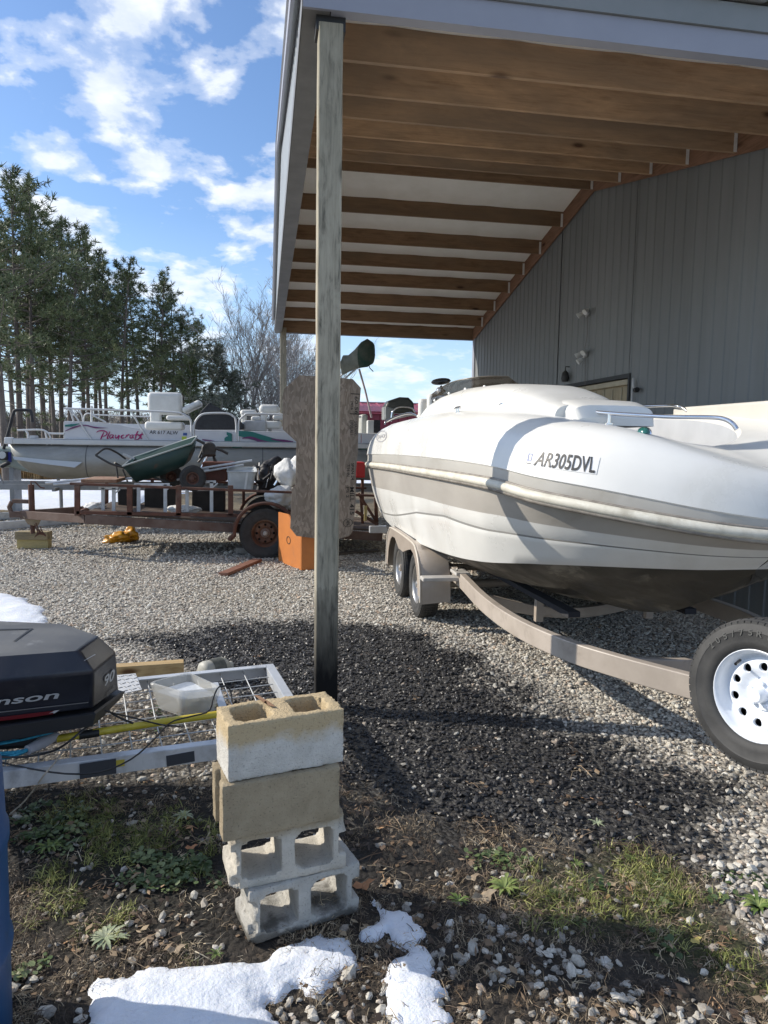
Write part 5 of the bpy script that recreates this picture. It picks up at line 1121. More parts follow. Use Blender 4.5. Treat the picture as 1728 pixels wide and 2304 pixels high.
for i, (u, v, n, L_, m_, lb) in enumerate(((1134, 2003, 13, .11, wm1, 'large green weed rosette between the snow strip and the grass'), (1031, 2031, 11, .07, wm1, 'bright green rosette just right of the narrow snow strip'), (1128, 1938, 9, .06, wm1, 'leafy green weed above the large rosette'), (1297, 1948, 8, .055, wm1, 'spiky little green weed in the brown grass'), (1420, 1932, 8, .05, wm1, 'small green weed right of the spiky one'), (1343, 1853, 7, .06, wm2, 'pale seedling at the edge of the wet gravel'), (1706, 2042, 14, .12, wm1, 'green grassy weed cut off by the right edge'), (415, 1834, 10, .085, wm2, 'pale curled weed left of the brown cinder block'), (236, 2107, 13, .12, wm2, 'flat greyish rosette on the bare earth left of the blocks'), (487, 2148, 8, .05, wm1, 'small star shaped weed above the large snow patch'), (110, 1905, 12, .1, wm1, 'weed rosette right of the blue drum'))):
    p = G(u, v, 0); o = build('weed', rosette(i, int(n*1.5), L_*.68, L_*.045, .5 if m_ is wm1 else .25), m_, None, smooth=60, W=False); o.location = (p[0], p[1], float(gz(p[0], p[1]))-.004); tag(o, lb, 'weed')
def leafclump(seed):
    r = random.Random(seed); mb = MB()
    for i in range(16):
        p = Vector((r.gauss(0, .022), r.gauss(0, .022), r.uniform(.005, .025))); a = r.uniform(0, 6.28); k = r.uniform(.007, .013); n_ = Vector((r.gauss(0, .3), r.gauss(0, .3), 1)).normalized(); u_ = n_.orthogonal().normalized(); w_ = n_.cross(u_)
        mb.add([p+(u_*math.cos(q)+w_*math.sin(q))*k for q in np.linspace(0, 6.283, 8)[:-1]], [tuple(range(7))])
    me = bpy.data.meshes.new('clover'); me.from_pydata(mb.v, [], mb.f); return me
CL = proto_coll('clover', [leafclump(i) for i in range(4)], leafmat('clover_leaf', [(0, (.035, .065, .018)), (.6, (.09, .13, .045)), (1, (.22, .26, .12))], .5))
pts = []
for u, v, sx_, k in ((357, 1955, .075, 46), (330, 1990, .05, 16), (448, 1948, .045, 16), (63, 1842, .09, 34), (120, 1850, .07, 22), (115, 1895, .06, 16), (1128, 1940, .05, 14), (430, 1620, .12, 18), (1650, 1995, .08, 14), (60, 2150, .07, 10), (1450, 2010, .15, 16)):
    p = G(u, v, 0)
    for _ in range(int(k*.5)): pts.append((p[0]+random.gauss(0, sx_), p[1]+random.gauss(0, sx_)))
pts = np.array(pts); n = len(pts); sc = rng.uniform(.6, 1.2, n)
scatter('clover', np.stack([pts[:, 0], pts[:, 1], gz(pts[:, 0], pts[:, 1])-.008], -1), np.stack([sc*0, sc*0, rng.uniform(0, 6, n)], -1), np.stack([sc]*3, -1), rng.integers(0, 4, n), CL, label='low green clover patches on the bare earth')
def leaf(u, v, s_, lb, m_, z=.012):
    p = G(u, v, 0); mb = MB(); n_ = 14; pt = []
    for k in range(n_): a = 6.283*k/n_; r_ = s_*(.75+.25*math.cos(a*5)); pt.append((p[0]+r_*math.cos(a), p[1]+.7*r_*math.sin(a), gz(p[0], p[1])+z+.25*s_*math.cos(2*a)+.1*s_*math.sin(3*a)))
    mb.add([(p[0], p[1], float(gz(p[0], p[1]))+z)]+pt, [(0, i+1, (i+1) % n_+1) for i in range(n_)]); tag(build('fallen_leaf', mb, m_, None), lb, 'leaf')
lf = mat('dry_leaf', (.42, .2, .09), (.3, .13, .06), 25, .7); lf2 = mat('dry_leaf_tan', (.42, .33, .22), (.3, .22, .14), 25, .7)
leaf(815, 2012, .05, 'orange brown leaf against the lowest cinder block', lf, .04); leaf(1060, 1985, .035, 'brown dry leaf left of the large green rosette', lf2, .02); leaf(1085, 2022, .06, 'long tan leaf in front of the large green rosette', lf2); leaf(430, 1909, .03, 'reddish leaf on dark earth left of the block stack', lf); leaf(1563, 2122, .028, 'yellow leaf near the pale stones at lower right', mat('yellow_leaf', (.5, .4, .12), rough=.7)); leaf(395, 2140, .035, 'pale curled leaf above the large snow patch', lf2)
# ================================================================ RUSTY UTILITY TRAILER
rust = mat('rusty_steel', (.13, .055, .035), (.07, .035, .026), 7, .85, bump=.003, bsc=60, c3=(.16, .12, .1), sc3=2.5, lo3=.55, hi3=.75)
rust2 = mat('rusty_beam', (.15, .105, .085), (.1, .06, .045), 4, .8, bump=.003, bsc=50, c3=(.09, .04, .025), sc3=3)
UY = 10.7; U = lambda u, v, y=UY: PY(u, v, y)
ut = thing('utility_trailer', 'rusty single axle utility trailer piled with junk, tongue on wooden blocks', 'trailer', (-1.2, 11.5, 0))
def brr(name, p, q, w_, h_, m=rust, par=ut, **k): return build(name, MB().bar(p, q, w_, h_, **k), m, par, bevel=.004, bseg=1)
off = lambda p, dy: p+np.array([0, dy, 0])
b0, b1 = U(192, 1168), U(860, 1208)
brr('main_beam', b0, b1, .05, .13, rust2); brr('main_beam', off(b0, 1.75), off(b1, 1.75), .05, .13, rust2)
brr('lower_rail', U(172, 1153), U(540, 1160), .05, .05); brr('top_rail', U(158, 1088), U(860, 1116), .06, .035); brr('top_rail', off(U(158, 1088), 1.75), off(U(860, 1116), 1.75), .06, .035)
for u in (174, 292, 402, 519): brr('rail_post', U(u, 1160), U(u, 1092), .075, .05, up=(0, 1, 0))
for u in (180, 300, 420, 540, 700, 850): brr('rail_post', off(U(u, 1160), 1.75), off(U(u, 1092), 1.75), .05, .05, up=(0, 1, 0))
brr('end_rail', U(172, 1092), off(U(172, 1092), 1.75), .05, .05); brr('end_rail', U(172, 1155), off(U(172, 1155), 1.75), .05, .05)
mb = MB(); z0 = float(b0[2]); z1 = float(b1[2])
for k in range(9): y_ = UY+.08+k*.19; mb.add([(b0[0], y_, z0+.07), (b1[0], y_, z1+.07), (b1[0], y_+.18, z1+.07), (b0[0], y_+.18, z0+.07), (b0[0], y_, z0+.1), (b1[0], y_, z1+.1), (b1[0], y_+.18, z1+.1), (b0[0], y_+.18, z0+.1)], [(0, 3, 2, 1), (4, 5, 6, 7), (0, 1, 5, 4), (1, 2, 6, 5), (2, 3, 7, 6), (3, 0, 4, 7)])
build('floor', mb, wood('old_deck', (.12, .09, .07), (.06, .045, .035), (.02, .015, .01), 'X', .7), ut)
HT = PY(48, 1158, 11.55)
brr('tongue', HT, np.array([b0[0], UY+.02, b0[2]]), .06, .12, rust2); brr('tongue', HT, np.array([b0[0], UY+1.73, b0[2]]), .06, .12, rust2)
build('coupler', MB().box(tuple(HT+np.array([-.16, -.05, -.04])), tuple(HT+np.array([.02, .05, .05]))).tube([HT+np.array([-.13, 0, .2]), HT+np.array([-.17, 0, .12]), HT+np.array([-.14, 0, .02])], .035, 8).bar(HT+np.array([-.12, 0, .21]), HT+np.array([.15, 0, .2]), .06, .06), rust2, ut, bevel=.008)
build('gusset', MB().prism([HT+np.array([.05, -.09, -.02]), HT+np.array([.34, -.12, -.02]), HT+np.array([.26, -.12, -.17]), HT+np.array([.12, -.1, -.14])], (0, .02, 0)), mat('tan_steel', (.3, .24, .15), (.22, .15, .09), 6, .7), ut)
jx, jy = float(HT[0])+.17, 11.5
mb = MB().tube([(jx, jy, .27), (jx, jy, .72)], .035, 12).tube([(jx, jy, .6), (jx, jy, 1.02)], .045, 12); jk = build('jack', mb, rust, ut, smooth=50)
build('crank', MB().tube([(jx, jy, 1.02), (jx, jy, 1.07), (jx+.06, jy, 1.06), (jx+.14, jy-.02, .98), (jx+.2, jy-.03, .97)], .012, 6), rust, jk, smooth=50)
mb = MB()
for k in range(7): mb.tube([(jx+.06+.02*k, jy-.1, .42-.02*k+.05*math.sin(k*2)), (jx+.1+.02*k, jy-.1, .3-.01*k), (jx+.05+.015*k, jy-.08, .22+.02*k)], .008, 5, smooth=6)
build('chain', mb, rust, ut)
wc = U(597, 1190); wheel(ut, (wc[0], UY-.12, .375), (0, -1, 0), .38, .2, .2, mat('rusty_rim', (.14, .06, .03), (.09, .045, .03), 8, .8, c3=(.2, .13, .09)), name='wheel', style='slot', hubm=mat('rim_hub', (.2, .13, .1), rough=.6))
build('hub_cap', MB().lathe([(.035, 0), (.035, .03), (.02, .045), (0, .045)], (wc[0], UY-.17, .375), (0, -1, 0), 12), mat('dusty_cap', (.4, .35, .3), rough=.7), ut, smooth=40)
wheel(ut, (wc[0], UY+1.87, .375), (0, 1, 0), .38, .2, .2, rust, name='wheel', style='spoke'); build('axle', MB().tube([(wc[0], UY-.1, .375), (wc[0], UY+1.85, .375)], .035, 8), rust, ut)
for yy in (UY-.26, UY+1.78):
    mb = MB(); arc = [(wc[0]+math.cos(a)*.47, .4+math.sin(a)*.44) for a in np.linspace(math.pi*1.02, -.05, 24)]; arc = [(arc[0][0]-.08, .3)]+arc
    mb.grid([[(a, yy, b_) for a, b_ in arc], [(a, yy+.24, b_) for a, b_ in arc]]); mb.grid([[(a, yy, b_) for a, b_ in arc], [(a+(wc[0]-a)*.1, yy+.012, b_-.03) for a, b_ in arc]]); o = build('fender', mb, rust, ut, smooth=40); sd = o.modifiers.new('t', 'SOLIDIFY'); sd.thickness = .006
# wooden blocks under the jack
yw = wood('yellow_timber', (.42, .34, .14), (.34, .26, .1), (.16, .1, .04), 'X', 1.4, weather=(.36, .3, .16)); gw2 = wood('grey_timber', (.27, .22, .13), (.17, .14, .09), (.06, .045, .03), 'X', 1.4)
p0 = G(38, 1234); t_ = thing('timber_block', 'yellow pine block on the gravel, lower of two under the trailer jack', 'wood block', tuple(p0), 'timber blocks under the jack', rad(-4)); build('block', MB().box((0, 0, 0), (.47, .17, .14)), yw, t_, bevel=.006, W=False)
t_ = thing('timber_block', 'weathered grey brown block directly under the trailer jack, upper one', 'wood block', (p0[0]-.02, p0[1]-.02, .14), 'timber blocks under the jack', rad(-6)); build('block', MB().box((0, 0, 0), (.5, .2, .125)), gw2, t_, bevel=.006, W=False)
# ---------------------------------------------------------------- load
WB = thing('wheelbarrow', 'dark green wheelbarrow tipped on top of the rusty trailer', 'wheelbarrow', tuple(U(340, 1080, 11.2)))
n0, n1, n2 = U(276, 1049, 11.), U(431, 998, 11.), U(443, 983, 11.3); f0, f1 = U(301, 1029, 11.7), U(441, 982, 11.7)
m0, m1, m2 = U(306, 1085, 11.15), U(394, 1062, 11.15), U(428, 1038, 11.1); g0, g1, g2 = U(312, 1078, 11.6), U(396, 1056, 11.6), U(430, 1032, 11.6)
mb = MB(); rim_ = [n0, (n0+n1)/2, n1, n2, f1, (f0+f1)/2, f0]; bot = [m0, (m0*.4+m1*.6), m1*.45+m2*.55, (m2+g2)/2, g2*.55+g1*.45, g0*.4+g1*.6, g0]
mid_ = [a*.45+b_*.55+np.array([0.02 if i in (2, 3, 4) else 0, 0, -.01]) for i, (a, b_) in enumerate(zip(rim_, bot))]
mb.grid([r+[r[0]] for r in (rim_, mid_, bot)]); mb.add(bot, [tuple(range(7))])
grn = mat('green_tray', (.008, .034, .032), (.013, .046, .042), 6, .45, c3=(.1, .04, .025), sc3=2.6, lo3=.62, hi3=.72)
o = build('tray', mb, grn, WB, smooth=35, recalc=True); sd = o.modifiers.new('t', 'SOLIDIFY'); sd.thickness = .012
build('rim', MB().tube([Vector(p) for p in rim_+[rim_[0]]], .013, 8), mat('rim_pale', (.3, .33, .32), rough=.5), o, smooth=60)
hm_ = mat('handle_dark', (.03, .03, .03), rough=.5)
build('handle', MB().tube([U(215, 1024, 11.1), U(238, 1009, 11.2), U(262, 1018, 11.3), U(282, 1032, 11.5)], .016, 8, smooth=16), hm_, WB, smooth=60)
build('handle', MB().tube([U(215, 1024, 11.1), U(235, 1036, 11.1), U(256, 1046, 11.1), U(300, 1058, 11.15), U(380, 1086, 11.2)], .016, 8, smooth=16), hm_, WB, smooth=60)
build('grip', MB().tube([U(276, 1023, 11.6), U(302, 1034, 11.6)], .028, 10), mat('pale_grip', (.45, .45, .43), rough=.6), WB, smooth=60)
build('leg', MB().tube([U(262, 1050, 11.2), U(266, 1082, 11.2)], .013, 6).tube([U(276, 1056, 11.5), U(287, 1084, 11.5)], .013, 6).tube([U(258, 1041, 11.2), U(285, 1056, 11.4)], .016, 6), hm_, WB)
wb1 = U(434, 1076, 10.95); wheel(WB, tuple(wb1), (0, -1, 0), .19, .1, .09, rust, name='wheel', treads=30, style='spoke')
wb2 = U(386, 1072, 11.6); wheel(WB, tuple(wb2), (0, -1, 0), .17, .1, .08, rust, name='wheel', treads=30, style='spoke')
bn = thing('storage_bin', 'grey white plastic bin standing in the rusty trailer', 'bin', tuple(U(545, 1106, 11.2)))
R1_ = [U(513, 1103, 11.0), U(568, 1104, 11.0), U(566, 1103, 11.45), U(516, 1102, 11.45)]; R2_ = [U(511, 1062, 11.0), U(577, 1063, 11.0), U(574, 1052, 11.5), U(516, 1051, 11.5)]
A_, B__ = rq(R1_, 4, .14), rq(R2_, 4, .14); c_ = sum(B__)/len(B__); lipo = [c_+(p-c_)*1.06 for p in B__]; ini = [c_+(p-c_)*.94-np.array([0, 0, .03]) for p in B__]
mb = MB(); mb.grid([r+[r[0]] for r in (A_, B__, lipo, [p+np.array([0, 0, .012]) for p in lipo], ini)]); mb.add(A_, [tuple(range(len(A_)))]); mb.add(ini, [tuple(range(len(A_)))])
build('body', mb, mat('bin_plastic', (.5, .52, .52), (.36, .38, .38), 5, .35, coat=.3), bn, smooth=40)
for s_ in (.2, .45, .8): build('rib', MB().bar(A_[0]*(1-s_)+A_[5]*s_+np.array([0, -.012, 0]), B__[0]*(1-s_)+B__[5]*s_+np.array([0, -.012, 0]), .03, .02, up=(0, 1, 0)), mat('bin_rib', (.62, .63, .62), rough=.4), bn)
rb = thing('metal_box', 'rust brown metal machine housing behind the white bin', 'machine', tuple(U(480, 1080, 11.8)))
build('housing', MB().box(tuple(U(452, 1083, 11.7)), tuple(U(510, 1055, 11.7)+np.array([0, .4, 0]))), mat('red_brown', (.1, .03, .02), (.06, .02, .015), 6, .6), rb, bevel=.02); build('lid', MB().box(tuple(U(455, 1052, 11.6)), tuple(U(527, 1040, 11.6)+np.array([0, .5, 0]))), mat('red_brown2', (.16, .055, .03), (.12, .04, .02), 6, .6), rb, bevel=.015)
tl = thing('tiller_frame', 'dark spoked machine frame with long arms behind the wheelbarrow', 'machine', tuple(U(470, 1060, 11.9)))
dk = mat('greasy_steel', (.04, .038, .035), (.09, .08, .07), 12, .55); T = lambda u, v: U(u, v, 11.9)
build('arm', MB().tube([T(440, 988), T(470, 1003), T(500, 1014), T(513, 1021)], .022, 8), dk, tl, smooth=50)
build('hub', MB().lathe([(0, -.05), (.1, -.05), (.12, 0), (.1, .05), (0, .05)], T(470, 1010), (0, 1, .1), 20).tube([T(455, 1022), T(485, 1020)], .05, 8), dk, tl, smooth=50)
for q in ((461, 1000, 448, 1030), (478, 1010, 482, 1038), (470, 1015, 454, 1053), (463, 1020, 446, 1040), (476, 1018, 487, 1040)): build('spoke', MB().tube([T(*q[:2]), T(*q[2:])], .018, 6), dk if q[3] != 1053 else chrome, tl)
ap = thing('metal_poles', 'bundle of pale aluminium poles lying on the trailer load', 'poles', tuple(U(500, 1050, 11.4)))
for a, b_ in (((440, 1056), (567, 1036)), ((452, 1062), (548, 1046)), ((420, 1070), (470, 1056)), ((398, 1080), (436, 1066)), ((102, 1087), (210, 1076)), ((120, 1090), (300, 1076))): build('pole', MB().tube([U(*a, 11.4), U(*b_, 11.5)], .018, 8), alu, ap, smooth=60)
for k, (ul, ur, vt) in enumerate(((232, 256, 1098), (312, 372, 1090), (421, 476, 1084))):
    f = thing('aluminium_stand', ('narrow aluminium leg frame at the left end of the trailer bed', 'middle aluminium leg frame in the trailer bed', 'right aluminium leg frame beside the white bin')[k], 'metal frame', tuple(U((ul+ur)/2, 1150, 11.3)))
    for u in (ul, ur): build('leg', MB().bar(U(u, 1152, 11.1), U(u, vt, 11.1), .05, .03, up=(0, 1, 0)), alu, f); build('leg', MB().bar(U(u, 1150, 11.8), U(u, vt, 11.8), .05, .03, up=(0, 1, 0)), alu, f)
    build('top_bar', MB().bar(U(ul-10, vt, 11.1), U(ur+10, vt, 11.1), .03, .04), alu, f); build('brace', MB().bar(U(ur-2, vt+16, 11.1), U(ur+14, vt+3, 11.1), .02, .02), alu, f)
def blob(name, pts, m, seed, par=None, sub=3, amp=.25, fold=6):
    bm_ = bmesh.new()
    for (c, r) in pts:
        g = bmesh.ops.create_icosphere(bm_, subdivisions=sub+1, radius=1)
        for v in g['verts']:
            p = v.co.copy(); n_ = mnoise.noise(p*1.3+Vector((seed, c[0], c[2])))*amp+mnoise.noise(p*fold*.5+Vector((seed, 1, c[0])))*amp*.5-abs(mnoise.noise(p*fold+Vector((seed*2, 3, 1))))*amp*.4
            v.co = Vector(c)+Vector((p.x*r[0], p.y*r[1], p.z*r[2]))*(1+n_)
    me = bpy.data.meshes.new(name); bm_.to_mesh(me); bm_.free(); return link(name, me, m, par, smooth=180)
tarp = mat('white_tarp', (.6, .6, .58), (.72, .72, .7), 9, .7, bump=.01, bsc=25, c3=(.48, .43, .3), sc3=7, lo3=.6, hi3=.72)
tag(blob('white_sack', [(U(632, 1118, 11.0), (.24, .2, .17)), (U(660, 1122, 11.1), (.2, .2, .16))], tarp, 1), 'crumpled white sack hanging over the rusty fender', 'sack')
tag(blob('white_sack', [(U(646, 1068, 11.3), (.2, .2, .22)), (U(668, 1060, 11.3), (.16, .2, .2))], tarp, 2), 'crumpled white and tan sack above the other, beside the board', 'sack')
tag(blob('white_bag', [(U(215, 1140, 11.4), (.16, .12, .07))], tarp, 3), 'small cream bag at the left end of the trailer bed', 'bag')
tag(blob('white_bag', [(U(415, 1146, 11.4), (.27, .15, .07))], tarp, 4), 'flat white bag in the middle of the trailer bed', 'bag')
bb = thing('folded_chairs', 'heap of black folding chair frames behind the white bin', 'chairs', tuple(U(600, 1090, 11.7)))
r_ = random.Random(5); blks = mat('black_cloth', (.012, .012, .014), (.03, .03, .035), 20, .6)
for k in range(16):
    a = (r_.uniform(580, 640), r_.uniform(1075, 1098)); b_ = (a[0]+r_.uniform(-14, 34), r_.uniform(1034, 1055)); build('tube', MB().tube([U(*a, 11.6+.03*k), U(*b_, 11.6+.03*k)], .02, 7), blks if k % 4 else chrome, bb, smooth=50)
blob('fabric', [(U(604, 1075, 12.0), (.28, .15, .3)), (U(632, 1080, 12.0), (.22, .15, .3))], blks, 8, bb, amp=.5)
dkb = mat('dark_crate', (.018, .016, .015), (.035, .03, .028), 6, .8)
for k, (ua, ub, va) in enumerate(((265, 305, 1100), (325, 400, 1098), (432, 505, 1104))):
    tag(build('dark_crate', MB().box(tuple(U(ua, 1151, 12.0)), tuple(U(ub, va, 12.0)+np.array([0, .35, 0]))), dkb, None, bevel=.02), ('narrow black crate at the left of the trailer bed', 'wide black crate in the middle of the trailer bed', 'black crate under the green wheelbarrow wheel')[k], 'crate')
rg = tag(build('rag_board', MB().box(tuple(U(182, 1086, 10.8)), tuple(U(262, 1082, 10.8)+np.array([0, .8, .02]))), mat('red_board', (.2, .09, .05), (.3, .2, .13), 8, .8), None, bevel=.005), 'thin reddish board lying across the front of the trailer rail', 'board')
bag = blob('plastic_bag', [(G(262, 1212, .07), (.2, .13, .1)), (G(290, 1206, .1), (.15, .12, .13))], mat('orange_bag', (.6, .25, .01), (.66, .33, .03), 8, .35, c3=(.5, .35, .25), sc3=6, lo3=.62, hi3=.7, coat=.3), 6, None, amp=.55, fold=5); tag(bag, 'crumpled yellow orange plastic bag on the gravel', 'bag')
sw = tag(build('scrap_board', MB().bar(G(502, 1292, .03), G(580, 1260, .03), .13, .04), wood('red_scrap', (.2, .1, .07), (.12, .06, .04), (.04, .02, .01), 'X', 1.), None, bevel=.004), 'reddish scrap board lying on the gravel before the trailer wheel', 'board')
tag(build('concrete_chunk', MB().box(tuple(G(530, 1247)), tuple(G(560, 1244)+np.array([.02, .15, .1]))), mat('chunk', (.25, .23, .2), (.34, .32, .28), 12, .9), None, bevel=.015), 'flat grey concrete piece beside the rusty wheel', 'concrete piece')
r_ = random.Random(9)
# ---------------------------------------------------------------- particle board and orange cabinet
OY = 9.4; op = [(674, 844), (707, 846), (760, 850), (794, 853), (812, 873), (808, 929), (806, 980), (805, 1016), (801, 1061), (800, 1137), (794, 1194), (786, 1206), (760, 1213), (707, 1211), (667, 1206), (653, 1188), (657, 1099), (665, 1091), (667, 994), (636, 966), (635.6, 893), (639, 875)]
osm = bpy.data.materials.new('strand_board'); osm.use_nodes = True; t = osm.node_tree; b = t.nodes['Principled BSDF']; MATS['osb'] = osm
tc = N(t, 'ShaderNodeTexCoord'); mp = N(t, 'ShaderNodeMapping'); mp.inputs['Rotation'].default_value = (0, .5, 0); mp.inputs['Scale'].default_value = (1, 1, .35); t.links.new(tc.outputs['Object'], mp.inputs[0])
nd = N(t, 'ShaderNodeTexNoise'); nd.inputs['Scale'].default_value = 5; t.links.new(mp.outputs[0], nd.inputs['Vector']); ad = N(t, 'ShaderNodeVectorMath', operation='MULTIPLY_ADD'); t.links.new(nd.outputs['Color'], ad.inputs[0]); ad.inputs[1].default_value = (.25, .25, .25); t.links.new(mp.outputs[0], ad.inputs[2])
vo = N(t, 'ShaderNodeTexVoronoi'); vo.inputs['Scale'].default_value = 42; t.links.new(ad.outputs[0], vo.inputs['Vector']); sx = N(t, 'ShaderNodeSeparateColor'); t.links.new(vo.outputs['Color'], sx.inputs[0])
cc = ramp(t, sx.outputs[0], [(0, (.15, .12, .095)), (.45, (.21, .17, .135)), (1, (.3, .25, .205))]); cc = mixc(t, ramp(t, noise_n(t, tc.outputs['Object'], 2.5, 6, .6), [(.4, g3(0)), (.7, g3(.5))]), cc, (.2, .175, .15)); t.links.new(cc, b.inputs['Base Color']); b.inputs['Roughness'].default_value = .85
ob_ = thing('particle_board', 'tall notched sheet of grey brown strand board leaning behind the post', 'board', tuple(PY(720, 1211, OY)))
build('sheet', MB().prism([PY(u, v, OY) for u, v in op], (0, .018, 0)), osm, ob_, recalc=True)
hp = hit_plane((0, OY, 0), (0, -1, 0)); ik = mat('board_ink', (.015, .013, .012), rough=.7)
def vt(txt, u0, v0, u1, v1): decal('stamp', (txt, 0, .01), [(u1, v0), (u1, v1), (u0, v1), (u0, v0)], hp, ik, ob_, .003)
vt('60-56', 798, 892, 806, 932); vt('24/16', 789, 902, 795, 922); vt('EXPOSURE 1', 788, 945, 795, 978); vt('SHEATHING', 797, 948, 804, 980); vt('7/16 IN', 780, 1045, 787, 1072); vt('SPAN 24', 790, 1042, 797, 1080); vt('MILL 415', 787, 1096, 797, 1158); vt('PS 2', 779, 1096, 785, 1120)
decal('stamp', [[(0, 0), (1, 0), (1, 1), (0, 1)]], [(789, 885), (809, 886), (809, 888), (789, 887)], hp, ik, ob_, .003); decal('stamp', [[(0, 0), (1, 0), (1, 1), (0, 1)]], [(787, 930), (808, 931), (808, 933), (787, 932)], hp, ik, ob_, .003)
decal('stamp', ov, [(773, 1167), (794, 1167), (792, 1186), (771, 1186)], hp, ik, ob_, .003); vt('APA', 779, 1170, 787, 1183)
oc = thing('orange_cabinet', 'orange painted box with a cut corner under the strand board', 'box', tuple(G(690, 1281)))
a = G(678, 1283); c2 = G(650, 1272); w0 = np.array([.3, 0, 0]); dep = (c2-a); hb_ = .52
orm = mat('orange_paint', (.5, .17, .035), (.44, .15, .035), 5, .55, c3=(.36, .14, .05), sc3=3)
build('front_panel', MB().prism([a, a+w0, a+w0+np.array([0, 0, hb_]), a+np.array([0, 0, hb_])], dep*.05), orm, oc, recalc=True)
build('side_panel', MB().prism([a+dep*.06, a+dep*1.9, a+dep*1.9+np.array([0, 0, .72]), a+dep*1.1+np.array([0, 0, .72]), a+dep*.06+np.array([0, 0, hb_])], (.02, 0, 0)), orm, oc, recalc=True)
build('top_panel', MB().prism([a+np.array([.02, 0, hb_]), a+w0+np.array([0, 0, hb_]), a+w0+dep*1.9+np.array([0, 0, hb_]), a+dep*1.9+np.array([.02, 0, hb_])], (0, 0, .015)), orm, oc, recalc=True)
hs = hit_plane(a, np.cross(dep, (0, 0, 1))); ovs = [[(.5+.5*math.cos(t0)*k, .5+.5*math.sin(t0)*k) for t0, k in ((t_, 1), (t_+.3, 1), (t_+.3, .8), (t_, .8))] for t_ in np.arange(0, 6.2, .29)]
decal('hand_drawn_ring', ovs, [(645, 1205), (654, 1208), (654, 1226), (645, 1223)], hs, ik, oc, .004)
tag(build('red_tote', MB().box(tuple(U(800, 1075, 12.2)), tuple(U(822, 1040, 12.2)+np.array([0, .4, 0]))), mat('red_plastic', (.5, .012, .015), rough=.4), None, bevel=.02), 'bright red box between the strand board and the deck boat stern', 'box')
build('rear_gate', MB().bar(U(800, 1150, 10.75), U(850, 1180, 10.75), .05, .05).bar(U(806, 1110, 10.75), U(845, 1170, 10.75), .05, .04).bar(U(812, 1120, 10.8), U(816, 1178, 10.8), .04, .03, up=(0, 1, 0)).bar(U(845, 1120, 10.8), U(848, 1190, 10.8), .05, .05, up=(0, 1, 0)), rust, ut)
tag(build('wood_offcut', MB().bar(U(823, 1138, 10.6), U(822, 1172, 10.6), .04, .03, up=(0, 1, 0)), yw, None), 'short upright pale wood offcut by the deck boat stern', 'wood')
build('tail_bumper', MB().box(tuple(U(832, 1200, 10.5)), tuple(U(872, 1184, 10.5)+np.array([0, .1, 0]))), alu, ut, bevel=.01)
tag(build('scrap_board', MB().bar(G(742, 1247, .02), G(850, 1238, .02), .12, .03), wood('grey_scrap', (.14, .12, .1), (.08, .07, .06), (.03, .02, .02), 'X', 1.), None, bevel=.003), 'long grey board lying in the shade behind the post', 'board')
# ================================================================ PONTOON BOAT
PYY = 14.5; Q = lambda u, v, y=PYY: PY(u, v, y)
pb = thing('pontoon_boat', 'white pontoon boat with teal and purple graphics parked behind the rusty trailer', 'boat', tuple(Q(430, 1085)*np.array([1, 1, 0])+np.array([0, 1, 0])))
pon = mat('pontoon_aluminium', (.25, .25, .23), (.36, .36, .34), 2.5, .5, r2=.65, metal=.55, st=(.4, 1, 1), c3=(.22, .215, .18), sc3=2.2, lo3=.5, hi3=.7)
wal = mat('panel_white', (.56, .57, .6), (.64, .65, .67), 2, .45); wrl = mat('rail_white', (.62, .63, .63), rough=.4)
def tubeboat(y, name='pontoon_tube'):
    r = .335; zc = 1.285; xs_ = [Q(24, 1010)[0], Q(30, 1010)[0], Q(45, 1010)[0], Q(70, 1010)[0], Q(105, 1010)[0], Q(140, 1010)[0], Q(848, 1010)[0]]
    tp = [1.60, 1.61, 1.615, 1.62, 1.62, 1.62, 1.62]; bt = [1.56, 1.42, 1.22, 1.06, .965, .95, .95]; yw_ = [.03, .14, .24, .3, .33, .335, .335]
    rws = [[(x, y+w_*math.cos(a), (t_+b_)/2+(t_-b_)/2*math.sin(a)) for a in np.linspace(0, 2*math.pi, 29)] for x, t_, b_, w_ in zip(xs_, tp, bt, yw_)]
    mb = MB(); mb.grid(rws); mb.add(rws[0][:-1], [tuple(range(28))]); mb.add(rws[-1][:-1], [tuple(range(28))]); o = build(name, mb, pon, pb, smooth=50, recalc=True); return o
tt = tubeboat(PYY); tubeboat(PYY+1.9)
mb = MB()
for u in (200, 395, 590): x = Q(u, 1000)[0]; mb.lathe([(.337, 0), (.337, .02)], (x, PYY, 1.285), (1, 0, 0), 28)
build('seam', mb, mat('seam_dark', (.1, .1, .1), rough=.6), tt, smooth=60)
build('spray_strake', MB().prism([Q(28, 1027, PYY-.33), Q(110, 1035, PYY-.36), Q(185, 1040, PYY-.36), Q(168, 1052, PYY-.4), Q(100, 1044, PYY-.39), Q(32, 1034, PYY-.36)], (0, .03, 0)), mat('strake', (.5, .51, .5), rough=.4, metal=.5), tt)
xd0, xd1 = Q(21, 1000)[0], Q(850, 1000)[0]
build('deck_edge', MB().box((xd0, PYY-.2, 1.605), (xd1, PYY+2.1, 1.70)), mat('deck_rim', (.48, .49, .49), (.55, .56, .56), 3, .4, metal=.3), pb, bevel=.01); build('deck_carpet', MB().box((xd0+.03, PYY-.17, 1.702), (xd1-.03, PYY+2.07, 1.715)), mat('deck_grey', (.3, .31, .32), (.4, .4, .4), 6, .8), pb)
build('deck_bracket', MB().box((xd0-.02, PYY-.22, 1.6), (xd0+.13, PYY-.1, 1.73)), wrl, pb, bevel=.02)
PF = PYY-.12
def panel(px, name='side_panel'): return build(name, MB().prism([Q(u, v, PF) for u, v in px], (0, .03, 0)), wal, pb, recalc=True)
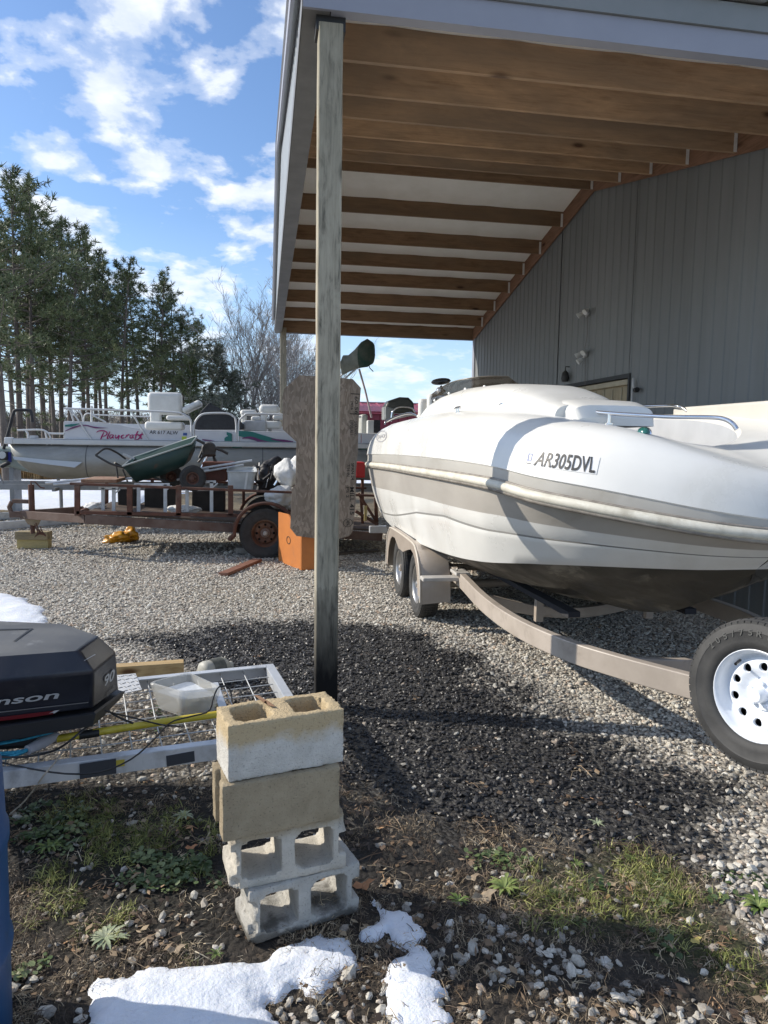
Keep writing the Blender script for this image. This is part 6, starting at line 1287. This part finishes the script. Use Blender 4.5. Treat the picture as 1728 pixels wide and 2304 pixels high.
p1 = [(145, 1002), (431, 1008), (431, 970), (323, 967), (298, 964), (268, 958), (236, 952), (179, 950), (145, 949)]
panel(p1); panel([(437, 1009), (529, 1011), (529, 972), (437, 970)]); panel([(536, 1011), (812, 1018), (812, 976), (536, 972)]); panel([(814, 1019), (850, 1021), (850, 978), (814, 976)])
for y_ in (PYY+1.98,): build('side_panel', MB().box((Q(145, 1000)[0], y_, 1.72), (xd1-.4, y_+.03, 2.06)), wal, pb)
capm = mat('panel_trim', (.5, .51, .52), rough=.4)
def tb_(name, px, r=.02, y=PF, par=None, m=wrl, sm=0): return build(name, MB().tube([Q(u, v, y) for u, v in px], r, 8, smooth=sm), m, par or pb, smooth=60)
tb_('panel_cap', p1[3:][::-1], .016, PF+.015, m=capm); tb_('panel_cap', p1[:1]+p1[-1:], .014, PF+.015, m=capm)
tb_('panel_cap', [(431, 970), (812, 976), (850, 978)], .016, PF+.015, m=capm)
tb_('rail', [(144, 919), (240, 922), (336, 925), (395, 928), (412, 932), (424, 940), (430, 952), (431, 1004)], .02, sm=40); tb_('rail', [(211, 933), (340, 938)], .014, PF+1.9)
tb_('rail', [(150, 919), (158, 924), (163, 940), (166, 949)], .016); tb_('rail', [(170, 924), (182, 930), (187, 948)], .013, PF+.4, sm=14)
tb_('rail', [(188, 948), (190, 935), (198, 930), (211, 933)], .013, PF+.5, sm=14); tb_('post', [(206, 913), (206, 949)], .022, PF+.2)
for a, b_ in (((160, 922), (214, 1002)), ((296, 927), (340, 1002)), ((206, 933), (238, 950))): tb_('brace', [a, b_], .016, PF-.02)
tb_('rail', [(436, 1006), (436, 965), (440, 948), (452, 934), (470, 930), (508, 930), (524, 936), (531, 950), (532, 1009)], .02, sm=40); tb_('rail', [(538, 1009), (537, 955), (541, 943), (550, 935), (562, 931), (640, 933), (812, 938)], .02, sm=40)
tb_('bow_rail', [(39, 968), (90, 967), (104, 971), (112, 975), (144, 976)], .018, sm=24); tb_('bow_rail', [(58, 968), (63, 976), (64, 1000)], .02); tb_('bow_rail', [(102, 972), (105, 985), (106, 1002)], .018); tb_('bow_rail', [(108, 973), (114, 985), (116, 1002)], .014)
build('bow_step', MB().box(tuple(Q(67, 1002, PYY+.1)), tuple(Q(79, 980, PYY+.1)+np.array([0, .2, 0]))), mat('step_grey', (.4, .43, .47), rough=.5), pb, bevel=.01)
hq = hit_plane((0, PF, 0), (0, -1, 0)); teal = mat('teal_vinyl', (.01, .16, .14), rough=.4); pur = mat('purple_vinyl', (.14, .02, .12), rough=.4); mag = mat('magenta_vinyl', (.4, .01, .14), rough=.4)
# script lettering drawn as strokes
c1 = lambda x, y: (180+x/5.925, 940+y/5.925)
strokes = [[(268, 318), (290, 250), (320, 190)], [(220, 195), (250, 176), (310, 172), (355, 190), (360, 215), (335, 240), (295, 248)], [(400, 182), (375, 235), (362, 272), (385, 274)], [(435, 225), (405, 230), (395, 258), (410, 274), (432, 255), (446, 225), (438, 262), (452, 274)],
           [(478, 225), (468, 256), (482, 272), (505, 255), (525, 225), (510, 285), (497, 322)], [(590, 228), (560, 236), (550, 262), (572, 272), (592, 262)], [(605, 272), (622, 228), (618, 245), (650, 222), (660, 232)], [(705, 226), (675, 234), (665, 260), (682, 274), (702, 255), (712, 228), (706, 262), (722, 272)],
           [(780, 180), (765, 190), (745, 250), (728, 310)], [(725, 228), (790, 224)], [(775, 240), (800, 235), (795, 262), (765, 292), (745, 285)], [(830, 195), (812, 250), (815, 274), (832, 270)], [(795, 226), (845, 222)]]
mb = MB()
for s_ in strokes:
    P = [Vector(hq(*c1(x+r_.uniform(-1, 1), y))[0])+Vector((0, -.006, 0)) for x, y in s_]; mb.tube(P, [.006, .013, .012, .006], 6, smooth=10)
build('lettering', mb, mag, pb, smooth=60)
decal('registration_number', ('AR 617 ALW', .1, .01), [(336, 968), (401, 970), (401, 978), (336, 976)], hq, blk, pb, .004)
decal('sticker', sq, [(412, 974), (421, 974), (421, 980), (412, 980)], hq, mat('sticker_blue', (.1, .1, .1)), pb, .004); decal('sticker', sq, [(409, 982), (420, 982), (420, 990), (409, 990)], hq, mat('sticker_lime', (.45, .55, .05), rough=.5), pb, .004)
def poly(px, m): decal('graphic', [[((u-0)/1000, (v-0)/1000) for u, v in px]], [(0, 1000), (1000, 1000), (1000, 0), (0, 0)], hq, m, pb, .005)
def band(px, w_, m, y=PF-.018):
    mb = MB(); P = crv([Q(u, v, y) for u, v in px], 24); ws_ = np.interp(np.linspace(0, 1, 25), np.linspace(0, 1, len(w_)), w_); mb.grid([[p+np.array([0, 0, -k*.5]) for p, k in zip(P, ws_)], [p+np.array([0, 0, k*.5]) for p, k in zip(P, ws_)]]); o = build('graphic', mb, m, pb); sd = o.modifiers.new('t', 'SOLIDIFY'); sd.thickness = .004
band([(146, 958), (160, 957), (180, 953)], [.03, .05, .01], teal); band([(146, 970), (165, 962), (190, 957), (215, 962), (245, 963)], [.01, .03, .02, .03, .0], pur); band([(305, 1000), (330, 999), (345, 996), (365, 999), (395, 1001)], [0, .02, .03, .05, .02], pur)
band([(510, 975), (522, 984), (505, 990), (524, 1000), (545, 1008)], [.05, .14, .06, .12, .02], teal, PF-.02); band([(455, 989), (475, 993), (495, 998), (520, 1004)], [.02, .05, .05, .03], pur, PF-.024)
band([(537, 975), (565, 980), (600, 990), (640, 998), (670, 1003)], [.1, .16, .15, .1, .08], teal, PF-.02); band([(545, 986), (565, 985), (590, 994), (620, 1000)], [.02, .05, .07, .05], pur, PF-.026); band([(610, 988), (640, 992), (660, 994)], [.02, .05, .02], pur, PF-.026)
band([(806, 1012), (818, 1010), (830, 1012), (848, 1008)], [.03, .05, .03, .01], teal, PF-.02)
# seats, canvas, console
vin = mat('white_vinyl', (.58, .58, .55), (.66, .66, .63), 4, .5)
def seat(cx, cv, y, s_=1., tilt=0., name='captain_chair'):
    c = Q(cx, cv, y); o = build(name, MB().box((c[0]-.3*s_, c[1]-.25, c[2]-.1), (c[0]+.3*s_, c[1]+.25, c[2]+.07)), vin, pb, bevel=.06, bseg=4, smooth=60)
    def ch_(nm, a, b_, bv=.05): q = build(nm, MB().box(a, b_), vin, o, bevel=bv, bseg=4, smooth=60)
    ch_('backrest', (c[0]-.3*s_, c[1]+.12, c[2]+.22), (c[0]+.26*s_, c[1]+.3, c[2]+.55*s_), .1); ch_('back_support', (c[0]-.26*s_, c[1]+.12, c[2]+.02), (c[0]-.08*s_, c[1]+.26, c[2]+.3)); ch_('armrest', (c[0]+.05, c[1]-.27, c[2]+.1), (c[0]+.42*s_, c[1]-.15, c[2]+.2), .045)
    build('pedestal', MB().tube([(c[0], c[1], 1.71), (c[0], c[1], c[2]-.08)], .04, 10), mat('galvanised', (.5, .5, .5)), o, smooth=60); return o
seat(372, 957, PYY+.7, 1.25)
build('folded_seat', MB().box((0, 0, 0), (.42, .4, .14)), vin, pb, bevel=.06, bseg=4, smooth=60, W=False).matrix_local = Matrix.Translation(Vector(Q(414, 932, PYY+.8))-Vector(pb.location))@Euler((0, rad(-28), 0)).to_matrix().to_4x4()
build('folded_seat', MB().box((0, 0, 0), (.32, .3, .1)), vin, pb, bevel=.04, bseg=4, smooth=60, W=False).matrix_local = Matrix.Translation(Vector(Q(446, 962, PYY+.5))-Vector(pb.location))@Euler((0, rad(-35), 0)).to_matrix().to_4x4()
cnv = mat('black_canvas', (.025, .026, .03), (.04, .042, .047), 8, .8, bump=.01, bsc=8)
a = [(438, 966), (434, 955), (452, 925), (470, 906), (500, 922), (530, 937), (549, 956), (546, 966)]
mb = MB().prism([Q(u, v, PYY+.35) for u, v in a], (0, .7, 0)); build('canvas_cover', mb, cnv, pb, recalc=True, bevel=.02)
for cu, cv_, s_ in ((608, 955, 1.), (560, 958, .8)): seat(cu, cv_, PYY+1.2, s_*.8, name='fishing_chair')
build('console', MB().box(tuple(Q(548, 972, PYY+.9)), tuple(Q(600, 946, PYY+.9)+np.array([0, .5, 0]))), mat('console_grey', (.4, .41, .4), (.5, .5, .5), 5, .5), pb, bevel=.04)
build('cushion', MB().box(tuple(Q(812, 978, PYY+.3)), tuple(Q(828, 932, PYY+.3)+np.array([0, .5, 0]))), mat('cream_vinyl', (.4, .4, .36), rough=.5), pb, bevel=.05, bseg=4, smooth=60)
build('livewell', MB().box(tuple(Q(827, 976, PYY+.1)), tuple(Q(852, 946, PYY+.1)+np.array([0, .5, 0]))), vin, pb, bevel=.02); build('black_panel', MB().box(tuple(Q(841, 974, PYY+.08)), tuple(Q(856, 945, PYY+.08)+np.array([0, .02, 0]))), blks, pb)
# bimini boot swung up
B = lambda u, v: PY(u, v, 15.6)
bi = tb_('bimini_frame', [(740, 880), (768, 845), (800, 812), (838, 790)], .02, 15.6, m=alu); build('bimini_frame', MB().tube([B(748, 885), B(778, 850), B(812, 820), B(838, 800)], .02, 8), alu, pb, smooth=60)
rws = []
for k, (u, v, r) in enumerate(((766, 822, .05), (772, 822, .2), (786, 818, .17), (800, 808, .22), (812, 800, .28), (826, 794, .3), (838, 794, .24), (842, 798, .05))):
    c = B(u, v); rws.append([c+np.array([.35*r*math.cos(a), r*math.cos(a)*.6, r*math.sin(a)])*(1+.18*mnoise.noise(Vector((k*.8, a*1.5, 3)))) for a in np.linspace(0, 6.283, 17)])
mb = MB(); mb.grid(rws, mis=[0, 0, 0, 0, 1, 1, 1]); build('bimini_cover', mb, [mat('grey_canvas', (.2, .22, .2), (.28, .3, .27), 8, .85, bump=.01, bsc=10), mat('green_canvas', (.02, .07, .055), (.1, .12, .1), 5, .85)], pb, smooth=40, recalc=True)
build('strut', MB().tube([B(808, 830), B(822, 880), B(836, 940)], .022, 8), mat('pinkish_tube', (.42, .34, .33), rough=.4), pb, smooth=60); build('strap', MB().tube([B(828, 815), B(832, 828), B(840, 836)], .01, 6).tube([B(828, 816), B(826, 826)], .01, 6), blks, pb)
ob = build('outboard', MB().add([], []), blks, pb) if False else None
R_ = [(868, 930), (867, 912), (876, 901), (900, 893), (920, 894), (932, 905), (934, 930)]
mb = MB().prism([PY(u, v, 15.2) for u, v in R_], (0, .45, 0)); oo = build('outboard', mb, mat('outboard_dark', (.05, .052, .045), (.08, .08, .07), 5, .4), pb, bevel=.06, bseg=3, smooth=50, recalc=True)
build('lower_cowl', MB().prism([PY(u, v, 15.17) for u, v in ((867, 944), (867, 914), (888, 920), (886, 944))], (0, .5, 0)), mat('outboard_silver', (.3, .31, .3), rough=.4), oo, bevel=.02, recalc=True)
tb_('stern_rail', [(880, 948), (884, 925), (900, 916), (925, 918), (934, 928)], .02, 15.0, m=chrome, sm=20); tb_('stern_rail', [(866, 955), (870, 948), (905, 938), (935, 934), (942, 945)], .02, 14.9, m=chrome, sm=20)
# pontoon trailer
pt = thing('pontoon_trailer', 'grey steel trailer under the pontoon boat', 'trailer', (-1, 15.4, 0)); gst = mat('grey_galvanised', (.2, .21, .22), (.28, .29, .3), 5, .5, metal=.3)
for y_ in (14.9, 16.0): x0 = PY(-120, 1100, y_)[0]; build('frame_rail', MB().bar((x0, y_, .76), (PY(860, 1100, y_)[0], y_, .74), .07, .11), gst, pt)
for u in (130, 300, 500, 800): x = PY(u, 1090, 14.9)[0]; build('bunk_post', MB().bar((x, 14.95, .78), (x, 14.95, .97), .05, .05, up=(0, 1, 0)), gst, pt); build('cross_member', MB().bar((x, 14.6, .72), (x, 16.4, .72), .06, .06), gst, pt)
build('cross_member', MB().bar((PY(8, 1100, 14.9)[0], 14.9, .8), (PY(-10, 1060, 14.9)[0], 14.9, 1.2), .03, .03), gst, pt)
for x in (.55, 1.35): wheel(pt, (x, 14.75, .33), (0, -1, 0), .33, .2, .18, alr, name='wheel', style='spoke')
build('mud_guard', MB().box((.15, 14.62, .66), (1.75, 14.9, .69)), mat('black_trim', (.015, .015, .015)), pt)
build('jack_leg', MB().tube([(PY(132, 1150, 15)[0], 15.2, 0), (PY(132, 1150, 15)[0], 15.2, .75)], .035, 8), gst, pt)
rp_ = thing('aluminium_ramp', 'pair of dull aluminium ramp rails lying before the snow', 'ramp', tuple(G(45, 1178)))
for v0, v1 in ((1160, 1146), (1182, 1166)): build('rail', MB().bar(G(-60, v0+6, .08), G(240, v1-2, .08), .06, .15), alu, rp_, bevel=.01)
sb = thing('small_boat', 'small boat with a black tube arch behind the pontoon bow', 'boat', tuple(PY(20, 1100, 17)*np.array([1, 1, 0])))
K = lambda u, v, y=17.: PY(u, v, y)
mb = MB().prism([K(u, v) for u, v in ((-160, 1000), (60, 1010), (84, 1066), (50, 1060), (20, 1052), (-160, 1060))], (0, 1.4, 0)); build('hull', mb, mat('pale_green_hull', (.24, .28, .25), (.32, .36, .32), 3, .4), sb, recalc=True, bevel=.06, bseg=3)
build('arch', MB().tube([K(8, 1010), K(22, 960), K(30, 930), K(36, 923), K(62, 923), K(70, 928), K(73, 950)], .035, 10, smooth=30), blks, sb, smooth=60)
build('motor', MB().box(tuple(K(-6, 1035, 16.8)), tuple(K(14, 1016, 16.8)+np.array([0, .3, 0]))).tube([K(2, 1050, 16.7), K(22, 1040, 16.7)], .05, 8), blks, sb, bevel=.03); build('gauge', MB().lathe([(0, 0), (.08, 0), (.08, .03), (0, .03)], K(5, 1024, 16.75), (0, -1, 0), 20), mat('gauge_white', (.5, .52, .52), rough=.3), sb, smooth=40)
build('blue_strap', MB().box(tuple(K(17, 1040, 16.9)), tuple(K(22, 1018, 16.9)+np.array([0, .1, 0]))), mat('blue_strap', (.02, .03, .25), rough=.5), sb)
build('stand', MB().box(tuple(np.append(K(-100, 1060)[:2], 0)), tuple(K(-60, 1058)+np.array([0, .5, 0]))), gst, sb); build('stand', MB().box(tuple(np.append(K(20, 1060)[:2], 0)), tuple(K(30, 1052)+np.array([0, .5, 0]))), gst, sb)
# ================================================================ RED BARN
rbn = thing('red_barn', 'long low red metal building far beyond the pontoon boat', 'building', (18, 50, 0))
xa, zt_ = 3.2, float(PY(880, 905, 45)[2])
redm = mat('red_siding', (.2, .018, .03), (.24, .025, .04), 1, .5)
mb = MB(); rr2 = []; 
xs_ = []; x = xa
while x < 34: xs_ += [(x, 0), (x+.4, 0), (x+.45, -.05), (x+.55, -.05)]; x += .6
mb.grid([[(a, 45+b_, 0) for a, b_ in xs_], [(a, 45+b_, zt_-.6) for a, b_ in xs_]]); mb.box((xa, 45.1, 0), (34, 57, zt_-.62)); build('wall', mb, redm, rbn)
mb = MB(); mb.grid([[(a, 44.6-b_*0, zt_-.75) for a, b_ in xs_], [(a, 51, zt_+.25-b_*1) for a, b_ in xs_], [(a, 57.4, zt_-.75) for a, b_ in xs_]]); build('roof', mb, mat('red_roof', (.25, .022, .04), (.3, .035, .055), 1, .45), rbn)
build('ridge_cap', MB().bar((xa, 51, zt_+.28), (34, 51, zt_+.28), .4, .06), mat('ridge_white', (.5, .4, .42), rough=.5), rbn)
# ================================================================ TREES
bark = mat('pine_bark', (.15, .125, .105), (.08, .065, .055), 4, .9, st=(1, 1, .25), bump=.02, bsc=14)
bark2 = mat('bare_bark', (.3, .275, .25), (.2, .18, .16), 4, .9, st=(1, 1, .25))
def needles(name, stops):
    m = bpy.data.materials.new(name); m.use_nodes = True; t = m.node_tree; b = t.nodes['Principled BSDF']; tc = N(t, 'ShaderNodeTexCoord'); f = noise_n(t, tc.outputs['Object'], .9, 4, .7); f2 = noise_n(t, tc.outputs['Object'], 9, 2)
    t.links.new(ramp(t, M2(t, 'ADD', M2(t, 'MULTIPLY', f, .7), M2(t, 'MULTIPLY', f2, .3)), stops), b.inputs['Base Color']); b.inputs['Roughness'].default_value = .6; return m
nd1 = needles('pine_needles', [(.35, (.05, .068, .03)), (.5, (.1, .125, .05)), (.65, (.17, .19, .08)), (.75, (.23, .21, .09))]); nd2 = needles('cedar_foliage', [(.35, (.06, .07, .045)), (.55, (.1, .11, .075)), (.7, (.16, .15, .11))])
def pine(seed, H, cs, W_, ntw=1., low=.0, dens=1.):
    r = random.Random(seed); tk = MB(); nd = MB(); tr_ = H*.0095+.03; lean = (r.uniform(-.06, .06)*H, r.uniform(-.06, .06)*H)
    tp_ = lambda z: Vector((lean[0]*(z/H)**2, lean[1]*(z/H)**2, z)); tk.tube([tp_(H*k/8) for k in range(9)], [tr_*(1-.88*k/8) for k in range(9)], 8)
    def tuft(p, d, s_):
        for i in range(18):
            q = (d*.5+Vector((r.gauss(0, .8), r.gauss(0, .8), r.gauss(0, .7)+.3))).normalized(); w_ = q.orthogonal().normalized(); w_ = (w_*math.cos(i)+q.cross(w_)*math.sin(i))*(.02*ntw*s_); L_ = r.uniform(.16, .34)*s_
            nd.add([p-w_, p+w_, p+q*L_+w_*.3, p+q*L_-w_*.3], [(0, 1, 2, 3)])
    z = H*cs; nb = 0; gap_ = r.uniform(0, 6.28)
    while z < H*.985:
        t_ = (z/H-cs)/(1-cs); Lb_ = W_*H*(.35+.75*math.sin(min(1, t_*1.25+.18)*math.pi*.62+.3))*(1-t_)**.42*.95
        for k in range(r.choice((2, 3, 3, 4))):
            if r.random() < .1: continue
            a = r.uniform(0, 6.283); L_ = Lb_*r.uniform(.45, 1.2)*(1-.35*math.cos(a-gap_-z)); up_ = r.uniform(-.05, .35)+.45*t_; d = Vector((math.cos(a), math.sin(a), up_)).normalized(); p0_ = tp_(z); pts_ = [p0_, p0_+d*L_*.5+Vector((0, 0, -.02*L_)), p0_+d*L_+Vector((0, 0, .1*L_))]; tk.tube(pts_, [.035*(1-t_*.6)+.01, .006], 4, smooth=4)
            nt_ = max(3, int(L_*5.4*dens))
            for j in range(nt_):
                s_ = .3+.7*(j+r.random())/nt_; q = p0_+(pts_[2]-p0_)*s_+Vector((r.gauss(0, .17*L_*.6), r.gauss(0, .17*L_*.6), r.gauss(0, .1)+.06)); tuft(q, d, r.uniform(.8, 1.25))
                if r.random() < .5: tk.tube([p0_+(pts_[2]-p0_)*s_*.9, q], .008, 3)
        z += H*.032*r.uniform(.6, 1.3)/dens**.3
    for j in range(14): tuft(tp_(H-.25-j*.1)+Vector((r.gauss(0, .14), r.gauss(0, .14), 0)), Vector((r.gauss(0, .5), r.gauss(0, .5), .6)), 1.1)
    z = H*.12
    while z < H*cs:      # dead stubs on the clear stem
        a = r.uniform(0, 6.283); L_ = r.uniform(.4, 1.7); d = Vector((math.cos(a), math.sin(a), r.uniform(-.2, .2))); p = tp_(z); m_ = p+d*L_*.6+Vector((0, 0, .05)); tk.tube([p, m_, p+d*L_+Vector((0, 0, -.12))], [.022, .012, .005], 4)
        for _ in range(3): tk.tube([m_, m_+Vector((r.gauss(0, .35), r.gauss(0, .35), r.gauss(0, .2)))], [.008, .003], 3)
        if r.random() < low: 
            for _ in range(3): tuft(p+d*L_*r.uniform(.5, 1)+Vector((r.gauss(0, .15), r.gauss(0, .15), .05)), d, .9)
        z += r.uniform(.3, .9)
    return tk, nd
def tree_proto(nm, seed, H, cs, W_, mt_, mf_, **k):
    tk, nd = pine(seed, H, cs, W_, **k); o = thing(nm, 'x', 'tree', (0, 0, 0)); build('trunk', tk, mt_, o, smooth=60); build('crown', nd, mf_, o); return o, H
protos = [tree_proto('pine_tree', 100+i, 13.5, (.4, .46, .35, .42, .33)[i], (.17, .15, .2, .18, .2)[i], bark, nd1, low=.5) for i in range(5)]
desc = [(10, 358, 25, 2, 'thick trunked pine nearest to the camera at the left edge'), (-70, 420, 30, 1, 'pine just outside the left edge whose crown shows at the border'), (46, 378, 36, 0, 'tall pine second from the left edge'), (66, 405, 41, 3, 'twin looking pine behind the black tube arch'), (75, 452, 36, 4, 'pine with a heavy low crown behind the pontoon bow'), (100, 426, 43, 1, 'pine with the second highest top from the left'), (116, 505, 45, 0, 'slim pine among the left group with a hidden top'), (123, 545, 39, 2, 'short pine in front of the slim left group'), (139, 500, 46, 3, 'pine whose rounded top fills the first step of the skyline'),
        (156, 495, 36, 4, 'pine above the left end of the pontoon railing'), (188, 522, 48, 1, 'far slim pine left of the middle of the wood'), (202, 556, 41, 2, 'pine right of the first skyline step'), (216, 575, 46, 0, 'thin pine in the dense middle of the row'), (230, 600, 50, 3, 'farthest pine in the dense middle of the row'), (240, 585, 44, 1, 'short pine left of the domed top'), (273, 577, 40, 4, 'pine with a domed top standing clear in the middle'), (291, 602, 48, 0, 'pine in the dip between the two domed tops'), (313, 612, 44, 3, 'pine above the white captain chair'), (345, 640, 47, 2, 'pine half hidden by the right domed top'),
        (362, 602, 42, 1, 'pine with the right hand domed top'), (395, 640, 46, 4, 'pine sloping down right of the domed top'), (414, 705, 43, 3, 'low pine at the right end of the row'), (440, 715, 50, 2, 'last pine of the row beside the bare trees'), (-25, 470, 46, 0, 'pine behind the thick trunk at the left edge'), (32, 480, 51, 4, 'far pine between the first two trunks')]
used_ = set()
for u, v, y, k, lb in desc:
    p = PY(u, 985, y); h = PY(u, v, y)[2]; o, H = protos[k]; sc = h/H; az = random.uniform(0, 6.28)
    if k not in used_: used_.add(k); o.location = (p[0], y, float(gz(p[0], y))); o.scale = (max(sc, .8), max(sc, .8), sc); o.rotation_euler = (0, 0, az); o['label'] = lb; o['group'] = 'pines behind the pontoon boat'; t_ = o
    else: t_ = dup(o, (p[0], y, float(gz(p[0], y))), az, (max(sc, .8), max(sc, .8), sc), lb); t_['group'] = 'pines behind the pontoon boat'
p = PY(500, 985, 36); o, H = tree_proto('cedar_tree', 201, 6.2, .1, .34, bark2, nd2, dens=1.3); o.location = (p[0], 36, 0); o['label'] = 'broad low greyish cedar right of the pines'
p = PY(425, 985, 39); o, H = tree_proto('cedar_tree', 202, 6.0, .12, .26, bark2, nd1, dens=1.2); o.location = (p[0], 39, 0); o['label'] = 'bushy young evergreen between the pines and the broad cedar'
def bare(seed, H):
    r = random.Random(seed); mb = MB()
    def br(p, d, L_, rr, lv):
        n_ = 4; pts_ = [p]; q = d.copy()
        for _ in range(n_): q = (q+Vector((r.gauss(0, .12), r.gauss(0, .12), r.gauss(0, .06)+.04))).normalized(); pts_.append(pts_[-1]+q*L_/n_)
        mb.tube(pts_, [rr, rr*.5], 5 if lv < 2 else 3)
        if lv >= 5: return
        for k in range(r.choice((3, 3, 4)) if lv else 7):
            i = r.randint(1, n_); a = r.uniform(0, 6.283); s_ = q.orthogonal().normalized(); s_ = s_*math.cos(a)+q.cross(s_)*math.sin(a); nd_ = (q*.75+s_*r.uniform(.35, .75)+Vector((0, 0, .25))).normalized(); br(pts_[i], nd_, L_*r.uniform(.5, .72), max(.009, rr*.5), lv+1)
    for k in range(3): br(Vector((r.gauss(0, .1), r.gauss(0, .1), 0)), Vector((r.gauss(0, .16), r.gauss(0, .16), 1)).normalized(), H*.62, H*.011, 0)
    return mb
for i, (u, v, y, lb) in enumerate(((545, 700, 40, 'bare grey tree right of the broad cedar'), (648, 745, 38, 'bare tree spreading behind the far post and the board'), (590, 790, 50, 'smaller bare tree between the two large bare ones'), (700, 800, 46, 'bare tree behind the near post'))):
    p = PY(u, 985, y); h = PY(u, v, y)[2]; o = thing('bare_tree', lb, 'tree', (p[0], y, 0), 'bare trees right of the pines'); bm2 = bare(300+i, h*.9); build('trunk', bm2, bark2, o, W=False)
# distant tree line as one mass
FAR_ = []
for i in range(4):
    bm2 = bare(400+i, 5.5) if i < 1 else None
    r = random.Random(500+i); mb = MB()
    for k in range(260):
        a = r.uniform(0, 6.28); z = r.uniform(.2, 5.5); rr = 2.2*math.sin(min(1, z/5.8)*math.pi)**.5*r.random()**.5; p = Vector((math.cos(a)*rr, math.sin(a)*rr, z)); q = Vector((r.gauss(0, .5), r.gauss(0, .5), 1)).normalized(); w_ = q.orthogonal().normalized()*.05; mb.add([p-w_, p+w_, p+q*1.1+w_*.3, p+q*1.1-w_*.3], [(0, 1, 2, 3)])
    me = bpy.data.meshes.new('far_tree'); me.from_pydata(mb.v, [], mb.f); FAR_.append(me)
FC = proto_coll('far_tree', FAR_, leafmat('far_twigs', [(0, (.1, .085, .07)), (.6, (.16, .14, .12)), (1, (.09, .1, .07))]))
n = 620; x, y = rng.uniform(-190, 60, n), rng.uniform(150, 175, n); sc = rng.uniform(.7, 1.3, n)
scatter('far_wood', np.stack([x, y, gz(x, y)-.2], -1), np.stack([x*0, x*0, rng.uniform(0, 6, n)], -1), np.stack([sc]*3, -1), rng.integers(0, 4, n), FC, label='faint line of bare woods on the horizon')
